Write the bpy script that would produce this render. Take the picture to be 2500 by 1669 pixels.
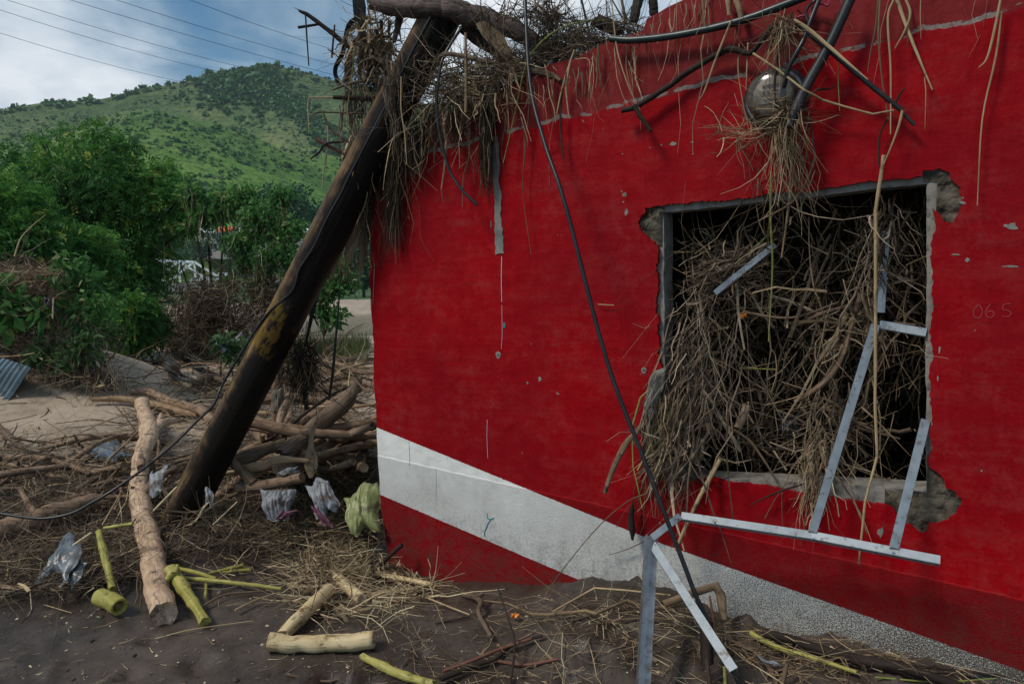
import bpy, bmesh, math, random
import numpy as np
from mathutils import Vector, Matrix

for _o in list(bpy.data.objects):
    bpy.data.objects.remove(_o)
SC = bpy.context.scene
COL = SC.collection
rnd = random.Random(7)
RNG = np.random.default_rng(11)

# ------------------------------------------------------------------ camera
CAM_POS = np.array([0.0, 0.0, 1.6])
PITCH, ROLL = math.radians(90 - 5.9), math.radians(-1.8)
_cam = bpy.data.cameras.new('camera')
_cam.lens, _cam.sensor_width = 24.0, 36.0
_cam.clip_start, _cam.clip_end = 0.05, 6000
CAM = bpy.data.objects.new('camera', _cam)
COL.objects.link(CAM)
_rot = Matrix.Rotation(PITCH, 3, 'X') @ Matrix.Rotation(ROLL, 3, 'Z')
CAM.matrix_world = Matrix.Translation(CAM_POS) @ _rot.to_4x4()
SC.camera = CAM

# ------------------------------------------------------------------ sky, sun, exposure
SUN_EL, SUN_AZ = math.radians(52), math.radians(-118)      # azimuth from +Y towards +X
W_ = bpy.data.worlds.new('World')
SC.world = W_
W_.use_nodes = True
_n, _l = W_.node_tree.nodes, W_.node_tree.links
_n.clear()


def wn(t, **kw):
    nd = _n.new(t)
    for k, v in kw.items():
        if k in ('operation', 'blend_type', 'data_type', 'sky_type', 'noise_dimensions', 'interpolation_type'):
            setattr(nd, k, v)
    return nd


def wlink(a, b):
    _l.new(a, b)


def wmath(op, a, b=None, c=None):
    nd = wn('ShaderNodeMath', operation=op)
    for i, v in enumerate((a, b, c)):
        if v is None:
            continue
        if isinstance(v, (int, float)):
            nd.inputs[i].default_value = v
        else:
            wlink(v, nd.inputs[i])
    return nd.outputs[0]


sky = wn('ShaderNodeTexSky', sky_type='NISHITA')
sky.sun_disc = False
sky.sun_elevation = SUN_EL
sky.sun_rotation = SUN_AZ
sky.air_density, sky.dust_density, sky.ozone_density = 1.0, 0.6, 2.5
tc = wn('ShaderNodeTexCoord')
sep = wn('ShaderNodeSeparateXYZ')
wlink(tc.outputs['Generated'], sep.inputs[0])
den = wmath('ADD', wmath('MAXIMUM', sep.outputs[2], 0.0), 0.45)
cx = wmath('DIVIDE', sep.outputs[0], den)
cy = wmath('DIVIDE', sep.outputs[1], den)
cmb = wn('ShaderNodeCombineXYZ')
wlink(cx, cmb.inputs[0]); wlink(cy, cmb.inputs[1])
nz = wn('ShaderNodeTexNoise')
nz.inputs['Scale'].default_value = 2.7
nz.inputs['Detail'].default_value = 5
nz.inputs['Roughness'].default_value = 0.55
nz.inputs['Distortion'].default_value = 0.6
mp = wn('ShaderNodeMapping')
mp.inputs['Location'].default_value = (3.1, 0.4, 0.0)
wlink(cmb.outputs[0], mp.inputs[0]); wlink(mp.outputs[0], nz.inputs['Vector'])


def blob(dx, dy, dz, c0, c1):
    dp = wn('ShaderNodeVectorMath', operation='DOT_PRODUCT')
    wlink(tc.outputs['Generated'], dp.inputs[0])
    v = Vector((dx, dy, dz)).normalized()
    dp.inputs[1].default_value = v
    mr = wn('ShaderNodeMapRange', interpolation_type='SMOOTHSTEP')
    mr.inputs[1].default_value, mr.inputs[2].default_value = c0, c1
    wlink(dp.outputs['Value'], mr.inputs[0])
    return mr.outputs[0]


cl = nz.outputs[0]
BLOBS = [((-0.76, 1.0, 0.37), .970, 1.0, .14), ((-0.585, 1.0, 0.335), .992, 1.0, .20),
         ((-0.17, 1.0, 0.47), .955, .999, .17), ((0.2, 1.0, 0.45), .93, .995, .15),
         ((-0.40, 1.0, 0.40), .965, .999, -.15), ((-0.62, 1.0, 0.46), .985, .999, -.04)]
for (d, c0, c1, amp) in BLOBS:
    cl = wmath('ADD', cl, wmath('MULTIPLY', blob(*d, c0, c1), amp))
ramp = wn('ShaderNodeMapRange', interpolation_type='SMOOTHSTEP')
ramp.inputs[1].default_value, ramp.inputs[2].default_value = 0.24, 0.70
wlink(cl, ramp.inputs[0])
cmix = wn('ShaderNodeMix', data_type='RGBA')
wlink(ramp.outputs[0], cmix.inputs[0])
tintn = wn('ShaderNodeMix', data_type='RGBA', blend_type='MULTIPLY')
tintn.inputs[0].default_value = 1.0
wlink(sky.outputs[0], tintn.inputs[6])
tintn.inputs[7].default_value = (0.42, 0.80, 0.92, 1)
wlink(tintn.outputs[2], cmix.inputs[6])
cr_ = wn('ShaderNodeValToRGB')
wlink(cl, cr_.inputs[0])
for e_, (p_, c_) in zip([cr_.color_ramp.elements[0], cr_.color_ramp.elements[1], cr_.color_ramp.elements.new(.62)], [(.42, (.17, .27, .36)), (.80, (.92, .94, .97)), (.60, (.42, .51, .60))]):
    e_.position, e_.color = p_, (*c_, 1)
sc_ = wn('ShaderNodeMix', data_type='RGBA', blend_type='MULTIPLY')
sc_.inputs[0].default_value = 1.0
wlink(cr_.outputs[0], sc_.inputs[6])
sc_.inputs[7].default_value = (11.5, 11.5, 11.5, 1)
wlink(sc_.outputs[2], cmix.inputs[7])
bg = wn('ShaderNodeBackground')
SKY_STRENGTH = 0.082
bg.inputs['Strength'].default_value = SKY_STRENGTH
wlink(cmix.outputs[2], bg.inputs['Color'])
wo = wn('ShaderNodeOutputWorld')
wlink(bg.outputs[0], wo.inputs[0])

_sun = bpy.data.lights.new('sun', 'SUN')
_sun.energy, _sun.angle, _sun.color = 2.1, math.radians(14), (1.0, 0.92, 0.80)
SUN = bpy.data.objects.new('sun', _sun)
COL.objects.link(SUN)
_sd = Vector((math.sin(SUN_AZ) * math.cos(SUN_EL), math.cos(SUN_AZ) * math.cos(SUN_EL), math.sin(SUN_EL)))
SUN.rotation_euler = _sd.to_track_quat('Z', 'Y').to_euler()
SUN.location = _sd * 20

vs = SC.view_settings
vs.view_transform, vs.look, vs.exposure, vs.gamma = 'Standard', 'None', 0.33, 1.0
vs.use_curve_mapping = False

HAZE = 0.00015
# ------------------------------------------------------------------ maths helpers
F_PX, CX_PX, CY_PX = 2500 * 24 / 36.0, 1250.0, 834.5
MROT = np.array(_rot)
# survey crops of the photograph: origin and scale in full-size pixels
CROP = {0: (0, 0, .9396), 1: (0, 0, 2.61), 2: (0, 400, 2.61), 3: (0, 850, 1.9143), 4: (600, 0, 2.24), 5: (1200, 0, 1.807),
        6: (1500, 380, 1.568), 7: (500, 800, 1.8043), 8: (1100, 1169, 1.6779), 11: (500, 880, 3.4087),
        12: (700, 0, 3.4844), 13: (1050, 0, 3.92), 14: (1750, 0, 3.915), 15: (0, 560, 3.4844),
        16: (1500, 1200, 3.3433), 17: (1480, 850, 3.136), 18: (350, 520, 3.2673), 99: (0, 0, 1.0)}


def src(cr, xy):
    x0, y0, s = CROP[cr]
    xy = np.asarray(xy, float).reshape(-1, 2)
    return np.stack([x0 + xy[:, 0] / s, y0 + xy[:, 1] / s], 1)


def rays(p):
    p = np.asarray(p, float).reshape(-1, 2)
    d = np.stack([(p[:, 0] - CX_PX) / F_PX, -(p[:, 1] - CY_PX) / F_PX, -np.ones(len(p))], 1)
    return d @ MROT.T


def hash2(ix, iy, seed):
    h = (ix.astype(np.int64) * 374761393 + iy.astype(np.int64) * 668265263 + seed * 974711) & 0xffffffff
    h = ((h ^ (h >> 13)) * 1274126177) & 0xffffffff
    return ((h ^ (h >> 16)) & 0xffff) / 65535.0


def vn(x, y, seed=0):
    x = np.asarray(x, float); y = np.asarray(y, float)
    ix, iy = np.floor(x), np.floor(y)
    fx, fy = x - ix, y - iy
    fx = fx * fx * (3 - 2 * fx); fy = fy * fy * (3 - 2 * fy)
    a, b = hash2(ix, iy, seed), hash2(ix + 1, iy, seed)
    c, d = hash2(ix, iy + 1, seed), hash2(ix + 1, iy + 1, seed)
    return (a + (b - a) * fx) * (1 - fy) + (c + (d - c) * fx) * fy


def fbm(x, y, oct=4, seed=0, gain=0.5):
    s = 0; a = 1.0; t = 0
    for i in range(oct):
        s = s + a * (vn(x * 2 ** i + 17.3 * i, y * 2 ** i - 9.1 * i, seed + i) * 2 - 1)
        t += a; a *= gain
    return s / t


def sm(a, b, x):
    t = np.clip((np.asarray(x, float) - a) / (b - a), 0, 1)
    return t * t * (3 - 2 * t)


# ---- the red wall's plane: U runs along it to the right, WN faces the viewer
_a = math.radians(31.5)
WU = np.array([math.cos(_a), -math.sin(_a), 0.0])
WN = np.array([-math.sin(_a), -math.cos(_a), 0.0])
_d = rays([(1596, 1437)])[0]
WP = CAM_POS + _d * 3.4 / _d[1]
WP[2] = 0.0


def wallpt(p, off=0.0):
    d = rays(p)
    off = np.broadcast_to(np.asarray(off, float), (len(d),))
    t = (((WP - CAM_POS) @ WN) + off) / (d @ WN)
    return CAM_POS + d * t[:, None]


def walluv(p):
    q = wallpt(p) - WP
    return np.stack([q @ WU, q[:, 2]], 1)


def uvw(u, z, off=0.0):
    """wall coordinates to world"""
    u = np.asarray(u, float); z = np.asarray(z, float)
    off = np.broadcast_to(np.asarray(off, float), u.shape)
    return WP + u[..., None] * WU + off[..., None] * WN + z[..., None] * np.array([0, 0, 1.0])


def ground_base(x, y):
    x = np.asarray(x, float); y = np.asarray(y, float)
    u = (x - WP[0]) * WU[0] + (y - WP[1]) * WU[1]
    dw = (x - WP[0]) * WN[0] + (y - WP[1]) * WN[1]          # distance in front of the wall
    z = -0.13 - 0.10 * sm(3.4, 2.2, y) + 0 * x
    z = z - 0.20 * np.exp(-((u + 1.55) / 0.75) ** 2 - (dw / 0.7) ** 2)
    # bank of mud shoved up against the right half of the wall
    z = z + 0.065 * sm(-0.65, -0.30, u) * np.exp(-(np.maximum(dw, 0) / 0.55) ** 2) * sm(-0.4, -0.05, dw)
    z = z - 0.10 * sm(0.45, 1.0, dw) * sm(-0.5, 0.0, u)
    # drift of wreckage between the pole and the house corner
    front = 4.75 - 0.10 * (x + 1) + 0.12 * np.sin(x * 2.3)
    m = sm(0, 0.9, y - front) * sm(7.6, 5.9, y) * sm(-0.62, -0.95, x + 0.0 * y) * sm(-9, -6, x)
    z = z + 0.20 * m * (0.75 + 0.5 * vn(x * 0.9, y * 0.9, 5))
    z = z + 0.26 * np.exp(-((x + 1.75) / .75) ** 2 - ((y - 5.75) / .45) ** 2)
    # overgrown heap on the far side
    z = z + 1.0 * np.exp(-((x + 7.3) / 2.0) ** 2 - ((y - 10.2) / 1.6) ** 2)
    # the flats, the river and the far bank
    z = z - 0.15 * sm(8, 16, y) - 0.1 * sm(16, 22, y)
    riv = sm(22, 33, y + 0.12 * x) * sm(70, 56, y - 0.1 * x)
    z = z - 2.2 * riv
    z = z - 1.2 * sm(58, 90, y)
    return z


def ground_z(x, y):
    x = np.asarray(x, float); y = np.asarray(y, float)
    z = ground_base(x, y)
    near = sm(16, 7, y)
    u = (x - WP[0]) * WU[0] + (y - WP[1]) * WU[1]
    dw = (x - WP[0]) * WN[0] + (y - WP[1]) * WN[1]
    bank = sm(-0.8, -0.2, u) * sm(1.5, 0.7, dw)
    lump = fbm(x * 1.6, y * 1.6, 3, 21)
    rid = 1 - np.abs(fbm(x * 3.1, y * 3.1, 3, 31)) * 2
    z = z + near * (0.034 * lump + 0.016 * fbm(x * 6, y * 6, 3, 41) + 0.006 * fbm(x * 26, y * 26, 2, 51))
    clod = np.maximum(0, fbm(x * 11, y * 11, 3, 61))
    z = z + near * bank * (0.075 * rid - 0.05 + 0.06 * clod)
    cr = np.exp(-((x + 2.3) / 0.5) ** 2 - ((y - 2.9) / 0.45) ** 2)
    z = z + cr * 0.05 * np.maximum(0, fbm(x * 14, y * 14, 3, 71))
    # heel and hoof dents in the smooth mud
    for (fx, fy, fr) in FOOT:
        q = ((x - fx) ** 2 + (y - fy) ** 2) / fr ** 2
        z = z - 0.034 * np.exp(-q * 1.6) + 0.013 * np.exp(-((np.sqrt(q) - 1.5) ** 2) * 5)
    z = z + (1 - near) * 0.06 * fbm(x * 0.5, y * 0.5, 4, 81)
    return z


FOOT = [(-1.0 + rnd.uniform(-.9, .9), 2.85 + rnd.uniform(-.35, .45), rnd.uniform(.04, .08)) for _ in range(16)] + \
       [(rnd.uniform(-.4, .5), 2.55 + rnd.uniform(-.2, .4), rnd.uniform(.03, .055)) for _ in range(8)]


def groundpt(p, h=0.0, it=14):
    d = rays(p)
    h = np.broadcast_to(np.asarray(h, float), (len(d),))
    dz = np.minimum(d[:, 2], -0.012)
    t = (-0.13 + h - CAM_POS[2]) / dz
    for i in range(it):
        q = CAM_POS + d * t[:, None]
        tn = (ground_base(q[:, 0], q[:, 1]) + h - CAM_POS[2]) / dz
        t = t * 0.45 + np.clip(tn, 0.5, 120) * 0.55
    q = CAM_POS + d * t[:, None]
    q[:, 2] += np.where(q[:, 1] < 12, ground_z(q[:, 0], q[:, 1]) - ground_base(q[:, 0], q[:, 1]), 0)
    return q


def deppt(p, dep):
    d = rays(p)
    dep = np.broadcast_to(np.asarray(dep, float), (len(d),))
    return CAM_POS + d * (dep / d[:, 1])[:, None]


def pts(cr, mode, val, xy):
    p = src(cr, xy)
    n = len(p)
    if isinstance(val, (tuple, list)):
        val = np.interp(np.linspace(0, 1, n), np.linspace(0, 1, len(val)), val)
    return {'w': wallpt, 'g': groundpt, 'd': deppt}[mode](p, val)


# ------------------------------------------------------------------ node material helper
class NT:
    def __init__(s, name):
        s.m = bpy.data.materials.new(name)
        s.m.use_nodes = True
        s.t = s.m.node_tree
        s.t.nodes.clear()
        s.out = s.t.nodes.new('ShaderNodeOutputMaterial')

    def put(s, sock, v):
        if isinstance(v, bpy.types.NodeSocket):
            s.t.links.new(v, sock)
        elif isinstance(v, (tuple, list)) and len(v) == 3 and sock.type == 'RGBA':
            sock.default_value = (*v, 1)
        else:
            sock.default_value = v

    def n(s, typ, inp=None, **props):
        nd = s.t.nodes.new('ShaderNode' + typ)
        for k, v in props.items():
            setattr(nd, k, v)
        for k, v in (inp or {}).items():
            s.put(nd.inputs[k], v)
        return nd

    def math(s, op, a, b=0.0, c=None, clamp=False):
        nd = s.n('Math', operation=op, use_clamp=clamp)
        s.put(nd.inputs[0], a); s.put(nd.inputs[1], b)
        if c is not None:
            s.put(nd.inputs[2], c)
        return nd.outputs[0]

    def noise(s, vec, scale, detail=4, rough=.55, dist=0.0):
        return s.n('TexNoise', {'Vector': vec, 'Scale': scale, 'Detail': detail, 'Roughness': rough, 'Distortion': dist}).outputs[0]

    def vor(s, vec, scale, feature='F1', out='Distance'):
        return s.n('TexVoronoi', {'Vector': vec, 'Scale': scale}, feature=feature).outputs[out]

    def mr(s, v, a, b, c=0.0, d=1.0, smooth=False):
        nd = s.n('MapRange', {0: v, 1: a, 2: b, 3: c, 4: d})
        if smooth:
            nd.interpolation_type = 'SMOOTHSTEP'
        return nd.outputs[0]

    def ramp(s, v, stops):
        nd = s.n('ValToRGB', {0: v})
        e = nd.color_ramp.elements
        while len(e) < len(stops):
            e.new(0.5)
        for el, (p, c) in zip(e, stops):
            el.position = p
            el.color = (*c, 1)
        return nd.outputs[0]

    def mix(s, f, a, b, blend='MIX'):
        nd = s.n('Mix', data_type='RGBA', blend_type=blend)
        s.put(nd.inputs[0], f); s.put(nd.inputs[6], a); s.put(nd.inputs[7], b)
        return nd.outputs[2]

    def obj(s):
        return s.n('TexCoord').outputs['Object']

    def pos(s):
        return s.n('NewGeometry').outputs['Position']

    def attr(s, name, out='Fac'):
        return s.n('Attribute', attribute_name=name).outputs[out]

    def mapping(s, vec, scale=(1, 1, 1), loc=(0, 0, 0), rot=(0, 0, 0)):
        return s.n('Mapping', {'Vector': vec, 'Scale': scale, 'Location': loc, 'Rotation': rot}).outputs[0]

    def bump(s, h, strength=.5, dist=.01, normal=None):
        i = {'Height': h, 'Strength': strength, 'Distance': dist}
        if normal is not None:
            i['Normal'] = normal
        return s.n('Bump', i).outputs[0]

    def bsdf(s, **kw):
        names = {'color': 'Base Color', 'rough': 'Roughness', 'metal': 'Metallic', 'normal': 'Normal', 'spec': 'Specular IOR Level',
                 'trans': 'Transmission Weight', 'alpha': 'Alpha', 'emit': 'Emission Color', 'emits': 'Emission Strength', 'ior': 'IOR',
                 'coat': 'Coat Weight', 'sss': 'Subsurface Weight', 'sheen': 'Sheen Weight'}
        nd = s.n('BsdfPrincipled', {names[k]: v for k, v in kw.items()})
        return nd.outputs[0]

    def done(s, sh):
        s.t.links.new(sh, s.out.inputs['Surface'])
        return s.m


MAT = {}


def wood(name, stops, rough=.8, grain=(70, 70, 5), bump=.5, bdist=.004, patch=None, patchamt=(.5, .7), cracks=0.0):
    t = NT(name)
    v = t.attr('tc', 'Vector')
    g = t.noise(t.mapping(v, grain), 1.0, 5, .6, .4)
    big = t.noise(v, 9.0, 3)
    tint = t.attr('tint')
    f = t.math('ADD', t.math('MULTIPLY', g, .62), t.math('MULTIPLY', big, .38))
    f = t.math('ADD', f, t.math('MULTIPLY', t.math('SUBTRACT', tint, .5), .35))
    col = t.ramp(f, stops)
    h = g
    if cracks:
        c = t.noise(t.mapping(v, (40, 40, 7), (3, 1, 2)), 1.0, 6, .7, .8)
        cm = t.mr(c, .36, .42, 1, 0)
        col = t.mix(t.math('MULTIPLY', cm, cracks), col, tuple(x * .35 for x in stops[0][1]))
        h = t.math('SUBTRACT', g, t.math('MULTIPLY', cm, .6))
    if patch:
        pm = t.mr(t.noise(v, 15, 6, .68), patchamt[0], patchamt[1], 0, 1)
        col = t.mix(pm, col, patch)
    nrm = t.bump(h, bump, bdist)
    MAT[name] = t.done(t.bsdf(color=col, rough=rough, normal=nrm, spec=.15))


wood('bark', [(.28, (.035, .023, .015)), (.5, (.12, .08, .054)), (.72, (.27, .19, .135))], .85, (90, 90, 6), patch=(.14, .11, .085), bump=.9, cracks=.6)
wood('dark_bark', [(.25, (.012, .009, .008)), (.55, (.035, .026, .021)), (.8, (.09, .068, .054))], .75)
wood('peeled', [(.28, (.20, .12, .07)), (.48, (.42, .28, .18)), (.72, (.64, .48, .34))], .75, (60, 60, 9), .55, .004, patch=(.085, .065, .052), patchamt=(.54, .68), cracks=.6)
wood('brown_log', [(.28, (.07, .043, .028)), (.5, (.21, .135, .088)), (.74, (.40, .28, .195))], .8, (80, 80, 5), .9, .006, patch=(.055, .043, .035), patchamt=(.52, .66), cracks=.5)
wood('split_wood', [(.25, (.12, .072, .04)), (.5, (.33, .215, .125)), (.75, (.56, .41, .265))], .8, (140, 140, 3), .9, .006)
wood('straw_stalk', [(.25, (.16, .105, .055)), (.5, (.38, .275, .15)), (.75, (.60, .47, .29))], .6, (150, 150, 4), .3, .001, patch=(.10, .075, .05), patchamt=(.58, .7))
wood('brown_stalk', [(.25, (.05, .033, .021)), (.5, (.15, .10, .064)), (.75, (.31, .22, .145))], .75, (120, 120, 5), .4, .002)
wood('red_twig', [(.2, (.06, .024, .017)), (.5, (.15, .065, .045)), (.8, (.26, .13, .09))], .65, (120, 120, 5), .3, .002)
wood('green_reed', [(.2, (.10, .13, .025)), (.5, (.22, .25, .06)), (.8, (.40, .38, .13))], .45, (120, 120, 3), .2, .001, patch=(.30, .24, .13), patchamt=(.55, .7))
wood('green_stem', [(.25, (.12, .125, .025)), (.5, (.30, .275, .065)), (.75, (.50, .44, .16))], .42, (90, 90, 3), .35, .002, patch=(.13, .10, .045), patchamt=(.56, .66), cracks=.5)
wood('pale_stem', [(.2, (.30, .20, .085)), (.45, (.52, .40, .21)), (.8, (.72, .61, .41))], .5, (70, 70, 4), .45, .003, patch=(.16, .10, .05), patchamt=(.55, .66), cracks=.75)
wood('dry_leaf', [(.2, (.10, .065, .037)), (.5, (.25, .175, .105)), (.8, (.42, .32, .20))], .7, (110, 110, 3), .5, .003, patch=(.05, .033, .02), patchamt=(.56, .7))
wood('fibre', [(.2, (.03, .022, .015)), (.5, (.07, .055, .038)), (.8, (.15, .12, .085))], .85, (90, 90, 4), .4, .002)


def plain(name, col, rough=.5, metal=0.0, bscale=60, bstr=.1, var=.25, spec=.5, dirt=None, dirtamt=(.55, .7)):
    t = NT(name)
    v = t.obj()
    n1 = t.noise(v, bscale * .2, 4)
    c = t.mix(t.mr(n1, .3, .7, 0, 1), tuple(x * (1 - var) for x in col), tuple(min(1, x * (1 + var)) for x in col))
    if dirt:
        c = t.mix(t.mr(t.noise(v, bscale * .35, 5, .65), dirtamt[0], dirtamt[1]), c, dirt)
    nb = t.noise(v, bscale, 4)
    MAT[name] = t.done(t.bsdf(color=c, rough=t.mr(n1, .2, .8, max(0, rough - .12), min(1, rough + .12)), metal=metal, normal=t.bump(nb, bstr, .004), spec=spec))


plain('black_cable', (.010, .011, .013), .38, 0, 40, .08, .3, .5, (.05, .045, .038), (.58, .72))
plain('black_pipe', (.012, .013, .016), .42, 0, 30, .1, .3, .5, (.06, .05, .042), (.56, .75))
plain('black_strap', (.008, .008, .010), .5, 0, 40, .2, .3, .4)
plain('green_hose', (.010, .021, .022), .35, 0, 25, .06, .3, .5)
plain('pink_wire', (.30, .02, .07), .45)
plain('aluminium', (.26, .295, .325), .45, .3, 90, .12, .16, .5, (.13, .11, .09), (.57, .68))
plain('galvanised', (.22, .24, .26), .40, .7, 60, .08, .3, .5, (.14, .12, .10), (.50, .68))
plain('concrete', (.24, .225, .20), .93, 0, 70, .7, .30, .2, (.09, .085, .075), (.55, .7))
plain('broken_concrete', (.115, .098, .074), .97, 0, 45, 1.0, .5, .15, (.035, .028, .02), (.45, .62))
plain('roof_tin', (.20, .19, .185), .5, .5, 20, .2, .3)
plain('corrugated', (.17, .225, .25), .40, .65, 22, .1, .25, .5, (.13, .12, .11), (.55, .72))
plain('white_steel', (.72, .75, .77), .5, 0, 2, .05, .1)
plain('bridge_concrete', (.36, .36, .35), .9, 0, 2, .2, .2)
plain('white_bag', (.25, .265, .285), .5, 0, 30, .2, .25, .4, (.075, .06, .05), (.46, .60))
plain('grey_bag', (.12, .14, .16), .35, 0, 30, .2, .3, .6, (.07, .06, .05), (.48, .68))
plain('green_bag', (.24, .26, .10), .42, 0, 30, .15, .25, .5, (.075, .07, .035), (.48, .63))
plain('pink_cloth', (.27, .095, .15), .85, 0, 40, .2, .3, .3, (.10, .065, .06), (.48, .62))
plain('dark_plastic', (.020, .022, .028), .38, 0, 20, .15, .3, .6, (.12, .10, .085), (.50, .68))
plain('blue_plastic', (.07, .10, .14), .35, 0, 20, .15, .3, .6, (.16, .14, .12), (.50, .68))
plain('teal_plastic', (.22, .38, .42), .5, 0, 20, .15, .3, .5, (.16, .14, .12), (.52, .68))
plain('mud_cloth', (.14, .12, .095), .95, 0, 50, .4, .3, .2)
plain('steel_dark', (.12, .11, .10), .45, .6, 40, .1, .3, .5)
plain('mortar', (.23, .225, .20), .95, 0, 60, .6, .25, .2)
plain('chalk_scratch', (.34, .07, .075), .9, 0, 60, .1, .2, .2)
plain('teal_paint', (.05, .28, .27), .6)
plain('orange_plastic', (.70, .22, .03), .45)
plain('orange_paint', (.65, .13, .04), .5)
plain('car_red', (.45, .03, .03), .3)
plain('car_white', (.75, .76, .77), .3)
plain('car_grey', (.20, .22, .25), .3)
plain('car_dark', (.02, .02, .025), .3)
plain('shed_wall', (.45, .44, .42), .9)


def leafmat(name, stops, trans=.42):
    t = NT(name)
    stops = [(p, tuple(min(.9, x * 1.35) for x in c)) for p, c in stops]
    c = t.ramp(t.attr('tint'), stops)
    b = t.bsdf(color=c, rough=.55, spec=.22)
    tr = t.n('BsdfTranslucent', {'Color': c}).outputs[0]
    mx = t.n('MixShader', {0: trans, 1: b, 2: tr}).outputs[0]
    MAT[name] = t.done(mx)


leafmat('feather_leaf', [(.0, (.022, .075, .020)), (.5, (.055, .16, .030)), (.85, (.125, .26, .045)), (1, (.28, .30, .05))])
leafmat('broad_leaf', [(.0, (.025, .08, .022)), (.55, (.065, .17, .040)), (.9, (.17, .29, .085)), (1, (.34, .32, .16))])
leafmat('dusty_leaf', [(.0, (.030, .070, .027)), (.5, (.065, .13, .045)), (.85, (.14, .22, .085)), (1, (.34, .31, .20))])
leafmat('far_leaf', [(.0, (.016, .050, .034)), (.5, (.032, .090, .044)), (1, (.07, .15, .055))], .15)
leafmat('shrub_leaf', [(.0, (.020, .065, .030)), (.5, (.040, .105, .036)), (1, (.08, .165, .045))], .1)
leafmat('grass_blade', [(.0, (.06, .10, .03)), (.5, (.11, .15, .05)), (1, (.22, .22, .10))])


def strawmat(name, stops, rough=.7):
    t = NT(name)
    v = t.pos()
    f = t.math('ADD', t.attr('tint'), t.math('MULTIPLY', t.math('SUBTRACT', t.noise(v, 34, 3), .5), .5))
    MAT[name] = t.done(t.bsdf(color=t.ramp(f, stops), rough=rough, spec=.10))


strawmat('straw_mix', [(.0, (.035, .024, .016)), (.3, (.11, .075, .046)), (.6, (.27, .19, .115)), (.85, (.46, .35, .21)), (1, (.62, .52, .35))])
strawmat('muddy_straw', [(.0, (.030, .022, .016)), (.35, (.085, .062, .045)), (.7, (.20, .148, .105)), (1, (.44, .35, .25))], .8)
strawmat('dark_straw', [(.0, (.014, .011, .008)), (.4, (.05, .037, .025)), (.75, (.14, .10, .063)), (1, (.32, .25, .15))], .8)
strawmat('dry_straw', [(.0, (.09, .063, .04)), (.4, (.25, .18, .11)), (.75, (.45, .35, .21)), (1, (.62, .53, .34))])

# ---- mesh builders


def mesh_np(name, V, faces, mat, attrs=None, smooth=True, parent=None):
    me = bpy.data.meshes.new(name)
    V = np.asarray(V, np.float32)
    me.vertices.add(len(V))
    me.vertices.foreach_set('co', V.ravel())
    tot = [np.full(len(f), f.shape[1], np.int32) for f in faces if len(f)]
    idx = np.concatenate([f.ravel() for f in faces if len(f)]).astype(np.int32)
    tot = np.concatenate(tot)
    st = np.concatenate([[0], np.cumsum(tot)[:-1]]).astype(np.int32)
    me.loops.add(len(idx))
    me.loops.foreach_set('vertex_index', idx)
    me.polygons.add(len(tot))
    me.polygons.foreach_set('loop_start', st)
    me.polygons.foreach_set('loop_total', tot)
    me.polygons.foreach_set('use_smooth', np.full(len(tot), smooth))
    for k, a in (attrs or {}).items():
        a = np.asarray(a, np.float32)
        if a.ndim == 1:
            me.attributes.new(k, 'FLOAT', 'POINT').data.foreach_set('value', a)
        else:
            me.attributes.new(k, 'FLOAT_VECTOR', 'POINT').data.foreach_set('vector', a.ravel())
    me.update(calc_edges=True)
    if mat:
        me.materials.append(MAT[mat])
    o = bpy.data.objects.new(name, me)
    COL.objects.link(o)
    if parent is not None:
        o.parent = parent
    return o


def tag(o, label=None, cat=None, group=None, kind=None):
    if label: o['label'] = label
    if cat: o['category'] = cat
    if group: o['group'] = group
    if kind: o['kind'] = kind
    return o


def empty(name, loc=(0, 0, 0), rz=0.0):
    o = bpy.data.objects.new(name, None)
    o.empty_display_size = .1
    COL.objects.link(o)
    o.location = loc
    o.rotation_euler = (0, 0, rz)
    return o


def tubes_raw(P, R, S, flat=1.0, rng=RNG):
    """P (N,K,3), R (N,K) -> verts, quads, tc"""
    N, K, _ = P.shape
    T = np.gradient(P, axis=1)
    T /= np.linalg.norm(T, axis=2, keepdims=True) + 1e-9
    ref = rng.normal(size=(N, 1, 3))
    ref /= np.linalg.norm(ref, axis=2, keepdims=True)
    n1 = np.cross(T, np.broadcast_to(ref, T.shape))
    n1 /= np.linalg.norm(n1, axis=2, keepdims=True) + 1e-9
    n2 = np.cross(T, n1)
    th = np.arange(S) * 2 * math.pi / S
    ring = n1[:, :, None, :] * np.cos(th)[None, None, :, None] + n2[:, :, None, :] * (np.sin(th) * flat)[None, None, :, None]
    V = P[:, :, None, :] + ring * R[:, :, None, None]
    i = np.arange(N)[:, None, None] * (K * S); j = np.arange(K - 1)[None, :, None] * S; k = np.arange(S)[None, None, :]
    k2 = (k + 1) % S
    Q = np.stack([i + j + k, i + j + k2, i + j + S + k2, i + j + S + k], -1).reshape(-1, 4)
    return V.reshape(-1, 3), Q


def straws(name, P, rad, mat, S=3, flat=.55, tint=None, parent=None, kind='stuff', taper=.35, rng=RNG):
    N, K, _ = P.shape
    R = np.asarray(rad).reshape(-1, 1) * np.linspace(1, taper, K)[None, :] * np.ones((N, 1))
    V, Q = tubes_raw(P, R, S, flat, rng)
    if tint is None:
        tint = rng.beta(1.6, 2.0, N)
    o = mesh_np(name, V, [Q], mat, {'tint': np.repeat(tint, K * S)}, smooth=False, parent=parent)
    if kind:
        o['kind'] = kind
    return o


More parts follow.
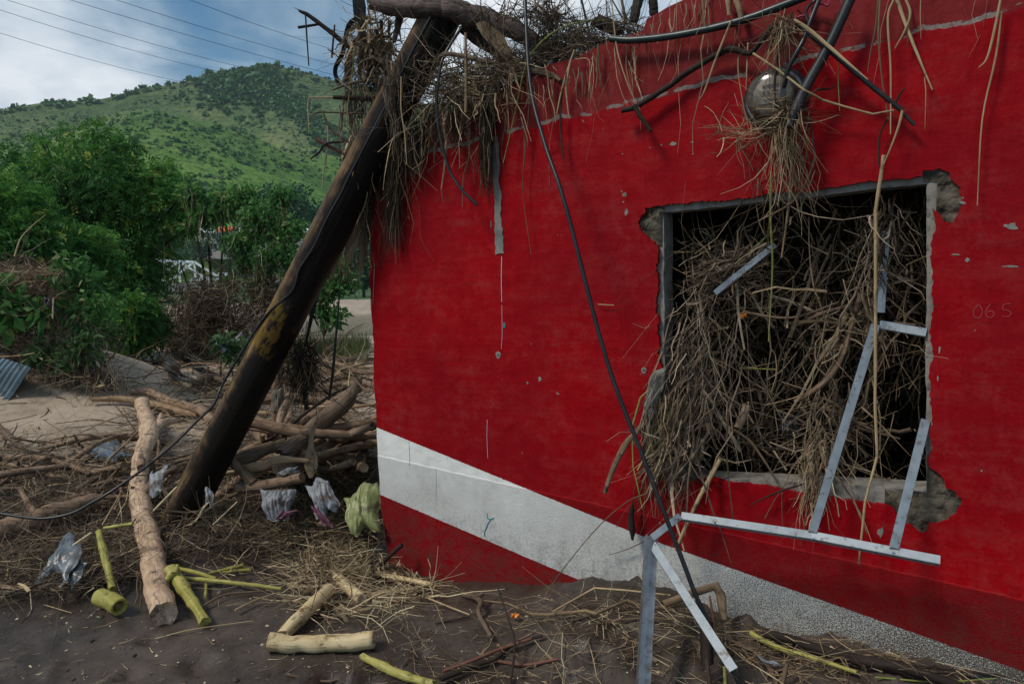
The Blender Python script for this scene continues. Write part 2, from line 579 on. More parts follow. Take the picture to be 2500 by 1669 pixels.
def curl(start, dirs, length, K=4, bend=.25, sag=0.0, rng=RNG):
    """bundle of bent curves"""
    N = len(start)
    dirs = dirs / (np.linalg.norm(dirs, axis=1, keepdims=True) + 1e-9)
    length = np.asarray(length).reshape(-1, 1) * np.ones((N, 1))
    b = rng.normal(size=(N, 3)) * bend
    c = rng.normal(size=(N, 3)) * bend
    s = np.linspace(0, 1, K)[None, :, None]
    P = start[:, None, :] + (dirs * length)[:, None, :] * s + (b * length)[:, None, :] * (s * s) + (c * length)[:, None, :] * (s ** 3 - s * s)
    if K > 4:
        P = P + rng.normal(size=P.shape) * (length * .02)[:, None, :]
    P[:, :, 2] -= sag * (length * s[:, :, 0] ** 2)
    return P


def catmull(P, n):
    P = np.asarray(P, float)
    if len(P) == 2:
        P = np.array([P[0], P[0] * .67 + P[1] * .33, P[0] * .33 + P[1] * .67, P[1]])
    Q = np.vstack([2 * P[0] - P[1], P, 2 * P[-1] - P[-2]])
    out = []
    m = len(P) - 1
    for i in range(m):
        p0, p1, p2, p3 = Q[i:i + 4]
        t = np.linspace(0, 1, n, endpoint=(i == m - 1))[:, None]
        out.append(.5 * ((2 * p1) + (p2 - p0) * t + (2 * p0 - 5 * p1 + 4 * p2 - p3) * t * t + (3 * p1 - p0 - 3 * p2 + p3) * t ** 3))
    return np.vstack(out)


def tube_data(P, r, S=12, n=6, wob=.06, nodes=0, flat=1.0, sharp=False, ragged=0.0, rng=RNG, ref=None):
    """one solid limb with closed ends; r is scalar or list along the path"""
    P = np.asarray(P, float)
    C = P if sharp else catmull(P, n)
    if sharp:
        C = np.vstack([np.linspace(P[i], P[i + 1], n, endpoint=False) for i in range(len(P) - 1)] + [P[-1:]])
    K = len(C)
    if wob > .055 and not sharp and K > 8 and np.max(r) > .012:
        jit = rng.normal(size=(K, 3)); jit = (jit + np.roll(jit, 1, 0) + np.roll(jit, 2, 0)) / 3; jit[:2] = 0; jit[-2:] = 0
        C = C + jit * np.mean(r) * .10
    seg = np.linalg.norm(np.diff(C, axis=0), axis=1)
    s = np.concatenate([[0], np.cumsum(seg)])
    rr = np.interp(np.linspace(0, 1, K), np.linspace(0, 1, np.size(r)), np.atleast_1d(r))
    T = np.gradient(C, axis=0); T /= np.linalg.norm(T, axis=1, keepdims=True) + 1e-9
    if ref is None:
        ref = np.array([.31, .87, .12]) if abs(T[0] @ np.array([.31, .87, .12])) < .8 else np.array([.9, -.1, .3])
    n1 = np.cross(T, ref); n1 /= np.linalg.norm(n1, axis=1, keepdims=True) + 1e-9
    n2 = np.cross(T, n1)
    th = np.arange(S) * 2 * math.pi / S
    seed = int(rng.integers(1, 9999))
    rm = float(np.mean(rr))
    A, B = np.meshgrid(np.arange(S) / S * 3, s / max(rm, 1e-4) * .35)
    bumpy = 1 + wob * 2 * (vn(np.minimum(A, 3 - A) * 2, B, seed) - .5) + wob * (vn(np.minimum(A, 3 - A) * 5, B * 3, seed + 3) - .5)
    if nodes:
        ph = (s / s[-1] * nodes) % 1
        ring = np.exp(-(np.minimum(ph, 1 - ph) * s[-1] / nodes / (rm * .7)) ** 2)
        bumpy = bumpy * (1 + .16 * ring[:, None])
    RR = rr[:, None] * bumpy
    V = C[:, None, :] + n1[:, None, :] * (np.cos(th)[None, :] * RR)[..., None] + n2[:, None, :] * (np.sin(th)[None, :] * RR * flat)[..., None]
    if ragged:
        V[-1] += T[-1] * (rng.random((S, 1)) * ragged * rm)
        V[0] -= T[0] * (rng.random((S, 1)) * ragged * rm)
    tcv = np.stack([np.cos(th)[None, :] * rr[:, None] + 0 * A, np.sin(th)[None, :] * rr[:, None] + 0 * A, s[:, None] + 0 * A], -1)
    off = np.array([seed * .37 % 5, seed * .73 % 5, seed * .11 % 5])
    j = np.arange(K - 1)[:, None] * S; k = np.arange(S)[None, :]; k2 = (k + 1) % S
    Q = np.stack([j + k, j + k2, j + S + k2, j + S + k], -1).reshape(-1, 4)
    Vs = V.reshape(-1, 3); Ts = tcv.reshape(-1, 3) + off
    # end caps
    nb_ = len(Vs)
    Vs = np.vstack([Vs, V[0], V[-1], C[0] - T[0] * rm * .06, C[-1] + T[-1] * rm * .06])
    Ts = np.vstack([Ts, Ts[:S], Ts[-S:], off, off + [0, 0, s[-1]]])
    c0, c1 = nb_ + 2 * S, nb_ + 2 * S + 1
    kk = np.arange(S)
    tri = np.vstack([np.stack([np.full(S, c0), nb_ + (kk + 1) % S, nb_ + kk], 1), np.stack([np.full(S, c1), nb_ + S + kk, nb_ + S + (kk + 1) % S], 1)])
    return Vs, Q, tri, Ts


def join_data(ds):
    Vs, Qs, Ts, Cs = [], [], [], []
    n = 0
    for (V, Q, T, C) in ds:
        Vs.append(V); Qs.append(Q + n); Ts.append(T + n); Cs.append(C)
        n += len(V)
    return np.vstack(Vs), np.vstack(Qs), np.vstack(Ts), np.vstack(Cs)


def limb(name, ds, mat, label=None, cat=None, group=None, parent=None, tint=None, smooth=True):
    V, Q, T, C = join_data(ds) if isinstance(ds, list) else ds
    org = np.array([0., 0, 0]) if parent is not None else V.mean(0)
    if tint is None:
        tint = rnd.uniform(.35, .65)
    o = mesh_np(name, V - org, [Q, T], mat, {'tc': C, 'tint': np.full(len(V), tint)}, smooth=smooth, parent=parent)
    o.location = org
    return tag(o, label, cat, group)


def S(name, label, cat, mat, cr, mode, val, dia, xy, extra=(), group=None, parent=None, tint=None, sides=9, n=6, wob=.08, nodes=0, flat=1.0, sharp=False, ragged=0.5, dia2=None, pts3=None):
    """a stick surveyed from the photograph and set down at its real distance; dia is its width on that crop"""
    if mat == 'green_stem' and not nodes:
        nodes = 3
    ds = []
    for (v, d, p) in [(val, dia, xy)] + list(extra):
        P = pts(cr, mode, v, p)
        d = np.atleast_1d(np.asarray(d, float)) / CROP[cr][2]
        dd = np.interp(np.linspace(0, 1, len(P)), np.linspace(0, 1, len(d)), d)
        r = dd * .5 * P[:, 1] / F_PX * (.76 if mat in ('straw_stalk', 'brown_stalk', 'green_reed') else 1.0)
        if mat in ('straw_stalk', 'brown_stalk', 'green_reed') and not nodes:
            r = r * np.interp(np.linspace(0, 1, len(r)), [0, .6, 1], [1.05, .95, .62])
        ds.append(tube_data(P, r, sides, n, wob, nodes, flat, sharp, ragged))
    return limb(name, ds, mat, label, cat, group, parent, tint)


def box_data(lo, hi):
    lo, hi = np.asarray(lo, float), np.asarray(hi, float)
    V = np.array([[(lo, hi)[i][0], (lo, hi)[j][1], (lo, hi)[k][2]] for i in (0, 1) for j in (0, 1) for k in (0, 1)])
    Q = np.array([[0, 1, 3, 2], [4, 6, 7, 5], [0, 4, 5, 1], [2, 3, 7, 6], [0, 2, 6, 4], [1, 5, 7, 3]])
    return V, Q


def boxes(name, lst, mat, parent=None):
    Vs, Qs, n = [], [], 0
    for lo, hi in lst:
        V, Q = box_data(lo, hi)
        Vs.append(V); Qs.append(Q + n); n += 8
    return mesh_np(name, np.vstack(Vs), [np.vstack(Qs)], mat, None, False, parent)


def beam_data(p0, p1, w, h, up):
    """rectangular bar from p0 to p1; up is the direction of h"""
    p0, p1, up = map(lambda a: np.asarray(a, float), (p0, p1, up))
    t = p1 - p0; t /= np.linalg.norm(t)
    s = np.cross(t, up); s /= np.linalg.norm(s)
    u = np.cross(s, t)
    V = np.array([p + s * a * w / 2 + u * b * h / 2 for p in (p0, p1) for (a, b) in ((-1, -1), (1, -1), (1, 1), (-1, 1))])
    Q = np.array([[0, 3, 2, 1], [4, 5, 6, 7], [0, 1, 5, 4], [1, 2, 6, 5], [2, 3, 7, 6], [3, 0, 4, 7]])
    return V, Q


def beams(name, lst, mat, parent=None):
    Vs, Qs, n = [], [], 0
    for a in lst:
        V, Q = beam_data(*a)
        Vs.append(V); Qs.append(Q + n); n += 8
    return mesh_np(name, np.vstack(Vs), [np.vstack(Qs)], mat, None, False, parent)


def pillow(name, corners, mat, bulge=.08, folds=7, amp=.02, n=28, label=None, cat=None, parent=None, seed=3, ragged=.12, toward=None, group=None):
    """crumpled sack or rag spanning four corners (tl, tr, br, bl)"""
    tl, tr, br, bl = [np.asarray(c, float) for c in corners]
    a, b = np.meshgrid(np.linspace(0, 1, n), np.linspace(0, 1, n))
    ra = a + ragged * (vn(b * 3.2, a * 0 + seed, seed) - .5) * (np.abs(a - .5) * 2) ** 3
    rb = b + ragged * 1.2 * (vn(a * 3.4, b * 0 + seed, seed + 4) - .5) * (np.abs(b - .5) * 2) ** 3
    base = ((1 - rb) * (1 - ra))[..., None] * tl + ((1 - rb) * ra)[..., None] * tr + (rb * ra)[..., None] * br + (rb * (1 - ra))[..., None] * bl
    nrm = np.cross(tr - tl, bl - tl); nrm /= np.linalg.norm(nrm)
    tw = CAM_POS - tl if toward is None else np.asarray(toward, float)
    if nrm @ tw < 0:
        nrm = -nrm
    edge = (np.clip(np.sin(math.pi * a), 0, 1) * np.clip(np.sin(math.pi * b), 0, 1)) ** .5
    fold = np.abs(vn(a * folds + 1.5 * vn(a * 3, b * 3, seed), b * 1.6, seed + 1) - .5) * 2 + .6 * np.abs(vn(a * folds * 2 + b * 4, b * 4 - a * 3, seed + 2) - .5)
    front = base + nrm * ((bulge * edge + amp * (fold - .4) * edge ** .3)[..., None])
    back = base - nrm * ((bulge * .5 * edge)[..., None])
    V = np.vstack([front.reshape(-1, 3), back.reshape(-1, 3)])
    i, j = np.meshgrid(np.arange(n - 1), np.arange(n - 1))
    q = np.stack([j * n + i, j * n + i + 1, (j + 1) * n + i + 1, (j + 1) * n + i], -1).reshape(-1, 4)
    per = np.concatenate([np.arange(n), np.arange(1, n) * n + n - 1, (n - 1) * n + np.arange(n - 2, -1, -1), np.arange(n - 2, 0, -1) * n])
    pn = np.roll(per, -1)
    side = np.stack([per, per + n * n, pn + n * n, pn], 1)
    org = V.mean(0) if parent is None else np.zeros(3)
    o = mesh_np(name, V - org, [q, q[:, ::-1] + n * n, side], mat, None, True, parent)
    o.location = org
    return tag(o, label, cat, group)


def ribbon(name, P, w, mat, label=None, cat=None, group=None, parent=None, thick=.003, n=7, twist=0.6, face=None, tint=None):
    """a strip with real thickness that follows a path"""
    C = catmull(P, n)
    K = len(C)
    T = np.gradient(C, axis=0); T /= np.linalg.norm(T, axis=1, keepdims=True) + 1e-9
    fc = (CAM_POS - C.mean(0)) if face is None else np.asarray(face, float)
    s = np.cross(T, fc); s /= np.linalg.norm(s, axis=1, keepdims=True) + 1e-9
    nn = np.cross(s, T)
    ph = np.linspace(0, twist, K)[:, None]
    s2 = s * np.cos(ph) + nn * np.sin(ph); n2 = np.cross(s2, T)
    ww = np.interp(np.linspace(0, 1, K), np.linspace(0, 1, np.size(w)), np.atleast_1d(w))[:, None]
    V = np.stack([C - s2 * ww / 2 - n2 * thick / 2, C + s2 * ww / 2 - n2 * thick / 2, C + s2 * ww / 2 + n2 * thick / 2, C - s2 * ww / 2 + n2 * thick / 2], 1)
    j = np.arange(K - 1)[:, None] * 4; k = np.arange(4)[None, :]; k2 = (k + 1) % 4
    Q = np.stack([j + k, j + k2, j + 4 + k2, j + 4 + k], -1).reshape(-1, 4)
    Q = np.vstack([Q, [[0, 3, 2, 1]], [[(K - 1) * 4 + i for i in range(4)]]])
    sl = np.concatenate([[0], np.cumsum(np.linalg.norm(np.diff(C, axis=0), axis=1))])
    tcv = np.stack([np.stack([(-1, 1, 1, -1)[i] * ww[:, 0] / 2, 0 * sl + i * .01, sl], 1) for i in range(4)], 1).reshape(-1, 3)
    V = V.reshape(-1, 3)
    org = V.mean(0) if parent is None else np.zeros(3)
    o = mesh_np(name, V - org, [Q], mat, {'tc': tcv + rnd.uniform(0, 5), 'tint': np.full(len(V), .5 if tint is None else tint)}, False, parent)
    o.location = org
    return tag(o, label, cat, group)
# ================================================================== THE SETTING
# ---- mud: one sheet from underfoot to the horizon
def axis(lo, hi, step, far_lo, far_hi, grow):
    a = list(np.arange(lo, hi + 1e-6, step))
    s = step; x = a[-1]
    while x < far_hi:
        s *= grow; x += s; a.append(x)
    s = step; x = a[0]; pre = []
    while x > far_lo:
        s *= grow; x -= s; pre.append(x)
    return np.array(pre[::-1] + a)


t = NT('mud')
v = t.pos()
sx = t.n('SeparateXYZ', {0: v})
n1 = t.noise(v, 1.1, 5, .6)
n2 = t.noise(v, 9, 6, .65)
n3 = t.noise(v, 70, 4, .7)
f = t.math('ADD', t.math('MULTIPLY', n1, .45), t.math('ADD', t.math('MULTIPLY', n2, .35), t.math('MULTIPLY', n3, .2)))
wet = t.ramp(f, [(.36, (.027, .020, .0160)), (.5, (.056, .042, .0335)), (.66, (.100, .076, .061))])
dry = t.ramp(f, [(.36, (.21, .158, .117)), (.5, (.35, .272, .205)), (.66, (.46, .37, .29))])
far = t.mr(t.math('ADD', sx.outputs[1], t.math('MULTIPLY', t.math('SUBTRACT', n1, .5), 2.2)), 5.0, 7.4, 0, 1, True)
col = t.mix(far, wet, dry)
# paler grains, leaf crumbs and chips trodden into the mud
gr = t.vor(v, 150)
col = t.mix(t.math('MULTIPLY', t.mr(gr, .02, .08, .8, 0), t.mr(t.noise(v, 6, 3), .58, .70)), col, (.22, .17, .11))
# far side of the river is green
green = t.mr(t.math('ADD', sx.outputs[1], t.math('MULTIPLY', t.noise(v, .12, 4), 30)), 82, 96, 0, 1, True)
gcol = t.ramp(t.noise(v, .35, 5, .6), [(.35, (.03, .075, .022)), (.65, (.075, .14, .032))])
col = t.mix(green, col, gcol)
h = t.math('ADD', t.math('MULTIPLY', t.noise(v, 38, 6, .7), .7), t.math('MULTIPLY', t.noise(v, 190, 3, .6), .25))
rgh = t.math('ADD', t.mr(t.math('ADD', t.math('MULTIPLY', n1, .6), t.math('MULTIPLY', n2, .4)), .40, .60, .22, .72), t.math('MULTIPLY', far, .25))
MAT['mud'] = t.done(t.bsdf(color=col, rough=rgh, normal=t.bump(h, .6, .010), spec=.30))

gx = axis(-3.4, 3.0, .026, -2600, 2600, 1.065)
gy = axis(1.6, 6.4, .026, -60, 2800, 1.055)
X, Y = np.meshgrid(gx, gy)
Z = ground_z(X, Y)
nx, ny = len(gx), len(gy)
i, j = np.meshgrid(np.arange(nx - 1), np.arange(ny - 1))
Q = np.stack([j * nx + i, j * nx + i + 1, (j + 1) * nx + i + 1, (j + 1) * nx + i], -1).reshape(-1, 4)
tag(mesh_np('mud_ground', np.stack([X, Y, Z], -1).reshape(-1, 3), [Q], 'mud'), kind='structure')

t = NT('river_water')
v = t.pos()
wv = t.noise(t.mapping(v, (.5, 2.2, 1)), 1.3, 4, .6)
MAT['river_water'] = t.done(t.bsdf(color=t.ramp(wv, [(.35, (.16, .125, .09)), (.65, (.24, .19, .145))]), rough=.16, normal=t.bump(wv, .35, .12), spec=.6))
rx_, ry_ = np.meshgrid(np.linspace(-160, 160, 60), np.linspace(20, 80, 30))
i, j = np.meshgrid(np.arange(59), np.arange(29))
Q = np.stack([j * 60 + i, j * 60 + i + 1, (j + 1) * 60 + i + 1, (j + 1) * 60 + i], -1).reshape(-1, 4)
tag(mesh_np('river', np.stack([rx_, ry_, -1.75 + .02 * fbm(rx_, ry_, 2, 5)], -1).reshape(-1, 3), [Q], 'river_water'), kind='structure')

# ---- the green hill
R_TOP, R_BASE = 640.0, 250.0
sky_pts = np.array([(-600, 330), (-300, 290), (-100, 262), (0, 243), (60, 228), (130, 218), (220, 214), (300, 200), (345, 188), (400, 182), (450, 175), (505, 162), (560, 158),
                    (620, 158), (670, 162), (720, 176), (770, 192), (830, 210), (900, 226), (1000, 250), (1150, 300), (1400, 350), (1800, 380), (2600, 420)])
dd = rays(sky_pts)
az_k, el_k = np.arctan2(dd[:, 0], dd[:, 1]), dd[:, 2] / np.hypot(dd[:, 0], dd[:, 1])
sp_pts = np.array([(-600, 430), (100, 330), (300, 262), (360, 256), (450, 270), (550, 296), (650, 342), (760, 405), (860, 460), (1000, 520), (2600, 640)])
dsp = rays(sp_pts)
az_s, el_s = np.arctan2(dsp[:, 0], dsp[:, 1]), dsp[:, 2] / np.hypot(dsp[:, 0], dsp[:, 1])


def hill_z(az, r):
    H = np.interp(az, az_k, el_k) * R_TOP + 1.6
    rt = R_TOP + 30 * np.sin(az * 9)
    s = np.clip((r - R_BASE) / (rt - R_BASE), 0, 1)
    wall = 0.42 * s + 0.58 * s ** 2.1
    zm = H * wall - np.maximum(0, r - rt) * .35
    rc = 440 - 90 * np.clip((az + .45) / .5, -1, 1.4)
    zc = np.interp(az, az_s, el_s) * rc + 1.6
    zs = zc - .50 * np.abs(r - rc) ** 1.0 - .0006 * (r - rc) ** 2
    zs = np.where(r < rc, zc * np.clip((r - R_BASE + 30) / (rc - R_BASE + 30), 0, 1) ** .9, zs)
    k = 6.0
    z = k * np.logaddexp(zm / k, zs / k) - 2
    x, y = r * np.sin(az), r * np.cos(az)
    amp = np.clip((r - R_BASE) / 120, 0, 1) * np.clip((rt + 40 - r) / 120, .15, 1)
    z = z + amp * (7 * fbm(x / 60, y / 60, 4, 91) - 5 * np.abs(fbm(x / 38 + y / 90, y / 120, 3, 92)))
    return np.where(r < R_BASE + 2, -3, z)


azs = np.linspace(-.95, .75, 420)
rs = np.concatenate([np.linspace(R_BASE - 10, R_TOP + 60, 210), [R_TOP + 140, R_TOP + 300]])
A, Rr = np.meshgrid(azs, rs)
Zh = hill_z(A, Rr)
nx, ny = len(azs), len(rs)
i, j = np.meshgrid(np.arange(nx - 1), np.arange(ny - 1))
Q = np.stack([j * nx + i, j * nx + i + 1, (j + 1) * nx + i + 1, (j + 1) * nx + i], -1).reshape(-1, 4)
t = NT('hill_grass')
v = t.pos()
sz = t.n('SeparateXYZ', {0: v}).outputs[2]
a = t.noise(v, .012, 5, .6)
b = t.noise(v, .09, 6, .7)
c = t.noise(t.mapping(v, (1, 1, 3)), .45, 4, .7)
f = t.math('ADD', t.math('MULTIPLY', a, .4), t.math('ADD', t.math('MULTIPLY', b, .35), t.math('MULTIPLY', c, .25)))
low = t.ramp(f, [(.38, (.06, .15, .034)), (.5, (.135, .275, .05)), (.62, (.24, .37, .085))])
high = t.ramp(f, [(.38, (.055, .11, .045)), (.5, (.135, .20, .075)), (.62, (.27, .30, .13))])
col = t.mix(t.mr(t.math('ADD', sz, t.math('MULTIPLY', a, 80)), 90, 160, 0, 1, True), low, high)
col = t.mix(t.mr(t.noise(v, .22, 6, .7), .50, .62, 0, .7), col, (.022, .060, .026))
MAT['hill_grass'] = t.done(t.bsdf(color=col, rough=.95, normal=t.bump(t.math('ADD', b, c), 1.0, 2.5), spec=.1))
tag(mesh_np('hill', np.stack([Rr * np.sin(A), Rr * np.cos(A), Zh], -1).reshape(-1, 3), [Q], 'hill_grass'), kind='structure')

# shrubs dotted over the hill, nobody could count them
ico_bm = bmesh.new(); bmesh.ops.create_icosphere(ico_bm, subdivisions=2, radius=1.0)
ICO_V = np.array([v_.co for v_ in ico_bm.verts]); ICO_F = np.array([[v_.index for v_ in f_.verts] for f_ in ico_bm.faces]); ico_bm.free()
ico_bm = bmesh.new(); bmesh.ops.create_icosphere(ico_bm, subdivisions=1, radius=1.0)
IC1_V = np.array([v_.co for v_ in ico_bm.verts]); IC1_F = np.array([[v_.index for v_ in f_.verts] for f_ in ico_bm.faces]); ico_bm.free()


def clumps(name, C, R, mat, squash=.75, rough=.45, tint=None, base=(IC1_V, IC1_F), rng=RNG):
    IV, IF = base
    N, M = len(C), len(IV)
    dis = 1 + rough * (rng.random((N, M, 1)) - .5) * 2
    V = C[:, None, :] + IV[None] * dis * (np.asarray(R).reshape(-1, 1, 1)) * np.array([1, 1, squash])
    Fc = (IF[None] + (np.arange(N) * M)[:, None, None]).reshape(-1, 3)
    tt = rng.random(N) if tint is None else tint
    tt = np.clip(np.repeat(tt, M) + rng.normal(size=N * M) * .15, 0, 1)
    return mesh_np(name, V.reshape(-1, 3), [Fc], mat, {'tint': tt}, False)


N = 19000
aa = RNG.uniform(-.94, .25, N); ra = RNG.uniform(R_BASE + 12, R_TOP + 8, N)
xx, yy = ra * np.sin(aa), ra * np.cos(aa)
dens = vn(xx / 45, yy / 45, 7) * .6 + vn(xx / 14, yy / 14, 8) * .4
keep = dens > .47 + .06 * np.clip((420 - ra) / 150, 0, 1)
aa, ra = aa[keep], ra[keep]
# scrub along the skyline
a2 = RNG.uniform(-.94, .25, 900); r2 = R_TOP + 30 * np.sin(a2 * 9) + RNG.uniform(-12, 2, 900)
# dark wood on the summit and down the gully behind the spur
g = rays(src(99, np.stack([590 + RNG.normal(size=520) * 55, 163 + np.abs(RNG.normal(size=520)) * 20], 1)))
a3 = np.arctan2(g[:, 0], g[:, 1]); r3 = R_TOP - np.abs(RNG.normal(size=520)) * 34
tt_ = RNG.random(900)
gl = rays(np.stack([620 + tt_ * 230 + RNG.normal(size=900) * 12, 185 + tt_ * 140 + RNG.normal(size=900) * 10], 1))
a4 = np.arctan2(gl[:, 0], gl[:, 1]); r4 = R_TOP - 25 - tt_ * 130 + RNG.normal(size=900) * 14
az_all = np.concatenate([aa, a2, a3, a4]); r_all = np.concatenate([ra, r2, r3, r4])
zz = hill_z(az_all, r_all)
size = np.concatenate([RNG.gamma(2, .28, len(aa)) + .3, RNG.gamma(2.0, .55, 900) + .4, RNG.uniform(1.8, 4.0, 520), RNG.uniform(1.3, 3.0, 900)])
CC = np.stack([r_all * np.sin(az_all), r_all * np.cos(az_all), zz + size * .3], 1)
M_ = 12
dv_ = RNG.normal(size=(len(CC), M_, 3)); dv_ /= np.linalg.norm(dv_, axis=2, keepdims=True)
LC = CC[:, None, :] + dv_ * (size[:, None] * RNG.uniform(.3, 1, (len(CC), M_)))[..., None] * np.array([1, 1, .75])
LC = LC.reshape(-1, 3); ls = np.repeat(size, M_)
lt = np.clip(np.repeat(RNG.random(len(CC)), M_) * .6 + RNG.random(len(LC)) * .3 + .25 * dv_.reshape(-1, 3)[:, 2], 0, 1)
n_l = len(LC); t1 = RNG.normal(size=(n_l, 3)); t1 /= np.linalg.norm(t1, axis=1, keepdims=True)
t2 = np.cross(t1, RNG.normal(size=(n_l, 3))); t2 /= np.linalg.norm(t2, axis=1, keepdims=True)
sz_ = (ls * .5)[:, None]
Vq = np.stack([LC - t1 * sz_, LC + t2 * sz_, LC + t1 * sz_, LC - t2 * sz_], 1).reshape(-1, 3)
tag(mesh_np('hill_shrubs', Vq, [np.arange(n_l * 4).reshape(-1, 4)], 'shrub_leaf', {'tint': np.repeat(lt, 4)}, False), 'dark green shrubs scattered over the grassy hill', 'shrubs', kind='stuff')

# ================================================================== THE RED HOUSE
HOUSE = tag(empty('red_house', WP, -_a), 'flood-damaged house with red plaster wall, white diagonal stripe and smashed window', 'house')


def triangulate(outer, holes):
    bm = bmesh.new()
    es = []
    for loop in [outer] + holes:
        vs_ = [bm.verts.new((p[0], 0, p[1])) for p in loop]
        es += [bm.edges.new((vs_[k], vs_[(k + 1) % len(vs_)])) for k in range(len(vs_))]
    bmesh.ops.triangle_fill(bm, use_beauty=True, edges=es, normal=(0, -1, 0))
    return bm


def slab(name, outer, holes, y0, y1, mat, parent):
    bm = triangulate(outer, holes)
    for f_ in bm.faces:
        if f_.normal.y > 0:
            f_.normal_flip()
    for v_ in bm.verts:
        v_.co.y = y0
    r = bmesh.ops.extrude_face_region(bm, geom=list(bm.faces))
    for e_ in r['geom']:
        if isinstance(e_, bmesh.types.BMVert):
            e_.co.y = y1
    bmesh.ops.recalc_face_normals(bm, faces=bm.faces)
    me = bpy.data.meshes.new(name); bm.to_mesh(me); bm.free()
    me.materials.append(MAT[mat])
    o = bpy.data.objects.new(name, me); COL.objects.link(o); o.parent = parent
    return o


def ragged_loop(P, step=.03, amp=.006, seed=1):
    P = np.asarray(P, float); out = []
    for k in range(len(P)):
        a_, b_ = P[k], P[(k + 1) % len(P)]
        m = max(1, int(np.linalg.norm(b_ - a_) / step))
        for q in range(m):
            out.append(a_ + (b_ - a_) * q / m)
    out = np.array(out)
    nn = np.arange(len(out))
    return out + amp * np.stack([vn(nn * .23, nn * 0 + seed, seed) - .5 + .5 * (hash2(nn, nn * 0, seed) - .5), vn(nn * .19, nn * 0 + seed + 5, seed + 9) - .5 + .5 * (hash2(nn, nn * 0 + 3, seed) - .5)], 1) * 2


k_ = 1.0643
left_edge = [(897 * k_, 1420 * k_), (890 * k_, 1310 * k_), (872 * k_, 1135 * k_), (864 * k_, 980 * k_), (848 * k_, 600 * k_), (846 * k_, 430 * k_)]
top13 = src(13, [(-420, 1480), (-200, 1280), (0, 1150), (200, 1060), (420, 980), (640, 900), (740, 828), (830, 790), (960, 690), (1050, 640), (1190, 592), (1290, 572), (1400, 550),
                 (1480, 482), (1560, 460), (1620, 436), (1700, 395), (1750, 372), (1830, 352), (1950, 343), (2010, 310), (2050, 240), (2065, 200), (2156, 140)])
top5 = src(5, [(720, 58), (770, 30), (830, -5), (930, -60)])
outer_uv = np.vstack([walluv(left_edge[1:]), walluv(top13), walluv(top5), [[.75, 3.25], [3.6, 3.45], [3.6, -.9]], [[walluv([left_edge[0]])[0][0], -.9]]])
plast_hole = walluv(src(6, [(120, 203), (240, 185), (400, 170), (600, 145), (900, 110), (1188, 85), (1182, 64), (1232, 58), (1272, 66), (1290, 95), (1327, 122), (1320, 160), (1325, 200), (1300, 255),
                            (1262, 244), (1240, 225), (1220, 205), (1218, 400), (1212, 700), (1210, 1000), (1208, 1195), (1245, 1225), (1265, 1260), (1300, 1285), (1325, 1305), (1328, 1335), (1318, 1370),
                            (1280, 1400), (1240, 1412), (1205, 1408), (1195, 1430), (1180, 1446), (1160, 1440), (1145, 1420), (1110, 1412), (1085, 1405), (1075, 1370), (1062, 1345), (1040, 1336), (820, 1305), (640, 1275),
                            (420, 1242), (330, 1235), (250, 1245), (150, 1240), (115, 1150), (96, 1060), (112, 1000), (128, 930), (165, 880), (180, 840), (172, 780), (165, 560), (162, 350),
                            (130, 308), (98, 285), (86, 252), (100, 225)]))
core_hole = walluv(src(6, [(182, 219), (1193, 106), (1192, 1286), (186, 1228)]))
patch_uv = walluv(src(4, [(1352, 740), (1380, 745), (1408, 1380), (1365, 1385)]))

# paint survey in wall coordinates
st_top = walluv([(864 * k_, 980 * k_), (1500 * k_, 1240 * k_), (2349 * k_, 1540 * k_)])
st_bot = walluv([(875 * k_, 1135 * k_), (1330 * k_, 1330 * k_)])
pl = walluv([(872 * k_, 1045 * k_), (2349 * k_, 1375 * k_)])
bm_ = walluv(src(5, [(200, 560), (1000, 372), (1560, 228), (2349, 40)]))


def line_of(p, q):
    m_ = (q[1] - p[1]) / (q[0] - p[0])
    return m_, p[1] - m_ * p[0]


L1, L2, LB, LP, LBM = line_of(st_top[0], st_top[1]), line_of(st_top[1], st_top[2]), line_of(st_bot[0], st_bot[1]), line_of(pl[0], pl[1]), line_of(bm_[0], bm_[3])

t = NT('red_plaster')
v = t.obj()
sp = t.n('SeparateXYZ', {0: v})
u, z = sp.outputs[0], sp.outputs[2]


def lin(L):
    return t.math('ADD', t.math('MULTIPLY', u, L[0]), L[1])


nz1 = t.noise(v, 3.2, 5, .6)
nz2 = t.noise(v, 14, 6, .65)
nz3 = t.noise(v, 60, 5, .7)
streak = t.noise(t.mapping(v, (26, 1, 1.6)), 1.0, 5, .65)
hstreak = t.noise(t.mapping(v, (1.6, 1, 14)), 1.0, 5, .65)
strokes = t.math('ADD', t.math('MULTIPLY', t.noise(t.mapping(v, (70, 1, 5)), 1.0, 4, .6), .5), t.math('MULTIPLY', t.noise(t.mapping(v, (4, 1, 60)), 1.0, 4, .6), .5))
red = t.ramp(t.math('ADD', t.math('MULTIPLY', nz1, .35), t.math('ADD', t.math('MULTIPLY', nz2, .2), t.math('MULTIPLY', strokes, .45))),
             [(.36, (.22, .001, .004)), (.5, (.325, .0016, .0055)), (.64, (.40, .0034, .0075))])
# chalky bloom and brushed-on silt
dust = t.math('MULTIPLY', t.mr(t.math('ADD', t.math('MULTIPLY', hstreak, .35), t.math('ADD', t.math('MULTIPLY', nz2, .35), t.math('MULTIPLY', nz3, .30))), .47, .62), t.mr(nz1, .38, .60))
broad = t.noise(v, .9, 3, .5)
red = t.mix(t.mr(broad, .40, .62, .55, 0), red, (.17, .004, .008))
red = t.mix(t.math('MULTIPLY', dust, .42), red, (.26, .06, .055))
red = t.mix(t.math('MULTIPLY', t.mr(streak, .56, .74), .55), red, (.22, .010, .012))
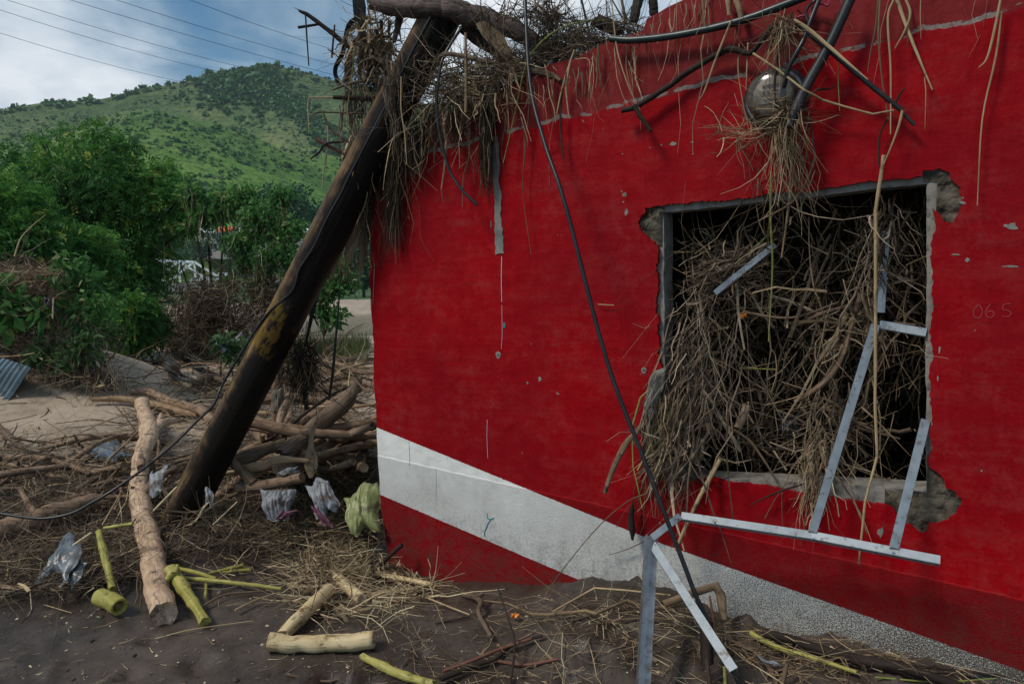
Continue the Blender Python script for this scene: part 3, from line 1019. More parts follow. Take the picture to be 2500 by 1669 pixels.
# older, browner coat above the repaired course
zb = t.math('ADD', lin(LBM), t.math('MULTIPLY', t.math('SUBTRACT', t.noise(t.mapping(v, (1, 0, 0)), 5.0, 5, .6), .5), .10))
dzb = t.math('SUBTRACT', z, zb)
upper = t.mr(dzb, -.004, .006)
oldred = t.ramp(t.math('ADD', t.math('MULTIPLY', nz2, .6), t.math('MULTIPLY', nz1, .4)), [(.35, (.135, .012, .014)), (.5, (.20, .017, .019)), (.7, (.26, .040, .036))])
oldred = t.mix(t.math('MULTIPLY', t.mr(t.noise(v, 90, 4, .7), .62, .70), .8), oldred, (.045, .022, .016))
col = t.mix(upper, red, oldred)
# dark dribbles of the old coat below the joint
drib = t.math('MULTIPLY', t.mr(t.noise(t.mapping(v, (55, 1, .9)), 1.0, 2), .70, .74), t.math('MULTIPLY', t.mr(dzb, -.16, -.02), t.mr(dzb, .0, -.003)))
col = t.mix(t.math('MULTIPLY', drib, .7), col, (.10, .006, .010))
# bare mortar along the joint
band = t.mr(t.math('ABSOLUTE', t.math('SUBTRACT', dzb, .012)), .008, .030, 1, 0)
jm = t.mr(t.math('ADD', t.math('MULTIPLY', band, .50), t.math('MULTIPLY', t.noise(t.mapping(v, (4.5, 1, 11), (2.2, 0, 0)), 1.0, 6, .65), .95)), .955, .985)
# flaked spots
chipn = t.noise(t.mapping(v, (1, 1, 1.3), (4.2, 0, 1.1)), 11, 6, .62)
chips = t.mr(chipn, .705, .72)
tiny = t.math('MULTIPLY', t.mr(t.vor(v, 55), .04, .09, 1, 0), t.mr(t.noise(v, 4.5, 3), .58, .66))
# white diagonal band
e1 = t.math('MULTIPLY', t.math('SUBTRACT', nz3, .5), .012)
zt = t.math('ADD', t.math('MAXIMUM', lin(L1), lin(L2)), e1)
zl = t.math('ADD', lin(LB), e1)
stripe = t.math('MULTIPLY', t.mr(t.math('SUBTRACT', zt, z), -.0015, .0015), t.mr(t.math('SUBTRACT', z, zl), -.0015, .0015))
white = t.ramp(t.math('ADD', t.math('MULTIPLY', nz2, .6), t.math('MULTIPLY', nz1, .4)), [(.35, (.60, .60, .57)), (.5, (.73, .73, .70)), (.66, (.80, .80, .78))])
white = t.mix(t.math('MULTIPLY', t.mr(streak, .62, .74), .3), white, (.36, .31, .24))
# roughcast below the plinth line
zp = t.math('ADD', lin(LP), t.math('MULTIPLY', t.math('SUBTRACT', nz2, .5), .02))
rc = t.mr(t.math('SUBTRACT', zp, z), -.004, .006)
rough_n = t.math('ADD', t.math('MULTIPLY', t.noise(v, 165, 3, .6), .65), t.math('MULTIPLY', t.noise(v, 400, 2, .5), .35))
# silt caught in the hollows of the roughcast, heavier where the mud was deepest
wear = t.math('ADD', t.mr(u, -1.0, 1.5, -.02, .16), t.math('ADD', t.mr(z, .35, -.1, 0, .06), t.math('MULTIPLY', t.math('SUBTRACT', nz1, .5), .12)))
hol = t.math('MULTIPLY', rc, t.mr(t.math('SUBTRACT', rough_n, wear), .30, .37, 1, 0))
cwhite = t.mix(hol, white, (.11, .092, .072))
redr = t.mix(t.math('MULTIPLY', rc, .25), col, (.27, .003, .008))
redr = t.mix(t.math('MULTIPLY', hol, .5), redr, (.085, .012, .012))
col = t.mix(stripe, redr, cwhite)
grey = t.ramp(nz3, [(.35, (.17, .165, .15)), (.65, (.33, .32, .29))])
low = t.mr(z, -.25, -.05, 1, .35)
bare = t.math('MAXIMUM', t.math('MAXIMUM', t.math('MULTIPLY', chips, t.math('SUBTRACT', 1.0, t.math('MULTIPLY', stripe, .8))), t.math('MULTIPLY', jm, .75)), t.math('MULTIPLY', tiny, .8))
col = t.mix(bare, col, grey)
# mud splashed up from the ground
spl = t.math('MULTIPLY', t.mr(t.math('ADD', z, t.math('MULTIPLY', t.math('SUBTRACT', nz1, .5), .6)), .34, -.22), t.mr(t.math('ADD', t.math('MULTIPLY', nz2, .5), t.math('MULTIPLY', nz3, .5)), .42, .60))
col = t.mix(t.math('MULTIPLY', spl, .8), col, (.075, .048, .038))
h = t.math('ADD', t.math('MULTIPLY', nz1, 2.2), t.math('ADD', t.math('MULTIPLY', nz2, .5), t.math('MULTIPLY', nz3, .10)))
h = t.math('ADD', h, t.math('MULTIPLY', t.noise(t.mapping(v, (40, 1, 5)), 1.0, 3), .12))
h = t.math('SUBTRACT', h, t.math('MULTIPLY', bare, .35))
nb = t.bump(h, .45, .013)
nb2 = t.bump(t.math('MULTIPLY', rough_n, rc), 1.0, .012, nb)
rgh = t.math('ADD', t.mr(nz2, .3, .7, .42, .62), t.math('MULTIPLY', t.math('MAXIMUM', rc, bare), .3))
MAT['red_plaster'] = t.done(t.bsdf(color=col, rough=rgh, normal=nb2, spec=.07))

slab('plaster', ragged_loop(outer_uv, .05, .010, 3), [ragged_loop(plast_hole, .012, .009, 9)], 0.0, .026, 'red_plaster', HOUSE)
core_outer = outer_uv.copy()
core_outer[:, 1] = np.where(core_outer[:, 1] > 0, core_outer[:, 1] - .012, core_outer[:, 1])
core_outer[:, 0] = np.where(core_outer[:, 0] < -1.5, core_outer[:, 0] + .012, core_outer[:, 0])
slab('wall_core', ragged_loop(core_outer, .08, .012, 13), [ragged_loop(core_hole, .03, .003, 19)], .0265, .165, 'concrete', HOUSE)
# crumbled masonry where the window frame was torn out of the wall
ch = core_hole


def inside_core(uu, zz_):
    zt_ = np.interp(uu, [ch[0, 0], ch[1, 0]], [ch[0, 1], ch[1, 1]]); zb_ = np.interp(uu, [ch[3, 0], ch[2, 0]], [ch[3, 1], ch[2, 1]])
    return (uu > min(ch[0, 0], ch[3, 0]) - .004) & (uu < max(ch[1, 0], ch[2, 0]) + .004) & (zz_ < zt_ + .004) & (zz_ > zb_ - .004)


for bi, (bx0, by0, bx1, by1) in enumerate([(70, 190, 185, 350), (1180, 50, 1340, 265), (1030, 1180, 1340, 1460), (80, 830, 190, 1260)]):
    q0, q1 = walluv(src(6, [(bx0, by1)]))[0], walluv(src(6, [(bx1, by0)]))[0]
    uu, zz_ = np.meshgrid(np.linspace(q0[0], q1[0], 34), np.linspace(q0[1], q1[1], 34))
    dep_ = .0255 - .019 * np.clip(fbm(uu * 22, zz_ * 22, 4, 40 + bi) * .9 + .45, 0, 1)
    V = np.stack([uu, dep_, zz_], -1).reshape(-1, 3)
    i, j = np.meshgrid(np.arange(33), np.arange(33))
    Q = np.stack([j * 34 + i, j * 34 + i + 1, (j + 1) * 34 + i + 1, (j + 1) * 34 + i], -1).reshape(-1, 4)
    cen = V[Q].mean(1)
    Q = Q[~inside_core(cen[:, 0], cen[:, 2])]
    mesh_np('broken_masonry', V, [Q], 'broken_concrete', None, False, HOUSE)
# trowelled mortar over an old pipe chase
pc = ragged_loop(patch_uv, .02, .008, 23)
slab('mortar_patch', pc, [], -.005, .010, 'mortar', HOUSE)
# screw holes with grey rims
for (cx_, cy_, rr_) in [(1143, 814, .016), (1477, 849, .013), (1210, 878, .006)]:
    c0 = walluv([(cx_ * k_, cy_ * k_)])[0]
    th = np.linspace(0, 2 * math.pi, 15)[:-1]
    ph_ = slab('plug_hole', np.stack([c0[0] + rr_ * np.cos(th) * (1 + .2 * np.sin(3 * th)), c0[1] + 1.3 * rr_ * np.sin(th)], 1), [], -.0025, .01, 'mortar', HOUSE)
    slab('plug', np.stack([c0[0] + rr_ * .4 * np.cos(th), c0[1] + rr_ * .4 * np.sin(th)], 1), [], -.0045, .01, 'dark_plastic', ph_)
# daub of teal paint and figures scratched into the red
for nm, mt, w_, paths in [('paint_mark', 'teal_paint', .007, [src(8, [(150, 140), (152, 160), (165, 163), (155, 178), (148, 195), (140, 215), (140, 232)]), src(8, [(163, 164), (178, 158)])]),
                          ('paint_mark', 'teal_paint', .012, [np.array([(1232, 788), (1232, 800)])]),
                          ('paint_mark', 'teal_paint', .006, [src(4, [(1342, 1210), (1343, 1245)])]),
                          ('scratched_number', 'chalk_scratch', .0028, [src(6, [(1392, 572), (1376, 590), (1378, 614), (1396, 622), (1408, 602), (1404, 580), (1392, 572)]),
                                                                       src(6, [(1440, 568), (1424, 590), (1424, 612), (1440, 620), (1454, 606), (1442, 594), (1428, 600)]),
                                                                       src(6, [(1516, 566), (1492, 570), (1488, 588), (1508, 592), (1518, 604), (1506, 616), (1484, 614)])])]:
    ds = []
    for p in paths:
        q = walluv(p)
        P3 = np.stack([q[:, 0], np.full(len(q), -.0008), q[:, 1]], 1)
        ds.append(tube_data(P3, w_ / 2, 6, 5, .2, 0, 1.0, ref=np.array([0, 1.0, 0])))
    limb(nm, ds, mt, parent=HOUSE)

# chips of missing paint and runs of old whitewash
rc_ = random.Random(5)
for (cr_, x_, y_, w_, h_) in [(5, 800, 634, 34, 16), (5, 750, 640, 14, 8), (5, 884, 628, 22, 8), (5, 700, 652, 8, 6), (5, 578, 680, 12, 8), (5, 590, 858, 14, 22), (5, 575, 845, 8, 10), (5, 888, 680, 10, 6), (6, 1520, 272, 60, 30), (6, 1500, 268, 24, 18), (6, 1310, 378, 40, 8), (6, 1352, 398, 20, 18),
                              (6, 1245, 740, 10, 34), (6, 1238, 850, 6, 26), (6, 45, 215, 16, 30), (6, 38, 150, 16, 16), (6, 1515, 424, 60, 10), (6, 1335, 180, 30, 14), (0, 1238, 868, 10, 16), (4, 1240, 775, 16, 16), (4, 1468, 715, 14, 8), (6, 1380, 668, 6, 8), (6, 1405, 1205, 8, 10), (6, 1020, 1440, 26, 40)]:
    c0 = src(cr_, [(x_, y_)])[0]; s_ = CROP[cr_][2]
    th = np.linspace(0, 2 * math.pi, 12)[:-1]
    rr_ = np.array([rc_.uniform(.45, 1.15) for _ in th])
    p_ = np.stack([c0[0] + np.cos(th) * rr_ * w_ / s_ / 2, c0[1] + np.sin(th) * rr_ * h_ / s_ / 2], 1)
    slab('paint_chip', walluv(p_), [], -.0012, .006, 'mortar', HOUSE)
for mt_, w_, p_ in [('white_steel', .0035, [(1151, 588), (1150, 640), (1151, 692)]), ('white_steel', .0022, [(1118, 962), (1117, 1000), (1119, 1050)]), ('white_steel', .0018, [(1151, 700), (1152, 760), (1150, 800)]), ('mud_cloth', .003, [(938, 1010), (940, 1045), (939, 1070)]), ('mud_cloth', .0022, [(1000, 1075), (1001, 1110), (1000, 1150)])]:
    q = walluv(np.array(p_) * k_)
    limb('paint_run', tube_data(np.stack([q[:, 0], np.full(len(q), -.0003), q[:, 1]], 1), w_ / 2, 6, 6, .3, ref=np.array([0, 1.0, 0])), mt_, parent=HOUSE)

# the rest of the shell: ends, back, floor, roof
zr = np.interp
ul = float(core_outer[:, 0].min()) + .01
boxes('end_wall', [((ul, .1655, -.9), (ul + .14, 4.2, 2.02))], 'concrete', HOUSE)
boxes('end_wall', [((3.45, .1655, -.9), (3.6, 4.2, 3.3))], 'concrete', HOUSE)
boxes('back_wall', [((ul, 4.2005, -.9), (3.6, 4.36, 3.3))], 'concrete', HOUSE)
boxes('floor', [((ul + .141, .166, -.5), (3.449, 4.2, -.35))], 'concrete', HOUSE)
rp = np.array([[ul - .03, 2.03], [-.95, 2.40], [-.1, 2.56], [.35, 2.80], [.8, 3.1], [3.6, 3.3]])
V = []
for (uu, zz_) in rp:
    for yy_ in (.17, 4.4):
        V += [[uu, yy_, zz_], [uu, yy_, zz_ - .05]]
V = np.array(V); Q = []
for q in range(len(rp) - 1):
    o_ = q * 4
    Q += [[o_, o_ + 4, o_ + 6, o_ + 2], [o_ + 1, o_ + 3, o_ + 7, o_ + 5], [o_, o_ + 1, o_ + 5, o_ + 4], [o_ + 2, o_ + 6, o_ + 7, o_ + 3]]
mesh_np('roof', V, [np.array(Q)], 'roof_tin', None, False, HOUSE)

# ================================================================== BRIDGE, FAR BUILDINGS, WIRES
by = 180.0
pB = deppt(src(18, [(545, 548), (-420, 520), (700, 552)]), by)
BR = tag(empty('truss_bridge', (pB[0][0], by, 0)), 'white steel truss bridge over the river behind the trees', 'bridge')
zd = pB[0][2] - .1
Lb, Hb, Wb = 66.0, 7.8, 9.0
xs = -np.linspace(0, Lb, 9)
top_z = lambda q: zd + Hb * min(1.0, .62 + .10 * q)
for side_i, yy_ in enumerate((0.0, Wb)):
    ch_, di, ve = [], [], []
    for q in range(8):
        if q > 0:
            ch_.append(((xs[q], yy_, top_z(q)), (xs[q + 1], yy_, top_z(q + 1)), .62, .62, (0, 0, 1)))
        a0 = (xs[q], yy_, zd if q % 2 == 0 else top_z(q)); a1 = (xs[q + 1], yy_, top_z(q + 1) if q % 2 == 0 else zd)
        di.append((a0, a1, .5, .5, (0, 1, 0)))
        ve.append(((xs[q + 1], yy_ + .02, zd), (xs[q + 1], yy_ + .02, top_z(q + 1)), .38, .38, (0, 1, 0)))
    for kq, c_ in enumerate(ch_): beams('top_chord', [c_], 'white_steel', BR)
    for c_ in di: beams('diagonal', [c_], 'white_steel', BR)
    for c_ in ve: beams('upright', [c_], 'white_steel', BR)
for q in range(1, 9):
    beams('cross_brace', [((xs[q], .2, top_z(q) - .3), (xs[q], Wb - .2, top_z(q) - .3), .22, .25, (0, 0, 1))], 'white_steel', BR)
boxes('deck', [((-Lb - 30, -.6, zd - .5), (60, Wb + .6, zd))], 'bridge_concrete', BR)
boxes('girder', [((-Lb - 30, -.5, zd - 2.4), (60, -.15, zd - .55))], 'bridge_concrete', BR)
boxes('railing', [((.2, -.55, zd + .9), (60, -.45, zd + 1.0)), ((.2, -.54, zd + .45), (60, -.46, zd + .52))] + [((x_, -.56, zd), (x_ + .12, -.44, zd + .9)) for x_ in np.arange(.4, 60, 2.5)], 'bridge_concrete', BR)
for x_ in (-46., -2., 26.):
    boxes('pier', [((x_, .3, -8), (x_ + 1.6, Wb - .3, zd - .55))], 'bridge_concrete', BR)


def car(px, paint, label, yoff=2.0, van=False):
    c = tag(empty('parked_car', (0, 0, 0)), label, 'car', 'vehicles stopped on the bridge')
    p = deppt(src(18, [px]), by + yoff)[0]
    c.location = (p[0], p[1], zd)
    hh = 1.9 if van else .95
    bm = bmesh.new()
    prof = [(-2.1, .35), (2.1, .35), (2.15, .75), (1.1, .9), (.6, hh + .5), (-1.3, hh + .5), (-1.9, .95), (-2.15, .9)]
    f0 = [bm.verts.new((x_, -.85, z_)) for x_, z_ in prof]; f1 = [bm.verts.new((x_, .85, z_)) for x_, z_ in prof]
    bm.faces.new(f0); bm.faces.new(f1[::-1])
    for q in range(len(prof)):
        bm.faces.new((f0[q], f1[q], f1[(q + 1) % 8], f0[(q + 1) % 8]))
    bmesh.ops.recalc_face_normals(bm, faces=bm.faces)
    me = bpy.data.meshes.new('body'); bm.to_mesh(me); bm.free(); me.materials.append(MAT[paint])
    o = bpy.data.objects.new('body', me); COL.objects.link(o); o.parent = c
    boxes('window', [((-1.15, -.87, .98), (.45, -.855, hh + .38))], 'car_dark', c)
    for x_ in (-1.3, 1.3):
        for y_ in (-.8, .8):
            limb('wheel', tube_data([(x_, y_ - .1, .33), (x_, y_ + .1, .33)], .33, 12, 2, 0), 'car_dark', parent=c)


car((445, 540), 'car_white', 'white car on the bridge deck at the end of the truss')
car((500, 540), 'car_grey', 'grey car on the bridge deck beside the end of the truss', 3.6)
car((650, 540), 'car_white', 'white van stopped on the bridge beyond the truss', 2.0, True)
car((1010, 538), 'car_red', 'red car on the road behind the leafy battered tree')


def shed(name, label, px, dep_, w, d, h, rf, wall='shed_wall'):
    p = deppt(src(18, [px]), dep_)[0]
    r = tag(empty(name, (p[0], dep_, p[2] - h)), label, 'building')
    boxes('wall', [((-w / 2, 0, -6), (w / 2, d, h - .35))], wall, r)
    V = np.array([[x_ * (w / 2 + .3), y_, z_] for x_ in (-1, 1) for (y_, z_) in ((-.4, h - .35), (d / 2, h + 1.2), (d + .4, h - .35), (-.4, h - .6), (d / 2, h + .95), (d + .4, h - .6))])
    Q = np.array([[0, 6, 7, 1], [1, 7, 8, 2], [3, 4, 10, 9], [4, 5, 11, 10], [0, 3, 9, 6], [2, 8, 11, 5], [0, 1, 4, 3], [1, 2, 5, 4], [6, 9, 10, 7], [7, 10, 11, 8]])
    mesh_np('roof', V, [Q], rf, None, False, r)
    for q in range(3):
        boxes('window', [((-w / 2 + (q + .5) * w / 3 - .6, -.03, h - 2.2), (-w / 2 + (q + .5) * w / 3 + .6, -.005, h - 1.0))], 'car_dark', r)


shed('roadside_shed', 'low white-roofed shed far across the river beside the orange one', (560, 142), 225, 12, 6, 3, 'white_steel')
shed('roadside_shed', 'small orange-roofed shed far across the river', (640, 136), 222, 4.5, 5, 3.2, 'orange_paint')
shed('roadside_shed', 'white-roofed shed far across the river behind the hanging vines', (850, 142), 225, 9, 6, 3, 'white_steel')
shed('roadside_shed', 'white-roofed shed beside the leaning pole, far across the river', (1195, 152), 225, 8, 6, 2.6, 'white_steel')
for (px, lab) in [((1150, 60), 'thin far street pole near the leaning utility pole')]:
    a_ = deppt(src(18, [(1152, 55), (1152, 150)]), 180)
    limb('street_pole', tube_data([a_[1] - [0, 0, 6], a_[0]], [.18, .13], 6, 3, 0), 'steel_dark', lab, 'pole')

# wires far overhead
for q, (p0, p1) in enumerate([((1045, 0), (2190, 302)), ((552, 0), (2160, 388)), ((256, 0), (2190, 462)), ((0, 42), (1565, 405)), ((0, 118), (1330, 415)), ((0, 262), (1133, 487))]):
    s_ = src(1, [p0, p1])
    dv = s_[1] - s_[0]
    w0, w1 = s_[0] - dv * .45, s_[1] + dv * .9
    ends = deppt(np.stack([w0, w1]), (52 + q * 2, 110 + q * 2))
    m_ = np.linspace(0, 1, 26)[:, None]
    P = ends[0] * (1 - m_) + ends[1] * m_
    P[:, 2] -= 2.2 * (1 - (2 * m_[:, 0] - 1) ** 2) - 1.6
    word = ['topmost', 'second from the top', 'third from the top', 'fourth from the top', 'second from the bottom', 'lowest'][q]
    limb('power_line', tube_data(P, .021, 5, 2, 0), 'black_cable', 'thin power line across the sky, %s of six' % word, 'power line', 'power lines over the hill')
# ================================================================== VEGETATION
def leaf_quads(C, D, L, Wd, tint, rng=RNG, droop=.25):
    """leaf blades: a folded four-sided blade each"""
    N = len(C)
    D = D / (np.linalg.norm(D, axis=1, keepdims=True) + 1e-9)
    r = rng.normal(size=(N, 3))
    s = np.cross(D, r); s /= np.linalg.norm(s, axis=1, keepdims=True) + 1e-9
    nn = np.cross(s, D)
    L = np.asarray(L).reshape(-1, 1) * np.ones((N, 1)); Wd = np.asarray(Wd).reshape(-1, 1) * np.ones((N, 1))
    tip = C + D * L - np.array([0, 0, 1.0]) * L * droop
    mid = C + D * L * .45
    V = np.stack([C, mid + s * Wd / 2 + nn * Wd * .15, tip, mid - s * Wd / 2 + nn * Wd * .15], 1).reshape(-1, 3)
    b = np.arange(N)[:, None] * 4
    T = np.concatenate([b + np.array([[0, 1, 2]]), b + np.array([[0, 2, 3]])], 1).reshape(-1, 3)
    return V, T, np.repeat(tint, 4)


def in_blobs(blobs, n, shell=.55, rng=RNG):
    bl = np.array(blobs, float)
    w = bl[:, 3] ** 2
    idx = rng.choice(len(bl), n, p=w / w.sum())
    d = rng.normal(size=(n, 3)); d /= np.linalg.norm(d, axis=1, keepdims=True)
    rad = bl[idx, 3] * (shell + (1 - shell) * rng.random(n)) * (0.75 + .5 * vn(d[:, 0] * 3 + idx, d[:, 2] * 3, 3))
    return bl[idx, :3] + d * rad[:, None] * np.array([1, 1, .9]), d, idx


def frond_crown(name, blobs, nf, parent, mat='feather_leaf', fl=.34, pairs=6, lw=.045, ll=.085, rng=RNG):
    C, d, idx = in_blobs(blobs, nf, .35, rng)
    D = d * .8 + rng.normal(size=(nf, 3)) * .55 + np.array([0, 0, .15])
    D /= np.linalg.norm(D, axis=1, keepdims=True)
    side = np.cross(D, rng.normal(size=(nf, 3))); side /= np.linalg.norm(side, axis=1, keepdims=True)
    F = fl * (.6 + .8 * rng.random(nf))
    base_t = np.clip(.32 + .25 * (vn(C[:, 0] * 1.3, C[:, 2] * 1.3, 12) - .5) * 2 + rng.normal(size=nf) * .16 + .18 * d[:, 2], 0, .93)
    base_t = np.where(rng.random(nf) < .03, 1.0, base_t)
    Cs, Ds, Ts = [], [], []
    for p in range(pairs):
        f_ = (p + .7) / pairs
        pos = C + D * (F * f_)[:, None]; pos[:, 2] -= .35 * F * f_ * f_
        for sgn in (-1, 1):
            Cs.append(pos); Ds.append(side * sgn + D * .45); Ts.append(base_t)
    C2, D2, T2 = np.vstack(Cs), np.vstack(Ds), np.concatenate(Ts)
    V, T, tt = leaf_quads(C2, D2, ll * (.7 + .6 * rng.random(len(C2))), lw, np.clip(T2 + rng.normal(size=len(T2)) * .05, 0, 1), rng)
    return mesh_np(name, V, [T], mat, {'tint': tt}, False, parent)


def leaf_crown(name, blobs, n, parent, mat, L=.12, Wd=.07, shell=.3, rng=RNG, up=.0):
    C, d, idx = in_blobs(blobs, n, shell, rng)
    D = d * .6 + rng.normal(size=(n, 3)) * .7 + np.array([0, 0, up])
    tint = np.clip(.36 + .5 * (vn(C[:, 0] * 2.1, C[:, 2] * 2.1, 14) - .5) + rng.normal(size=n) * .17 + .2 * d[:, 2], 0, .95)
    tint = np.where(rng.random(n) < .03, 1.0, tint)
    V, T, tt = leaf_quads(C, D, L * (.6 + .8 * rng.random(n)), Wd * (.6 + .8 * rng.random(n)), tint, rng)
    return mesh_np(name, V, [T], mat, {'tint': tt}, False, parent)


def blobs_px(lst, dep_):
    out = []
    for (px, py, r, *dz) in lst:
        dd_ = dep_ + (dz[0] if dz else rnd.uniform(-.6, .6) * r)
        p = deppt([(px, py)], dd_)[0]
        out.append((p[0], p[1], p[2], r))
    return out


def limbs_to(base, blobs, r0, n=None, fork=.45, rng=RNG):
    """trunk with limbs that fork towards the crown's clumps"""
    base = np.asarray(base, float)
    cen = np.mean([b[:3] for b in blobs], 0)
    fk = base + (cen - base) * fork * np.array([.7, .7, .9])
    ds = [tube_data([base - [0, 0, .3], base * .6 + fk * .4 + rng.normal(size=3) * .08, fk], [r0, r0 * .8, r0 * .62], 9, 6, .12)]
    for b in blobs:
        tp = np.array(b[:3]) + rng.normal(size=3) * .1
        m1 = fk * .55 + tp * .45 + rng.normal(size=3) * .12 + [0, 0, .1]
        ds.append(tube_data([fk, m1, tp], [r0 * .42, r0 * .26, r0 * .07], 6, 5, .1))
        for q in range(3):
            e = tp + rng.normal(size=3) * b[3] * .5
            ds.append(tube_data([m1 * .4 + tp * .6, tp * .5 + e * .5 + [0, 0, .06], e], [r0 * .12, r0 * .07, r0 * .03], 5, 4, .1))
    return ds


def ground_at(x, y):
    return np.array([x, y, float(ground_z(np.array([x]), np.array([y]))[0])])


# big feathery trees on the left
bl = blobs_px([(40, 480, .8), (150, 440, .85), (255, 430, .85), (350, 470, .8), (400, 520, .6), (110, 545, 1.1), (240, 530, 1.2), (320, 590, .95), (300, 660, 1.1), (200, 650, 1.0), (335, 690, .7),
               (310, 770, .75), (255, 760, .8), (370, 785, .4), (20, 385, .3), (110, 350, .3), (165, 335, .22), (235, 325, .3), (305, 355, .3), (400, 430, .35), (450, 470, .3), (470, 540, .25)], 17.0)
tr = tag(empty('feathery_tree', ground_at(-10.0, 17.0)), 'largest feathery green tree in front of the hill', 'tree')
tr_o = np.array(tr.location)
sh = lambda B: [(b[0] - tr_o[0], b[1] - tr_o[1], b[2] - tr_o[2], b[3]) for b in B]
limb('trunk', limbs_to((0, 0, 0), sh(bl), .16), 'dark_bark', parent=tr)
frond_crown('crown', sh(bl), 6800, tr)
bl = blobs_px([(-40, 540, .8), (30, 505, .5), (55, 590, .6), (-20, 640, .8), (100, 640, .45), (90, 545, .3)], 11.5)
tr = tag(empty('feathery_tree', ground_at(-8.9, 11.6)), 'bright feathery tree at the left edge above the overgrown heap', 'tree')
tr_o = np.array(tr.location)
limb('trunk', limbs_to((0, 0, 0), sh(bl), .08), 'bark', parent=tr)
frond_crown('crown', sh(bl), 2300, tr, fl=.30, ll=.075, lw=.035)
bl = blobs_px([(190, 690, .5), (130, 650, .45), (235, 620, .4), (175, 600, .4), (100, 700, .4)], 12.5)
tr = tag(empty('feathery_tree', ground_at(-7.8, 12.9)), 'small feathery tree between the heap and the largest tree', 'tree')
tr_o = np.array(tr.location)
limb('trunk', limbs_to((0, 0, 0), sh(bl), .05), 'bark', parent=tr)
frond_crown('crown', sh(bl), 1500, tr, fl=.28, ll=.075, lw=.035)

# battered tree hung with flood wrack
bl = blobs_px([(500, 530, .45), (465, 470, .35), (545, 500, .5), (600, 475, .35), (640, 530, .55), (700, 560, .5), (735, 640, .45), (660, 630, .5), (590, 590, .45), (640, 700, .4), (715, 720, .45), (600, 640, .3),
               (770, 600, .25), (560, 690, .25), (690, 480, .3), (455, 560, .2)], 16.5)
B0 = groundpt([(520, 850)], 0)[0]
tr = tag(empty('battered_tree', B0), 'battered leafy tree draped with dead vines beside the leaning pole', 'tree')
tr_o = np.array(tr.location)
stems = []
for (x0_, x1_, y1_) in [(500, 470, 520), (515, 500, 480), (520, 620, 560), (540, 700, 600), (510, 545, 540), (535, 740, 690), (505, 440, 640)]:
    e = deppt([(x1_, y1_)], 16.4 + rnd.uniform(-.5, .5))[0] - tr_o
    s0 = np.array([(x0_ - 520) * .008, rnd.uniform(-.15, .15), -.2])
    stems.append(tube_data([s0, s0 * .4 + e * .5 + RNG.normal(size=3) * .1, e], [.06, .04, .012], 6, 6, .12))
limb('trunk', stems, 'dark_bark', parent=tr)
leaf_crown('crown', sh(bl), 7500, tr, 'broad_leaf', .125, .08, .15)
C, d_, _i = in_blobs([b for b in bl], 480, .3)
P = curl(C - tr_o, np.stack([RNG.normal(size=480) * .16, RNG.normal(size=480) * .16, -np.ones(480)], 1), RNG.uniform(.2, .8, 480), 5, .15)
straws('hanging_vines', P, RNG.uniform(.005, .012, 480), 'dry_straw', tint=RNG.beta(3.0, 1.4, 480), parent=tr)

bl = blobs_px([(800, 700, .30), (775, 740, .35), (825, 655, .28), (810, 770, .3), (845, 690, .3)], 14.0)
tr = tag(empty('leafy_bush', ground_at(bl[1][0], 14.1)), 'leafy bush seen between the leaning pole and the red wall', 'bush')
tr_o = np.array(tr.location)
limb('stem', limbs_to((0, 0, 0), sh(bl), .035), 'bark', parent=tr)
leaf_crown('foliage', sh(bl), 1500, tr, 'broad_leaf', .12, .075, .15)

# shrubs rooted in the overgrown heap
for (lab, B, n_, L_, W_l, m_) in [
    ('broad-leaved shrub drooping over the overgrown heap', [(60, 745, .26), (20, 750, .24), (95, 760, .2), (25, 790, .2), (0, 700, .2)], 230, .17, .11, 'broad_leaf'),
    ('leafy shrub on top of the overgrown heap', [(165, 655, .28), (205, 690, .32), (240, 740, .28), (185, 745, .26)], 620, .12, .05, 'broad_leaf'),
    ('low shrub growing out of the foot of the overgrown heap', [(130, 850, .26), (165, 880, .2), (95, 870, .18), (190, 850, .16)], 620, .11, .055, 'dusty_leaf'),
    ('low leafy sprig spilling down beside the heap', [(215, 830, .16), (235, 870, .12), (195, 800, .15)], 260, .10, .05, 'dusty_leaf')]:
    bl = blobs_px(B, 9.0)
    tr = tag(empty('leafy_shrub', ground_at(bl[0][0], 9.4)), lab, 'shrub', 'shrubs on the heap')
    tr_o = np.array(tr.location)
    limb('stem', limbs_to((0, 0, 0), sh(bl), .022), 'bark', parent=tr)
    leaf_crown('foliage', sh(bl), n_, tr, m_, L_, W_l, .1)

# bushes low along the bank behind the flats
for (lab, B, dep_, n_) in [
    ('dark green bush trailing onto the mud flats under the largest tree', [(320, 810, .45), (365, 800, .35), (270, 800, .42), (330, 760, .4)], 15.0, 2600),
    ('brown and green bush hung with dead grass on the bank', [(215, 790, .4), (260, 820, .35), (180, 760, .35)], 13.0, 900),
    ('small uprooted leafy branch lying beside the leaning pole', [(545, 835, .16), (590, 850, .14), (565, 870, .12), (610, 880, .10)], 9.0, 320)]:
    bl = blobs_px(B, dep_)
    tr = tag(empty('bank_bush', ground_at(bl[0][0], dep_ + .2)), lab, 'bush')
    tr_o = np.array(tr.location)
    limb('stem', limbs_to((0, 0, 0), sh(bl), .03), 'bark', parent=tr)
    if n_ > 2000:
        frond_crown('foliage', sh(bl), 2000, tr, fl=.26, ll=.07, lw=.035)
    else:
        leaf_crown('foliage', sh(bl), n_, tr, 'dusty_leaf', .11, .05, .1)

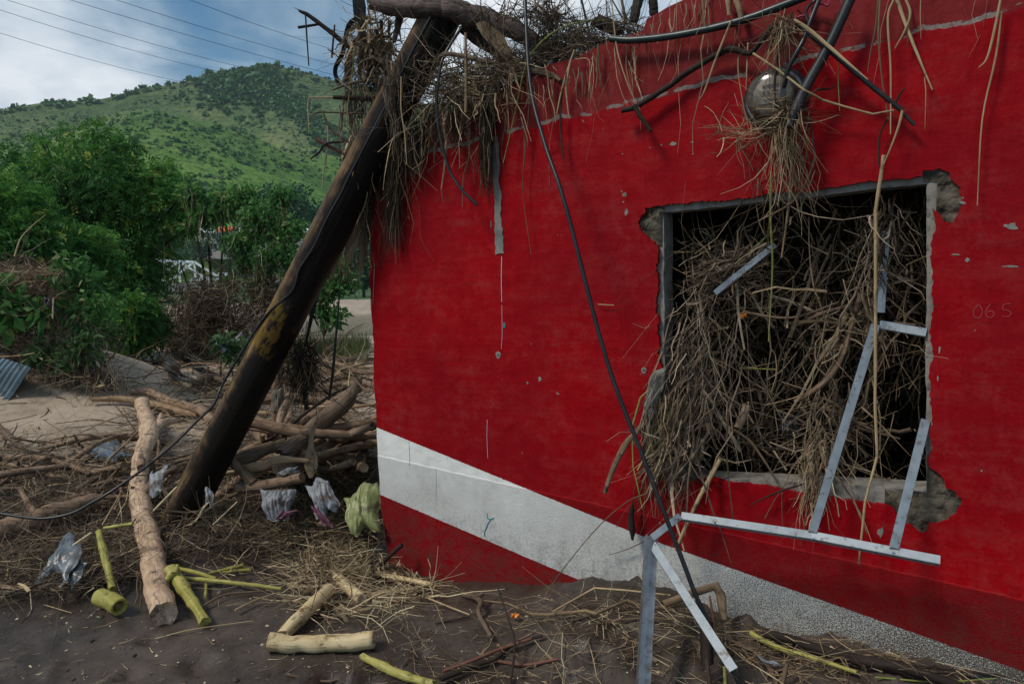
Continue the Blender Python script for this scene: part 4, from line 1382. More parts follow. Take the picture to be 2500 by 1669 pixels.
# far trees on the other bank
far_specs = [((715, 490), 135, 4.4, 'dark domed tree at the foot of the hill, left of the leaning pole'),
             ((775, 520), 150, 3.4, 'dark tree behind the leaning pole at the foot of the hill'),
             ((640, 560), 140, 2.6, 'small round tree at the foot of the hill beside the domed tree'),
             ((560, 605), 215, 4.2, 'round tree behind the end of the bridge truss'),
             ((480, 610), 215, 4.4, 'dark tree directly behind the bridge truss'),
             ((420, 590), 218, 5.0, 'tall far tree behind the bridge, half hidden by the largest tree'),
             ((330, 600), 140, 3.0, 'far tree hidden mostly by the largest feathery tree'),
             ((690, 630), 118, 2.2, 'low far tree behind the battered tree'),
             ((750, 640), 112, 2.3, 'low far tree behind the middle of the leaning pole'),
             ((830, 650), 105, 2.4, 'far tree between the leaning pole and the red wall'),
             ((885, 660), 102, 2.2, 'far tree touching the edge of the red wall'),
             ((860, 610), 130, 3.0, 'taller far tree between the pole and the red wall'),
             ((600, 650), 170, 2.2, 'low far bush beside the bridge parapet'),
             ((230, 610), 136, 3.2, 'far tree glimpsed through the left feathery crowns'),
             ((120, 600), 138, 3.2, 'far tree glimpsed above the overgrown heap')]
for (px, dep_, r_, lab) in far_specs:
    c = deppt([px], dep_)[0]
    B = [(c[0] + RNG.normal() * r_ * .55, c[1] + RNG.normal() * r_ * .5, c[2] + RNG.normal() * r_ * .32, r_ * RNG.uniform(.5, .8)) for _ in range(7)]
    tr = tag(empty('far_tree', (c[0], c[1], float(ground_z(np.array([c[0]]), np.array([c[1]]))[0]))), lab, 'tree', 'trees on the far bank')
    tr_o = np.array(tr.location)
    limb('trunk', limbs_to((0, 0, 0), sh(B), .28), 'dark_bark', parent=tr)
    leaf_crown('crown', sh(B), 1500, tr, 'far_leaf', .75, .55, .35)

# grass on the near river bank and tufts on the flats
N = 2600
p = np.stack([RNG.uniform(720, 900, N), RNG.uniform(838, 875, N)], 1)
q = groundpt(p)
ok = q[:, 1] < 24
q = q[ok]; N = len(q)
P = curl(q, np.stack([RNG.normal(size=N) * .35, RNG.normal(size=N) * .35, np.ones(N)], 1), RNG.uniform(.12, .45, N), 4, .2)
straws('bank_grass', P, .007, 'grass_blade', tint=RNG.random(N))
# ================================================================== THE LEANING POLE
t = NT('pole_wood')
v = t.attr('tc', 'Vector')
sp = t.n('SeparateXYZ', {0: v})
along = sp.outputs[2]
g1 = t.noise(t.mapping(v, (120, 120, 4.0)), 1.0, 6, .66, .5)
g2 = t.noise(v, 7, 4, .6)
g3 = t.noise(t.mapping(v, (34, 34, 2.0)), 1.0, 5, .6)
f = t.math('ADD', t.math('MULTIPLY', g1, .5), t.math('MULTIPLY', g3, .5))
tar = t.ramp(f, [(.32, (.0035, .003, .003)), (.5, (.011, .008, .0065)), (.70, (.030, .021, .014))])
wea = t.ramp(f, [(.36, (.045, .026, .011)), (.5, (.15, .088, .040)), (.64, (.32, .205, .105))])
# lit upper-left side painted in as weathered brown, shaded side as creosote black
lit_side = t.math('ADD', t.math('MULTIPLY', sp.outputs[0], 7.0), t.math('MULTIPLY', t.math('SUBTRACT', g2, .5), 1.3))
col = t.mix(t.mr(lit_side, .42, 1.0, 0, 1, True), tar, wea)
yb = t.math('MULTIPLY', t.mr(along, 1.56, 1.60), t.mr(along, 2.00, 1.93))
yw = t.math('MULTIPLY', yb, t.mr(t.math('ADD', t.math('MULTIPLY', t.noise(t.mapping(v, (22, 22, 9)), 1.0, 6, .7), .7), t.math('MULTIPLY', lit_side, .10)), .355, .41))
col = t.mix(t.math('MULTIPLY', yw, .55), col, t.ramp(g1, [(.3, (.12, .065, .009)), (.6, (.27, .16, .018))]))
crack = t.mr(t.noise(t.mapping(v, (38, 38, .9), (2, 5, 1)), 1.0, 4, .6, .3), .34, .375, 1, 0)
col = t.mix(crack, col, (.003, .0025, .002))
speck = t.math('MULTIPLY', t.mr(t.noise(v, 95, 3, .7), .66, .72), t.mr(g2, .45, .6))
col = t.mix(t.math('MULTIPLY', speck, .75), col, (.13, .10, .075))
hh = t.math('SUBTRACT', t.math('ADD', g1, t.math('MULTIPLY', speck, .5)), t.math('MULTIPLY', crack, .9))
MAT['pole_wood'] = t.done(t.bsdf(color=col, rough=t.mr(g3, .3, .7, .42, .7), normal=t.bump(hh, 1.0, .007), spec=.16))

pole_px = np.array([(448, 1262), (468, 1216), (578, 1000), (700, 757), (819, 520), (945, 288), (1072, 57), (1098, 10)])
pole_dep = np.interp(pole_px[:, 1], [10, 400, 1262], [4.06, 4.20, 4.74])
PP = deppt(pole_px, pole_dep)
# straighten it: a pole is straight
m_ = PP.mean(0); uu_, ss_, vv_ = np.linalg.svd(PP - m_); ax_ = vv_[0] * np.sign(vv_[0][2])
tpar = (PP - m_) @ ax_
P0_, P1_ = m_ + ax_ * (tpar.min() - .12), m_ + ax_ * tpar.max()
nP = np.linspace(0, 1, 12)[:, None]
bend = .004 * np.sin(nP * math.pi * 1.0)
PC = P0_ * (1 - nP) + P1_ * nP + bend * np.cross(ax_, WN)
POLE = tag(empty('utility_pole', P0_), 'dark tarred wooden utility pole leaning against the red house', 'pole')
# reference so that the painted lit side of the texture faces up and left
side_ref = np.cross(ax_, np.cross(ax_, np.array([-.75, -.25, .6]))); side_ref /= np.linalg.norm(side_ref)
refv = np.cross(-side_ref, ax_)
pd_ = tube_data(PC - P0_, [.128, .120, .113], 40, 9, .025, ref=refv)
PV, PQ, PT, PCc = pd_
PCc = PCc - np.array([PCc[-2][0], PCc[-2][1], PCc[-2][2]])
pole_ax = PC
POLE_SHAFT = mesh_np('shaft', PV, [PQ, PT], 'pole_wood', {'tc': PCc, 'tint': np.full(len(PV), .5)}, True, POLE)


def pole_surface(px):
    """points on the camera side of the pole under these pixels"""
    d = rays(px)
    out = []
    for r in d:
        best = None
        for s_ in np.linspace(0, 1, 240):
            c = P0_ * (1 - s_) + P1_ * s_
            tt = ((c - CAM_POS) @ r) / (r @ r)
            q = CAM_POS + r * tt
            dist = np.linalg.norm(q - c)
            if best is None or dist < best[0]:
                best = (dist, tt, c)
        off = math.sqrt(max(.124 ** 2 - best[0] ** 2, .0004)) + .010
        out.append(CAM_POS + r * (best[1] - off / np.linalg.norm(r)))
    return np.array(out)


# cable running down the pole and off across the wreckage
cpx = np.vstack([src(12, [(1225, 150), (1090, 400), (985, 610), (930, 730), (850, 890), (720, 1140), (600, 1370), (500, 1568)]), src(2, [(2180, 180), (2080, 360), (2000, 530), (1910, 670), (1862, 810), (1700, 960), (1560, 1170), (1420, 1400)])])
ca = pole_surface(cpx)
cb = pts(3, 'd', [4.35, 4.25, 4.15, 4.05, 3.95, 3.88, 3.85, 3.82, 3.8, 3.8], [(1000, 260), (920, 340), (830, 430), (725, 520), (620, 600), (520, 668), (440, 715), (330, 772), (180, 795), (-40, 765)])
limb('cable', tube_data(np.vstack([ca, cb]), .0085, 8, 5, .02), 'black_cable', 'thin black cable running down the leaning pole and sagging over the fallen log', 'cable')

# ================================================================== LOGS AND BRANCHES ON THE GROUND
S('peeled_log', 'pale debarked log with a forked top lying on the wreckage left of the pole', 'log', 'peeled', 3, 'g', (.055, .08, .12, .16, .2, .22), [116, 112, 100, 90, 84, 80, 80, 78, 64, 60],
  [(765, 1240), (735, 1110), (700, 930), (668, 780), (652, 640), (658, 520), (690, 430), (697, 370), (676, 310), (665, 255)],
  [([.20, .21, .22], [44, 38, 34], [(690, 420), (750, 355), (806, 328)]), ([.22, .24], [26, 18], [(735, 365), (752, 306)])], sides=18, n=9, wob=.12, ragged=.4, tint=.6)
S('thick_log', 'thick muddy log at the left edge half buried in straw', 'log', 'brown_log', 3, 'g', (.10, .14, .15, .11), [96, 108, 104, 96], [(-60, 862), (60, 828), (220, 790), (420, 728)], sides=18, n=9, wob=.12, tint=.5)
S('fallen_branch', 'split brown branch lying behind the forked log', 'branch', 'split_wood', 3, 'g', .08, [22, 34, 40, 36], [(432, 240), (560, 238), (700, 258), (820, 285), (930, 312)], sides=10)
S('fallen_branch', 'crooked bare branch reaching left behind the leaning pole', 'branch', 'brown_log', 3, 'g', (.10, .16, .10), [30, 40, 44, 46, 48], [(616, 204), (700, 205), (800, 245), (900, 278), (960, 310), (995, 350)], sides=12)
S('fallen_branch', 'bare branch entering from the left edge, uppermost of three', 'branch', 'bark', 3, 'g', .08, [34, 30, 26, 22], [(-30, 345), (60, 425), (120, 470), (240, 505)], group='branches from the left edge')
S('fallen_branch', 'bare branch entering from the left edge, middle of three', 'branch', 'brown_log', 3, 'g', .06, [30, 28, 26, 18], [(-30, 520), (150, 520), (300, 540), (420, 578)], group='branches from the left edge')
S('fallen_branch', 'bare branch entering from the left edge, lowest of three', 'branch', 'brown_log', 3, 'g', .06, [26, 26, 22, 16], [(-30, 540), (120, 562), (240, 590), (345, 612)], group='branches from the left edge')
S('fallen_branch', 'dark crooked branch curving over the pale mud flat', 'branch', 'dark_bark', 2, 'g', .06, [26, 34, 34, 28, 20], [(1085, 1165), (1150, 1215), (1230, 1285), (1330, 1325), (1420, 1355)], sides=10)
S('fallen_log', 'long pale log lying at the back of the mud flats', 'log', 'peeled', 2, 'g', .10, [36, 40, 38], [(560, 1145), (760, 1160), (935, 1178)], sides=12, tint=.45)
S('broken_stick', 'pale stick poking up at the back of the mud flats', 'stick', 'split_wood', 18, 'g', (.10, .5), [26, 16], [(190, 1000), (100, 925)])
S('small_log', 'short chunk of pale wood beside the crooked dark branch', 'log', 'split_wood', 2, 'g', .06, [26, 34, 30], [(1110, 1370), (1160, 1400), (1215, 1420)])
S('reed_piece', 'short pale cut reed on the mud below the overgrown heap', 'reed', 'pale_stem', 2, 'g', .03, [14, 16], [(555, 1448), (660, 1410)])
S('muddy_root', 'muddy root lump behind the leaning pole', 'root', 'bark', 2, 'g', .08, [40, 76, 70, 40], [(1240, 1400), (1290, 1375), (1350, 1370), (1420, 1385)], sides=12, wob=.2)
# wreckage between the pole and the house
S('broken_log', 'dark broken log slanting up to the right beside the red wall', 'log', 'bark', 11, 'd', (4.75, 5.5), [150, 160, 150, 130, 70], [(690, 755), (850, 620), (1020, 470), (1190, 320), (1270, 190)], sides=16, n=8, wob=.12, ragged=1.4, tint=.62)
S('fallen_log', 'dark log wedged low behind the foot of the leaning pole', 'log', 'bark', 11, 'd', (4.75, 4.85), [100, 115, 100], [(225, 840), (430, 765), (680, 690)], sides=14, wob=.14, tint=.6)
S('split_plank', 'splintered pale timber lying across the wreckage', 'timber', 'split_wood', 11, 'd', (4.72, 4.62), [60, 90, 70, 40], [(320, 915), (480, 870), (640, 825), (840, 830)], sides=10, flat=.6, wob=.2, ragged=2.0, tint=.6)
S('fallen_log', 'smooth brown log lying level above the white sack', 'log', 'brown_log', 11, 'd', (4.66, 4.55), [88, 92, 88], [(280, 1060), (520, 1030), (800, 975)], sides=16, wob=.05, tint=.6)
S('small_log', 'short log end leaning against the foot of the pole', 'log', 'brown_log', 11, 'd', (4.72, 4.62), [78, 82], [(195, 805), (400, 1010)], sides=14, tint=.4)
S('fallen_log', 'muddy log lying level behind the upright stump', 'log', 'brown_log', 11, 'd', (6.1, 6.2), [84, 80, 76], [(420, 330), (700, 305), (975, 345)], sides=14, tint=.5)
S('long_branch', 'long thin dark branch slanting over the wreckage beside the broken log', 'branch', 'dark_bark', 11, 'd', (5.2, 5.8), [30, 28, 24, 20], [(470, 700), (700, 545), (900, 390), (1080, 270), (1240, 205)])
S('upright_stump', 'upright broken stump wrapped in muddy cloth behind the pole', 'stump', 'brown_log', 11, 'd', (5.9, 5.85), [92, 96, 90, 70], [(612, -20), (605, 200), (600, 420), (590, 640)], sides=14, ragged=1.0, tint=.5)
pillow('muddy_rag', pts(11, 'd', 5.78, [(545, 250), (660, 230), (650, 440), (570, 450)]), 'mud_cloth', .05, 5, .03, label='muddy grey rag wrapped around the upright stump', cat='rag', seed=5)
ribbon('bark_slab', pts(11, 'd', (4.62, 4.72), [(880, 975), (885, 860), (885, 740), (890, 620), (925, 510)]), [.02, .09, .085, .035, .03, .012], 'dry_leaf', 'paddle-shaped peel of bark standing in the wreckage', 'bark', thick=.012, twist=.3)
S('red_twig', 'thin reddish twig arching out from behind the pole', 'twig', 'red_twig', 11, 'd', (4.7, 4.9), [14, 15, 11], [(300, 568), (460, 588), (560, 620), (660, 662)])
S('long_branch', 'thin grey branch rising right across the wreckage to the wall', 'branch', 'bark', 11, 'd', (4.8, 5.1), [30, 28, 22], [(925, 800), (1060, 740), (1190, 665)])
S('long_branch', 'thin straight stick rising towards the corner of the red wall', 'branch', 'brown_stalk', 11, 'd', (5.2, 4.7), [14, 16, 14], [(1090, 640), (1250, 570), (1425, 478)])
S('pale_rod', 'thin pale rod standing upright beside the red wall', 'rod', 'pale_stem', 11, 'd', 6.2, [16, 14], [(1196, 225), (1216, 25)], tint=.75)
S('pale_rod', 'thin pale rod lying level behind the broken log', 'rod', 'pale_stem', 11, 'd', 5.9, [12, 12], [(670, 385), (1085, 378)], tint=.6)
S('log_end', 'short log end sticking out from behind the corner of the red wall', 'log', 'brown_log', 11, 'd', (4.75, 4.68), [64, 62], [(1500, 1240), (1370, 1247)], sides=14)
S('pale_rod', 'thin bent pale stalk lying in front of the sacks', 'stalk', 'brown_stalk', 11, 'd', (4.5, 4.35), [14, 14, 12], [(830, 1325), (1000, 1372), (1100, 1370), (1260, 1290), (1300, 1050)], sharp=True)
S('splinter', 'white splinter lying at the foot of the leaning pole', 'splinter', 'pale_stem', 11, 'd', (4.25, 4.15), [10, 12], [(68, 1365), (268, 1175)], tint=.95, sides=5)
S('splinter', 'white splinter among the straw left of the pole foot', 'splinter', 'pale_stem', 3, 'd', (4.1, 4.0), [9, 12], [(718, 758), (830, 645)], tint=.95, sides=5)
S('splinter', 'pale straight splinter over the grey plastic left of the forked log', 'splinter', 'pale_stem', 3, 'd', (3.85, 3.75), [9, 10], [(268, 970), (425, 862)], tint=.9, sides=5)
for lab, p in [('dark crossing stick behind the broken log, uppermost', [(1000, 0), (1200, 60), (1420, 110)]), ('dark crossing stick beside the wall, running down to the right', [(1150, -10), (1280, 190), (1370, 250)]),
               ('brown stick standing out of the wreckage below the red corner', [(1265, 560), (1300, 740), (1310, 900)]), ('thin stick crossing in front of the wall corner', [(1225, 860), (1250, 740), (1420, 600)])]:
    S('loose_stick', lab, 'stick', 'brown_stalk', 11, 'd', (5.6, 5.0), [20, 16], p)
# sacks and rags
pillow('white_sack', pts(11, 'd', [4.52, 4.52, 4.38, 4.40], [(440, 1075), (750, 1060), (700, 1320), (520, 1325)]), 'white_bag', .07, 9, .035, 40, 'crumpled dirty white sack under the level brown log', 'sack', seed=3)
pillow('white_sack', pts(11, 'd', [4.56, 4.52, 4.38, 4.42], [(830, 1010), (1050, 1020), (1120, 1290), (930, 1290)]), 'white_bag', .07, 10, .045, 40, 'shredded blue-white sack beside the green one', 'sack', seed=8, ragged=.35)
pillow('green_sack', pts(11, 'd', [4.50, 4.52, 4.30, 4.32], [(1150, 1150), (1440, 1010), (1440, 1430), (1190, 1440)]), 'green_bag', .09, 8, .05, 40, 'crumpled yellow-green plastic sack at the corner of the red wall', 'sack', seed=11, ragged=.3)
pillow('pink_rag', pts(11, 'd', 4.30, [(600, 1265), (750, 1230), (700, 1300), (560, 1345)]), 'pink_cloth', .015, 6, .035, 22, 'pink rag below the white sack', 'rag', seed=91, ragged=.5)
pillow('pink_rag', pts(11, 'd', 4.30, [(865, 1185), (920, 1200), (1060, 1350), (980, 1350)]), 'pink_cloth', .015, 6, .035, 22, 'pink rag trailing from the shredded blue-white sack', 'rag', seed=93, ragged=.5)
pillow('plastic_scrap', pts(11, 'd', 4.6, [(600, 920), (760, 880), (780, 950), (620, 960)]), 'white_bag', .03, 6, .04, 18, 'scrap of white plastic caught over the level brown log', 'plastic', seed=6, ragged=.4)
pillow('plastic_scrap', pts(11, 'd', (4.2, 4.2, 4.1, 4.1), [(10, 1080), (70, 1060), (60, 1200), (10, 1190)]), 'white_bag', .03, 5, .03, 18, 'scrap of white and pink plastic at the foot of the pole', 'plastic', seed=16, ragged=.4)
pillow('grey_plastic', pts(3, 'g', [.10, .12, .10, .06], [(415, 455), (545, 430), (595, 500), (425, 515)]), 'blue_plastic', .04, 6, .05, 26, 'crumpled blue-grey plastic sheet on the mud left of the forked log', 'plastic', seed=21, ragged=.4, toward=(0, -.6, 1))
pillow('grey_plastic', pts(3, 'd', [3.95, 3.85, 3.62, 3.70], [(300, 880), (385, 900), (340, 1060), (190, 1080)]), 'grey_bag', .05, 7, .04, 30, 'torn grey plastic film draped over straw left of the forked log', 'plastic', seed=23, ragged=.3)
pillow('grey_plastic', pts(3, 'd', [3.8, 3.75, 3.62, 3.65], [(330, 1000), (410, 985), (350, 1110), (285, 1105)]), 'grey_bag', .03, 6, .03, 22, 'small tongue of grey plastic film below the torn film', 'plastic', seed=25, ragged=.3)
pillow('grey_plastic', pts(3, 'd', [4.35, 4.3, 4.2, 4.25], [(705, 585), (775, 560), (745, 690), (700, 690)]), 'white_bag', .03, 6, .03, 20, 'pale plastic film behind the forked log', 'plastic', seed=27, ragged=.3)
pillow('dark_plastic', pts(2, 'g', [.14, .30, .16, .04], [(715, 1225), (820, 1222), (875, 1288), (735, 1275)]), 'blue_plastic', .12, 5, .10, 22, 'shiny blue-black plastic shell lying on the mud flat', 'plastic', seed=31, ragged=.3, toward=(0, -.6, 1))
pillow('dark_plastic', pts(2, 'g', [.16, .34, .10, .04], [(1062, 1250), (1110, 1238), (1158, 1345), (1100, 1350)]), 'dark_plastic', .12, 4, .09, 22, 'torn dark plastic container standing on the mud flat', 'plastic', seed=33, ragged=.3)
ribbon('dark_strip', pts(2, 'g', .05, [(925, 1292), (980, 1280), (1030, 1275), (1070, 1282)]), [.05, .12, .10], 'dark_plastic', 'black strip trailing from the torn plastic container', 'plastic', thick=.03)
pillow('teal_plastic', pts(18, 'd', (9.0, 9.0, 8.9, 8.9), [(560, 1040), (680, 1030), (650, 1090), (600, 1095)]), 'teal_plastic', .05, 4, .06, 18, 'pale teal plastic scrap by the uprooted leafy branch', 'plastic', seed=37, ragged=.5)
pillow('teal_plastic', pts(18, 'd', 10.0, [(740, 975), (810, 960), (800, 1090), (740, 1080)]), 'white_bag', .05, 4, .06, 18, 'pale blue sack hanging behind the leaning pole', 'sack', seed=39, ragged=.4)

# corrugated roofing sheet
a_, b_, c_, e_ = pts(15, 'd', [9.3, 8.7, 8.5, 9.1], [(-260, 1000), (292, 1186), (-10, 1488), (-560, 1330)])
n_ = 90
uu, vv2 = np.meshgrid(np.linspace(0, 1, n_), np.linspace(0, 1, 14))
base = ((1 - vv2) * (1 - uu))[..., None] * a_ + ((1 - vv2) * uu)[..., None] * b_ + (vv2 * uu)[..., None] * c_ + (vv2 * (1 - uu))[..., None] * e_
nr = np.cross(b_ - a_, e_ - a_); nr /= np.linalg.norm(nr); nr = nr if nr @ (CAM_POS - a_) > 0 else -nr
base = base + nr * (.026 * np.sin(uu * 15 * 2 * math.pi) + .05 * np.sin(vv2 * 3 + uu * 2))[..., None]
V = np.vstack([base.reshape(-1, 3), (base - nr * .002).reshape(-1, 3)])
i, j = np.meshgrid(np.arange(n_ - 1), np.arange(13))
q = np.stack([j * n_ + i, j * n_ + i + 1, (j + 1) * n_ + i + 1, (j + 1) * n_ + i], -1).reshape(-1, 4)
org = V.mean(0)
o = mesh_np('corrugated_sheet', V - org, [q, q[:, ::-1] + n_ * 14], 'corrugated', None, True); o.location = org
tag(o, 'bent grey corrugated roofing sheet at the left edge below the heap', 'metal sheet')

# banana stems, canes and sticks on the foreground mud
S('banana_log', 'split green-yellow banana stem lying right of the forked log', 'stem', 'green_stem', 3, 'g', (.10, .05, .035), [70, 62, 52, 46], [(800, 1050), (845, 1110), (895, 1185), (955, 1268)],
  [((.12, .09), [30, 16], [(800, 1060), (770, 1100)]), ((.12, .14), [34, 12], [(815, 1060), (830, 1020)])], sides=14, n=7, ragged=.6, tint=.6)
S('green_stalk', 'green stalk pointing right from the split banana stem, upper of two', 'stalk', 'green_stem', 3, 'g', .05, [18, 20, 14], [(835, 1028), (920, 1052), (1010, 1085)], tint=.5)
S('green_stalk', 'long green stalk pointing right from the split banana stem, lower of two', 'stalk', 'green_stem', 3, 'g', .04, [22, 24, 20, 16], [(855, 1082), (960, 1092), (1130, 1108), (1310, 1120)], tint=.6)
S('green_stalk', 'short green stalk lying beyond the long green one', 'stalk', 'green_stem', 3, 'g', .04, [16, 18], [(980, 1055), (1132, 1026)], tint=.45)
S('green_stalk', 'short upright green stalk under the long green one', 'stalk', 'green_stem', 3, 'g', (.02, .03), [14, 12], [(965, 1110), (960, 1180)], tint=.4)
S('green_stalk', 'flat green leaf stalk lying behind the long green one', 'stalk', 'green_stem', 3, 'g', .03, [14, 16], [(1040, 1062), (1165, 1050)], tint=.3)
S('banana_log', 'green banana stem standing in the straw left of the forked log', 'stem', 'green_stem', 3, 'd', (3.95, 3.62), [26, 34, 36, 30], [(462, 858), (480, 930), (500, 1020), (525, 1120)], sides=12, tint=.55)
S('yellow_stalk', 'yellow stalk poking out left of the forked log', 'stalk', 'green_stem', 3, 'd', (3.95, 3.9), [13, 15], [(488, 838), (620, 818)], tint=.85)
S('yellow_stalk', 'thin tan reed leaning above the green banana stem', 'stalk', 'straw_stalk', 3, 'd', (3.95, 4.1), [9, 8], [(478, 825), (560, 680)])


def hollow_stem(name, label, P, r, mat, tint=.6):
    ds = [tube_data(P, [r, r * 1.0, r * .96], 20, 8, .05)]
    root = tag(empty(name, P[0]), label, 'stem')
    C = np.asarray(P) - np.asarray(P)[0]
    V, Q, T, Cc = tube_data(C, [r * 1.04, r * .94, r, r * .98], 20, 8, .09)
    Kk = (len(V) - 2) // 20 - 2
    ax = C[-1] - C[-2]; ax /= np.linalg.norm(ax)
    # open the far end: ring set in, then a dark floor
    T = T[:20]
    ring = V[(Kk - 1) * 20:Kk * 20]
    cen = ring.mean(0)
    r1 = cen + (ring - cen) * .72
    r2 = r1 - ax * r * 1.6
    n0 = len(V)
    V2 = np.vstack([V, r1, r2, cen - ax * r * 1.6])
    kk = np.arange(20); k2 = (kk + 1) % 20
    Q2 = np.vstack([Q, np.stack([(Kk - 1) * 20 + kk, (Kk - 1) * 20 + k2, n0 + k2, n0 + kk], 1), np.stack([n0 + kk, n0 + k2, n0 + 20 + k2, n0 + 20 + kk], 1)])
    T2 = np.vstack([T, np.stack([n0 + 20 + kk, n0 + 20 + k2, np.full(20, n0 + 40)], 1)])
    C2 = np.vstack([Cc, Cc[(Kk - 1) * 20:Kk * 20], Cc[(Kk - 1) * 20:Kk * 20], Cc[-1:]])
    mesh_np('stem_wall', V2, [Q2, T2], mat, {'tc': C2, 'tint': np.full(len(V2), tint)}, True, root)
    pith = tube_data([cen - ax * r * 1.5, cen - ax * r * .35], [r * .42, r * .36], 12, 3, .15)
    limb('pith', [pith], 'brown_stalk', parent=root)
    return root


hollow_stem('hollow_log', 'hollow green stem section lying open-ended left of the forked log', pts(3, 'g', .06, [(470, 1165), (515, 1190), (560, 1212)]), .045, 'green_stem', .55)
hollow_stem('hollow_log', 'thick cream banana stem lying level on the dark mud', pts(7, 'g', .045, [(282, 1378), (420, 1372), (600, 1366), (745, 1362)]), .041, 'pale_stem', .6)
S('banana_log', 'cream banana stem slanting up behind the level one', 'stem', 'pale_stem', 7, 'g', (.05, .055, .06), [62, 66, 60], [(345, 1325), (450, 1240), (545, 1160)], sides=18, n=8, tint=.55)
S('banana_log', 'short cream banana stem half under straw near the wall', 'stem', 'pale_stem', 7, 'g', (.05, .04), [54, 48], [(585, 1112), (690, 1200)], sides=14, tint=.6)
S('yellow_cane', 'jointed yellow cane with a frayed end lying on the mud', 'cane', 'green_stem', 7, 'g', .03, [30, 40, 40, 36], [(700, 1432), (770, 1470), (860, 1508), (1000, 1556)], sides=12, nodes=3, ragged=1.4, tint=.8)
S('loose_stick', 'thin brown stick lying in front of the level cream stem', 'stick', 'brown_stalk', 7, 'g', .02, [16, 15, 10], [(355, 1530), (560, 1502), (780, 1437)])
S('dark_root', 'dark crooked root lying right of the pole foot', 'root', 'dark_bark', 3, 'g', .03, [18, 26, 24, 16], [(1098, 915), (1125, 975), (1200, 1022), (1260, 1050), (1340, 1095)])
S('forked_twig', 'knobbly forked twig standing in the mud before the red wall', 'twig', 'bark', 7, 'g', [.02, .05, .06, .03, .02], [18, 26, 24, 20], [(1130, 1172), (1195, 1183), (1215, 1200), (1208, 1250), (1262, 1345)], [(.06, [18, 20], [(1200, 1185), (1222, 1162)])], sides=9)
for lab, mt, cr, dia, h_, p in [
    ('flat yellow stalk lying along the foot of the red wall', 'pale_stem', 7, 24, .03, [(690, 1085), (850, 1105), (1005, 1138)]),
    ('long thin straw lying towards the foot of the red wall', 'straw_stalk', 7, 11, .05, [(640, 1218), (860, 1172), (1095, 1122)]),
    ('short bent straw right of the white diagonal stripe foot', 'straw_stalk', 7, 10, .03, [(970, 1190), (1080, 1225), (1165, 1252)]),
    ('dark stick leaning against the red wall at its corner', 'dark_bark', 7, 20, (.03, .22), [(765, 1070), (800, 1020), (868, 962)]),
    ('dark twig standing beside the house corner', 'dark_bark', 7, 14, (.02, .12), [(742, 1150), (735, 1030), (708, 925)]),
    ('thin dark stick on the mud right of the cream stem', 'dark_bark', 7, 10, .015, [(1015, 1285), (1090, 1275), (1165, 1262)]),
    ('long pale straw lying left of the cream stems', 'straw_stalk', 3, 8, .02, [(725, 1332), (900, 1300), (1180, 1272)]),
    ('thin brown stick across the straw right of the green stalks', 'brown_stalk', 3, 14, .03, [(940, 1215), (1060, 1160), (1260, 1130)]),
    ('tan stick pointing at the wall beyond the green stalks', 'straw_stalk', 3, 12, .03, [(1100, 1225), (1200, 1180), (1310, 1140)]),
    ('small pale straw lying alone on the dark mud', 'straw_stalk', 3, 7, .01, [(205, 1192), (335, 1238)]),
    ('pale vertical straw hanging at the front of the wreckage', 'straw_stalk', 3, 9, (.02, .2), [(180, 1128), (192, 995)]),
]:
    S('loose_stick', lab, 'stick', mt, cr, 'g', h_, dia, p)
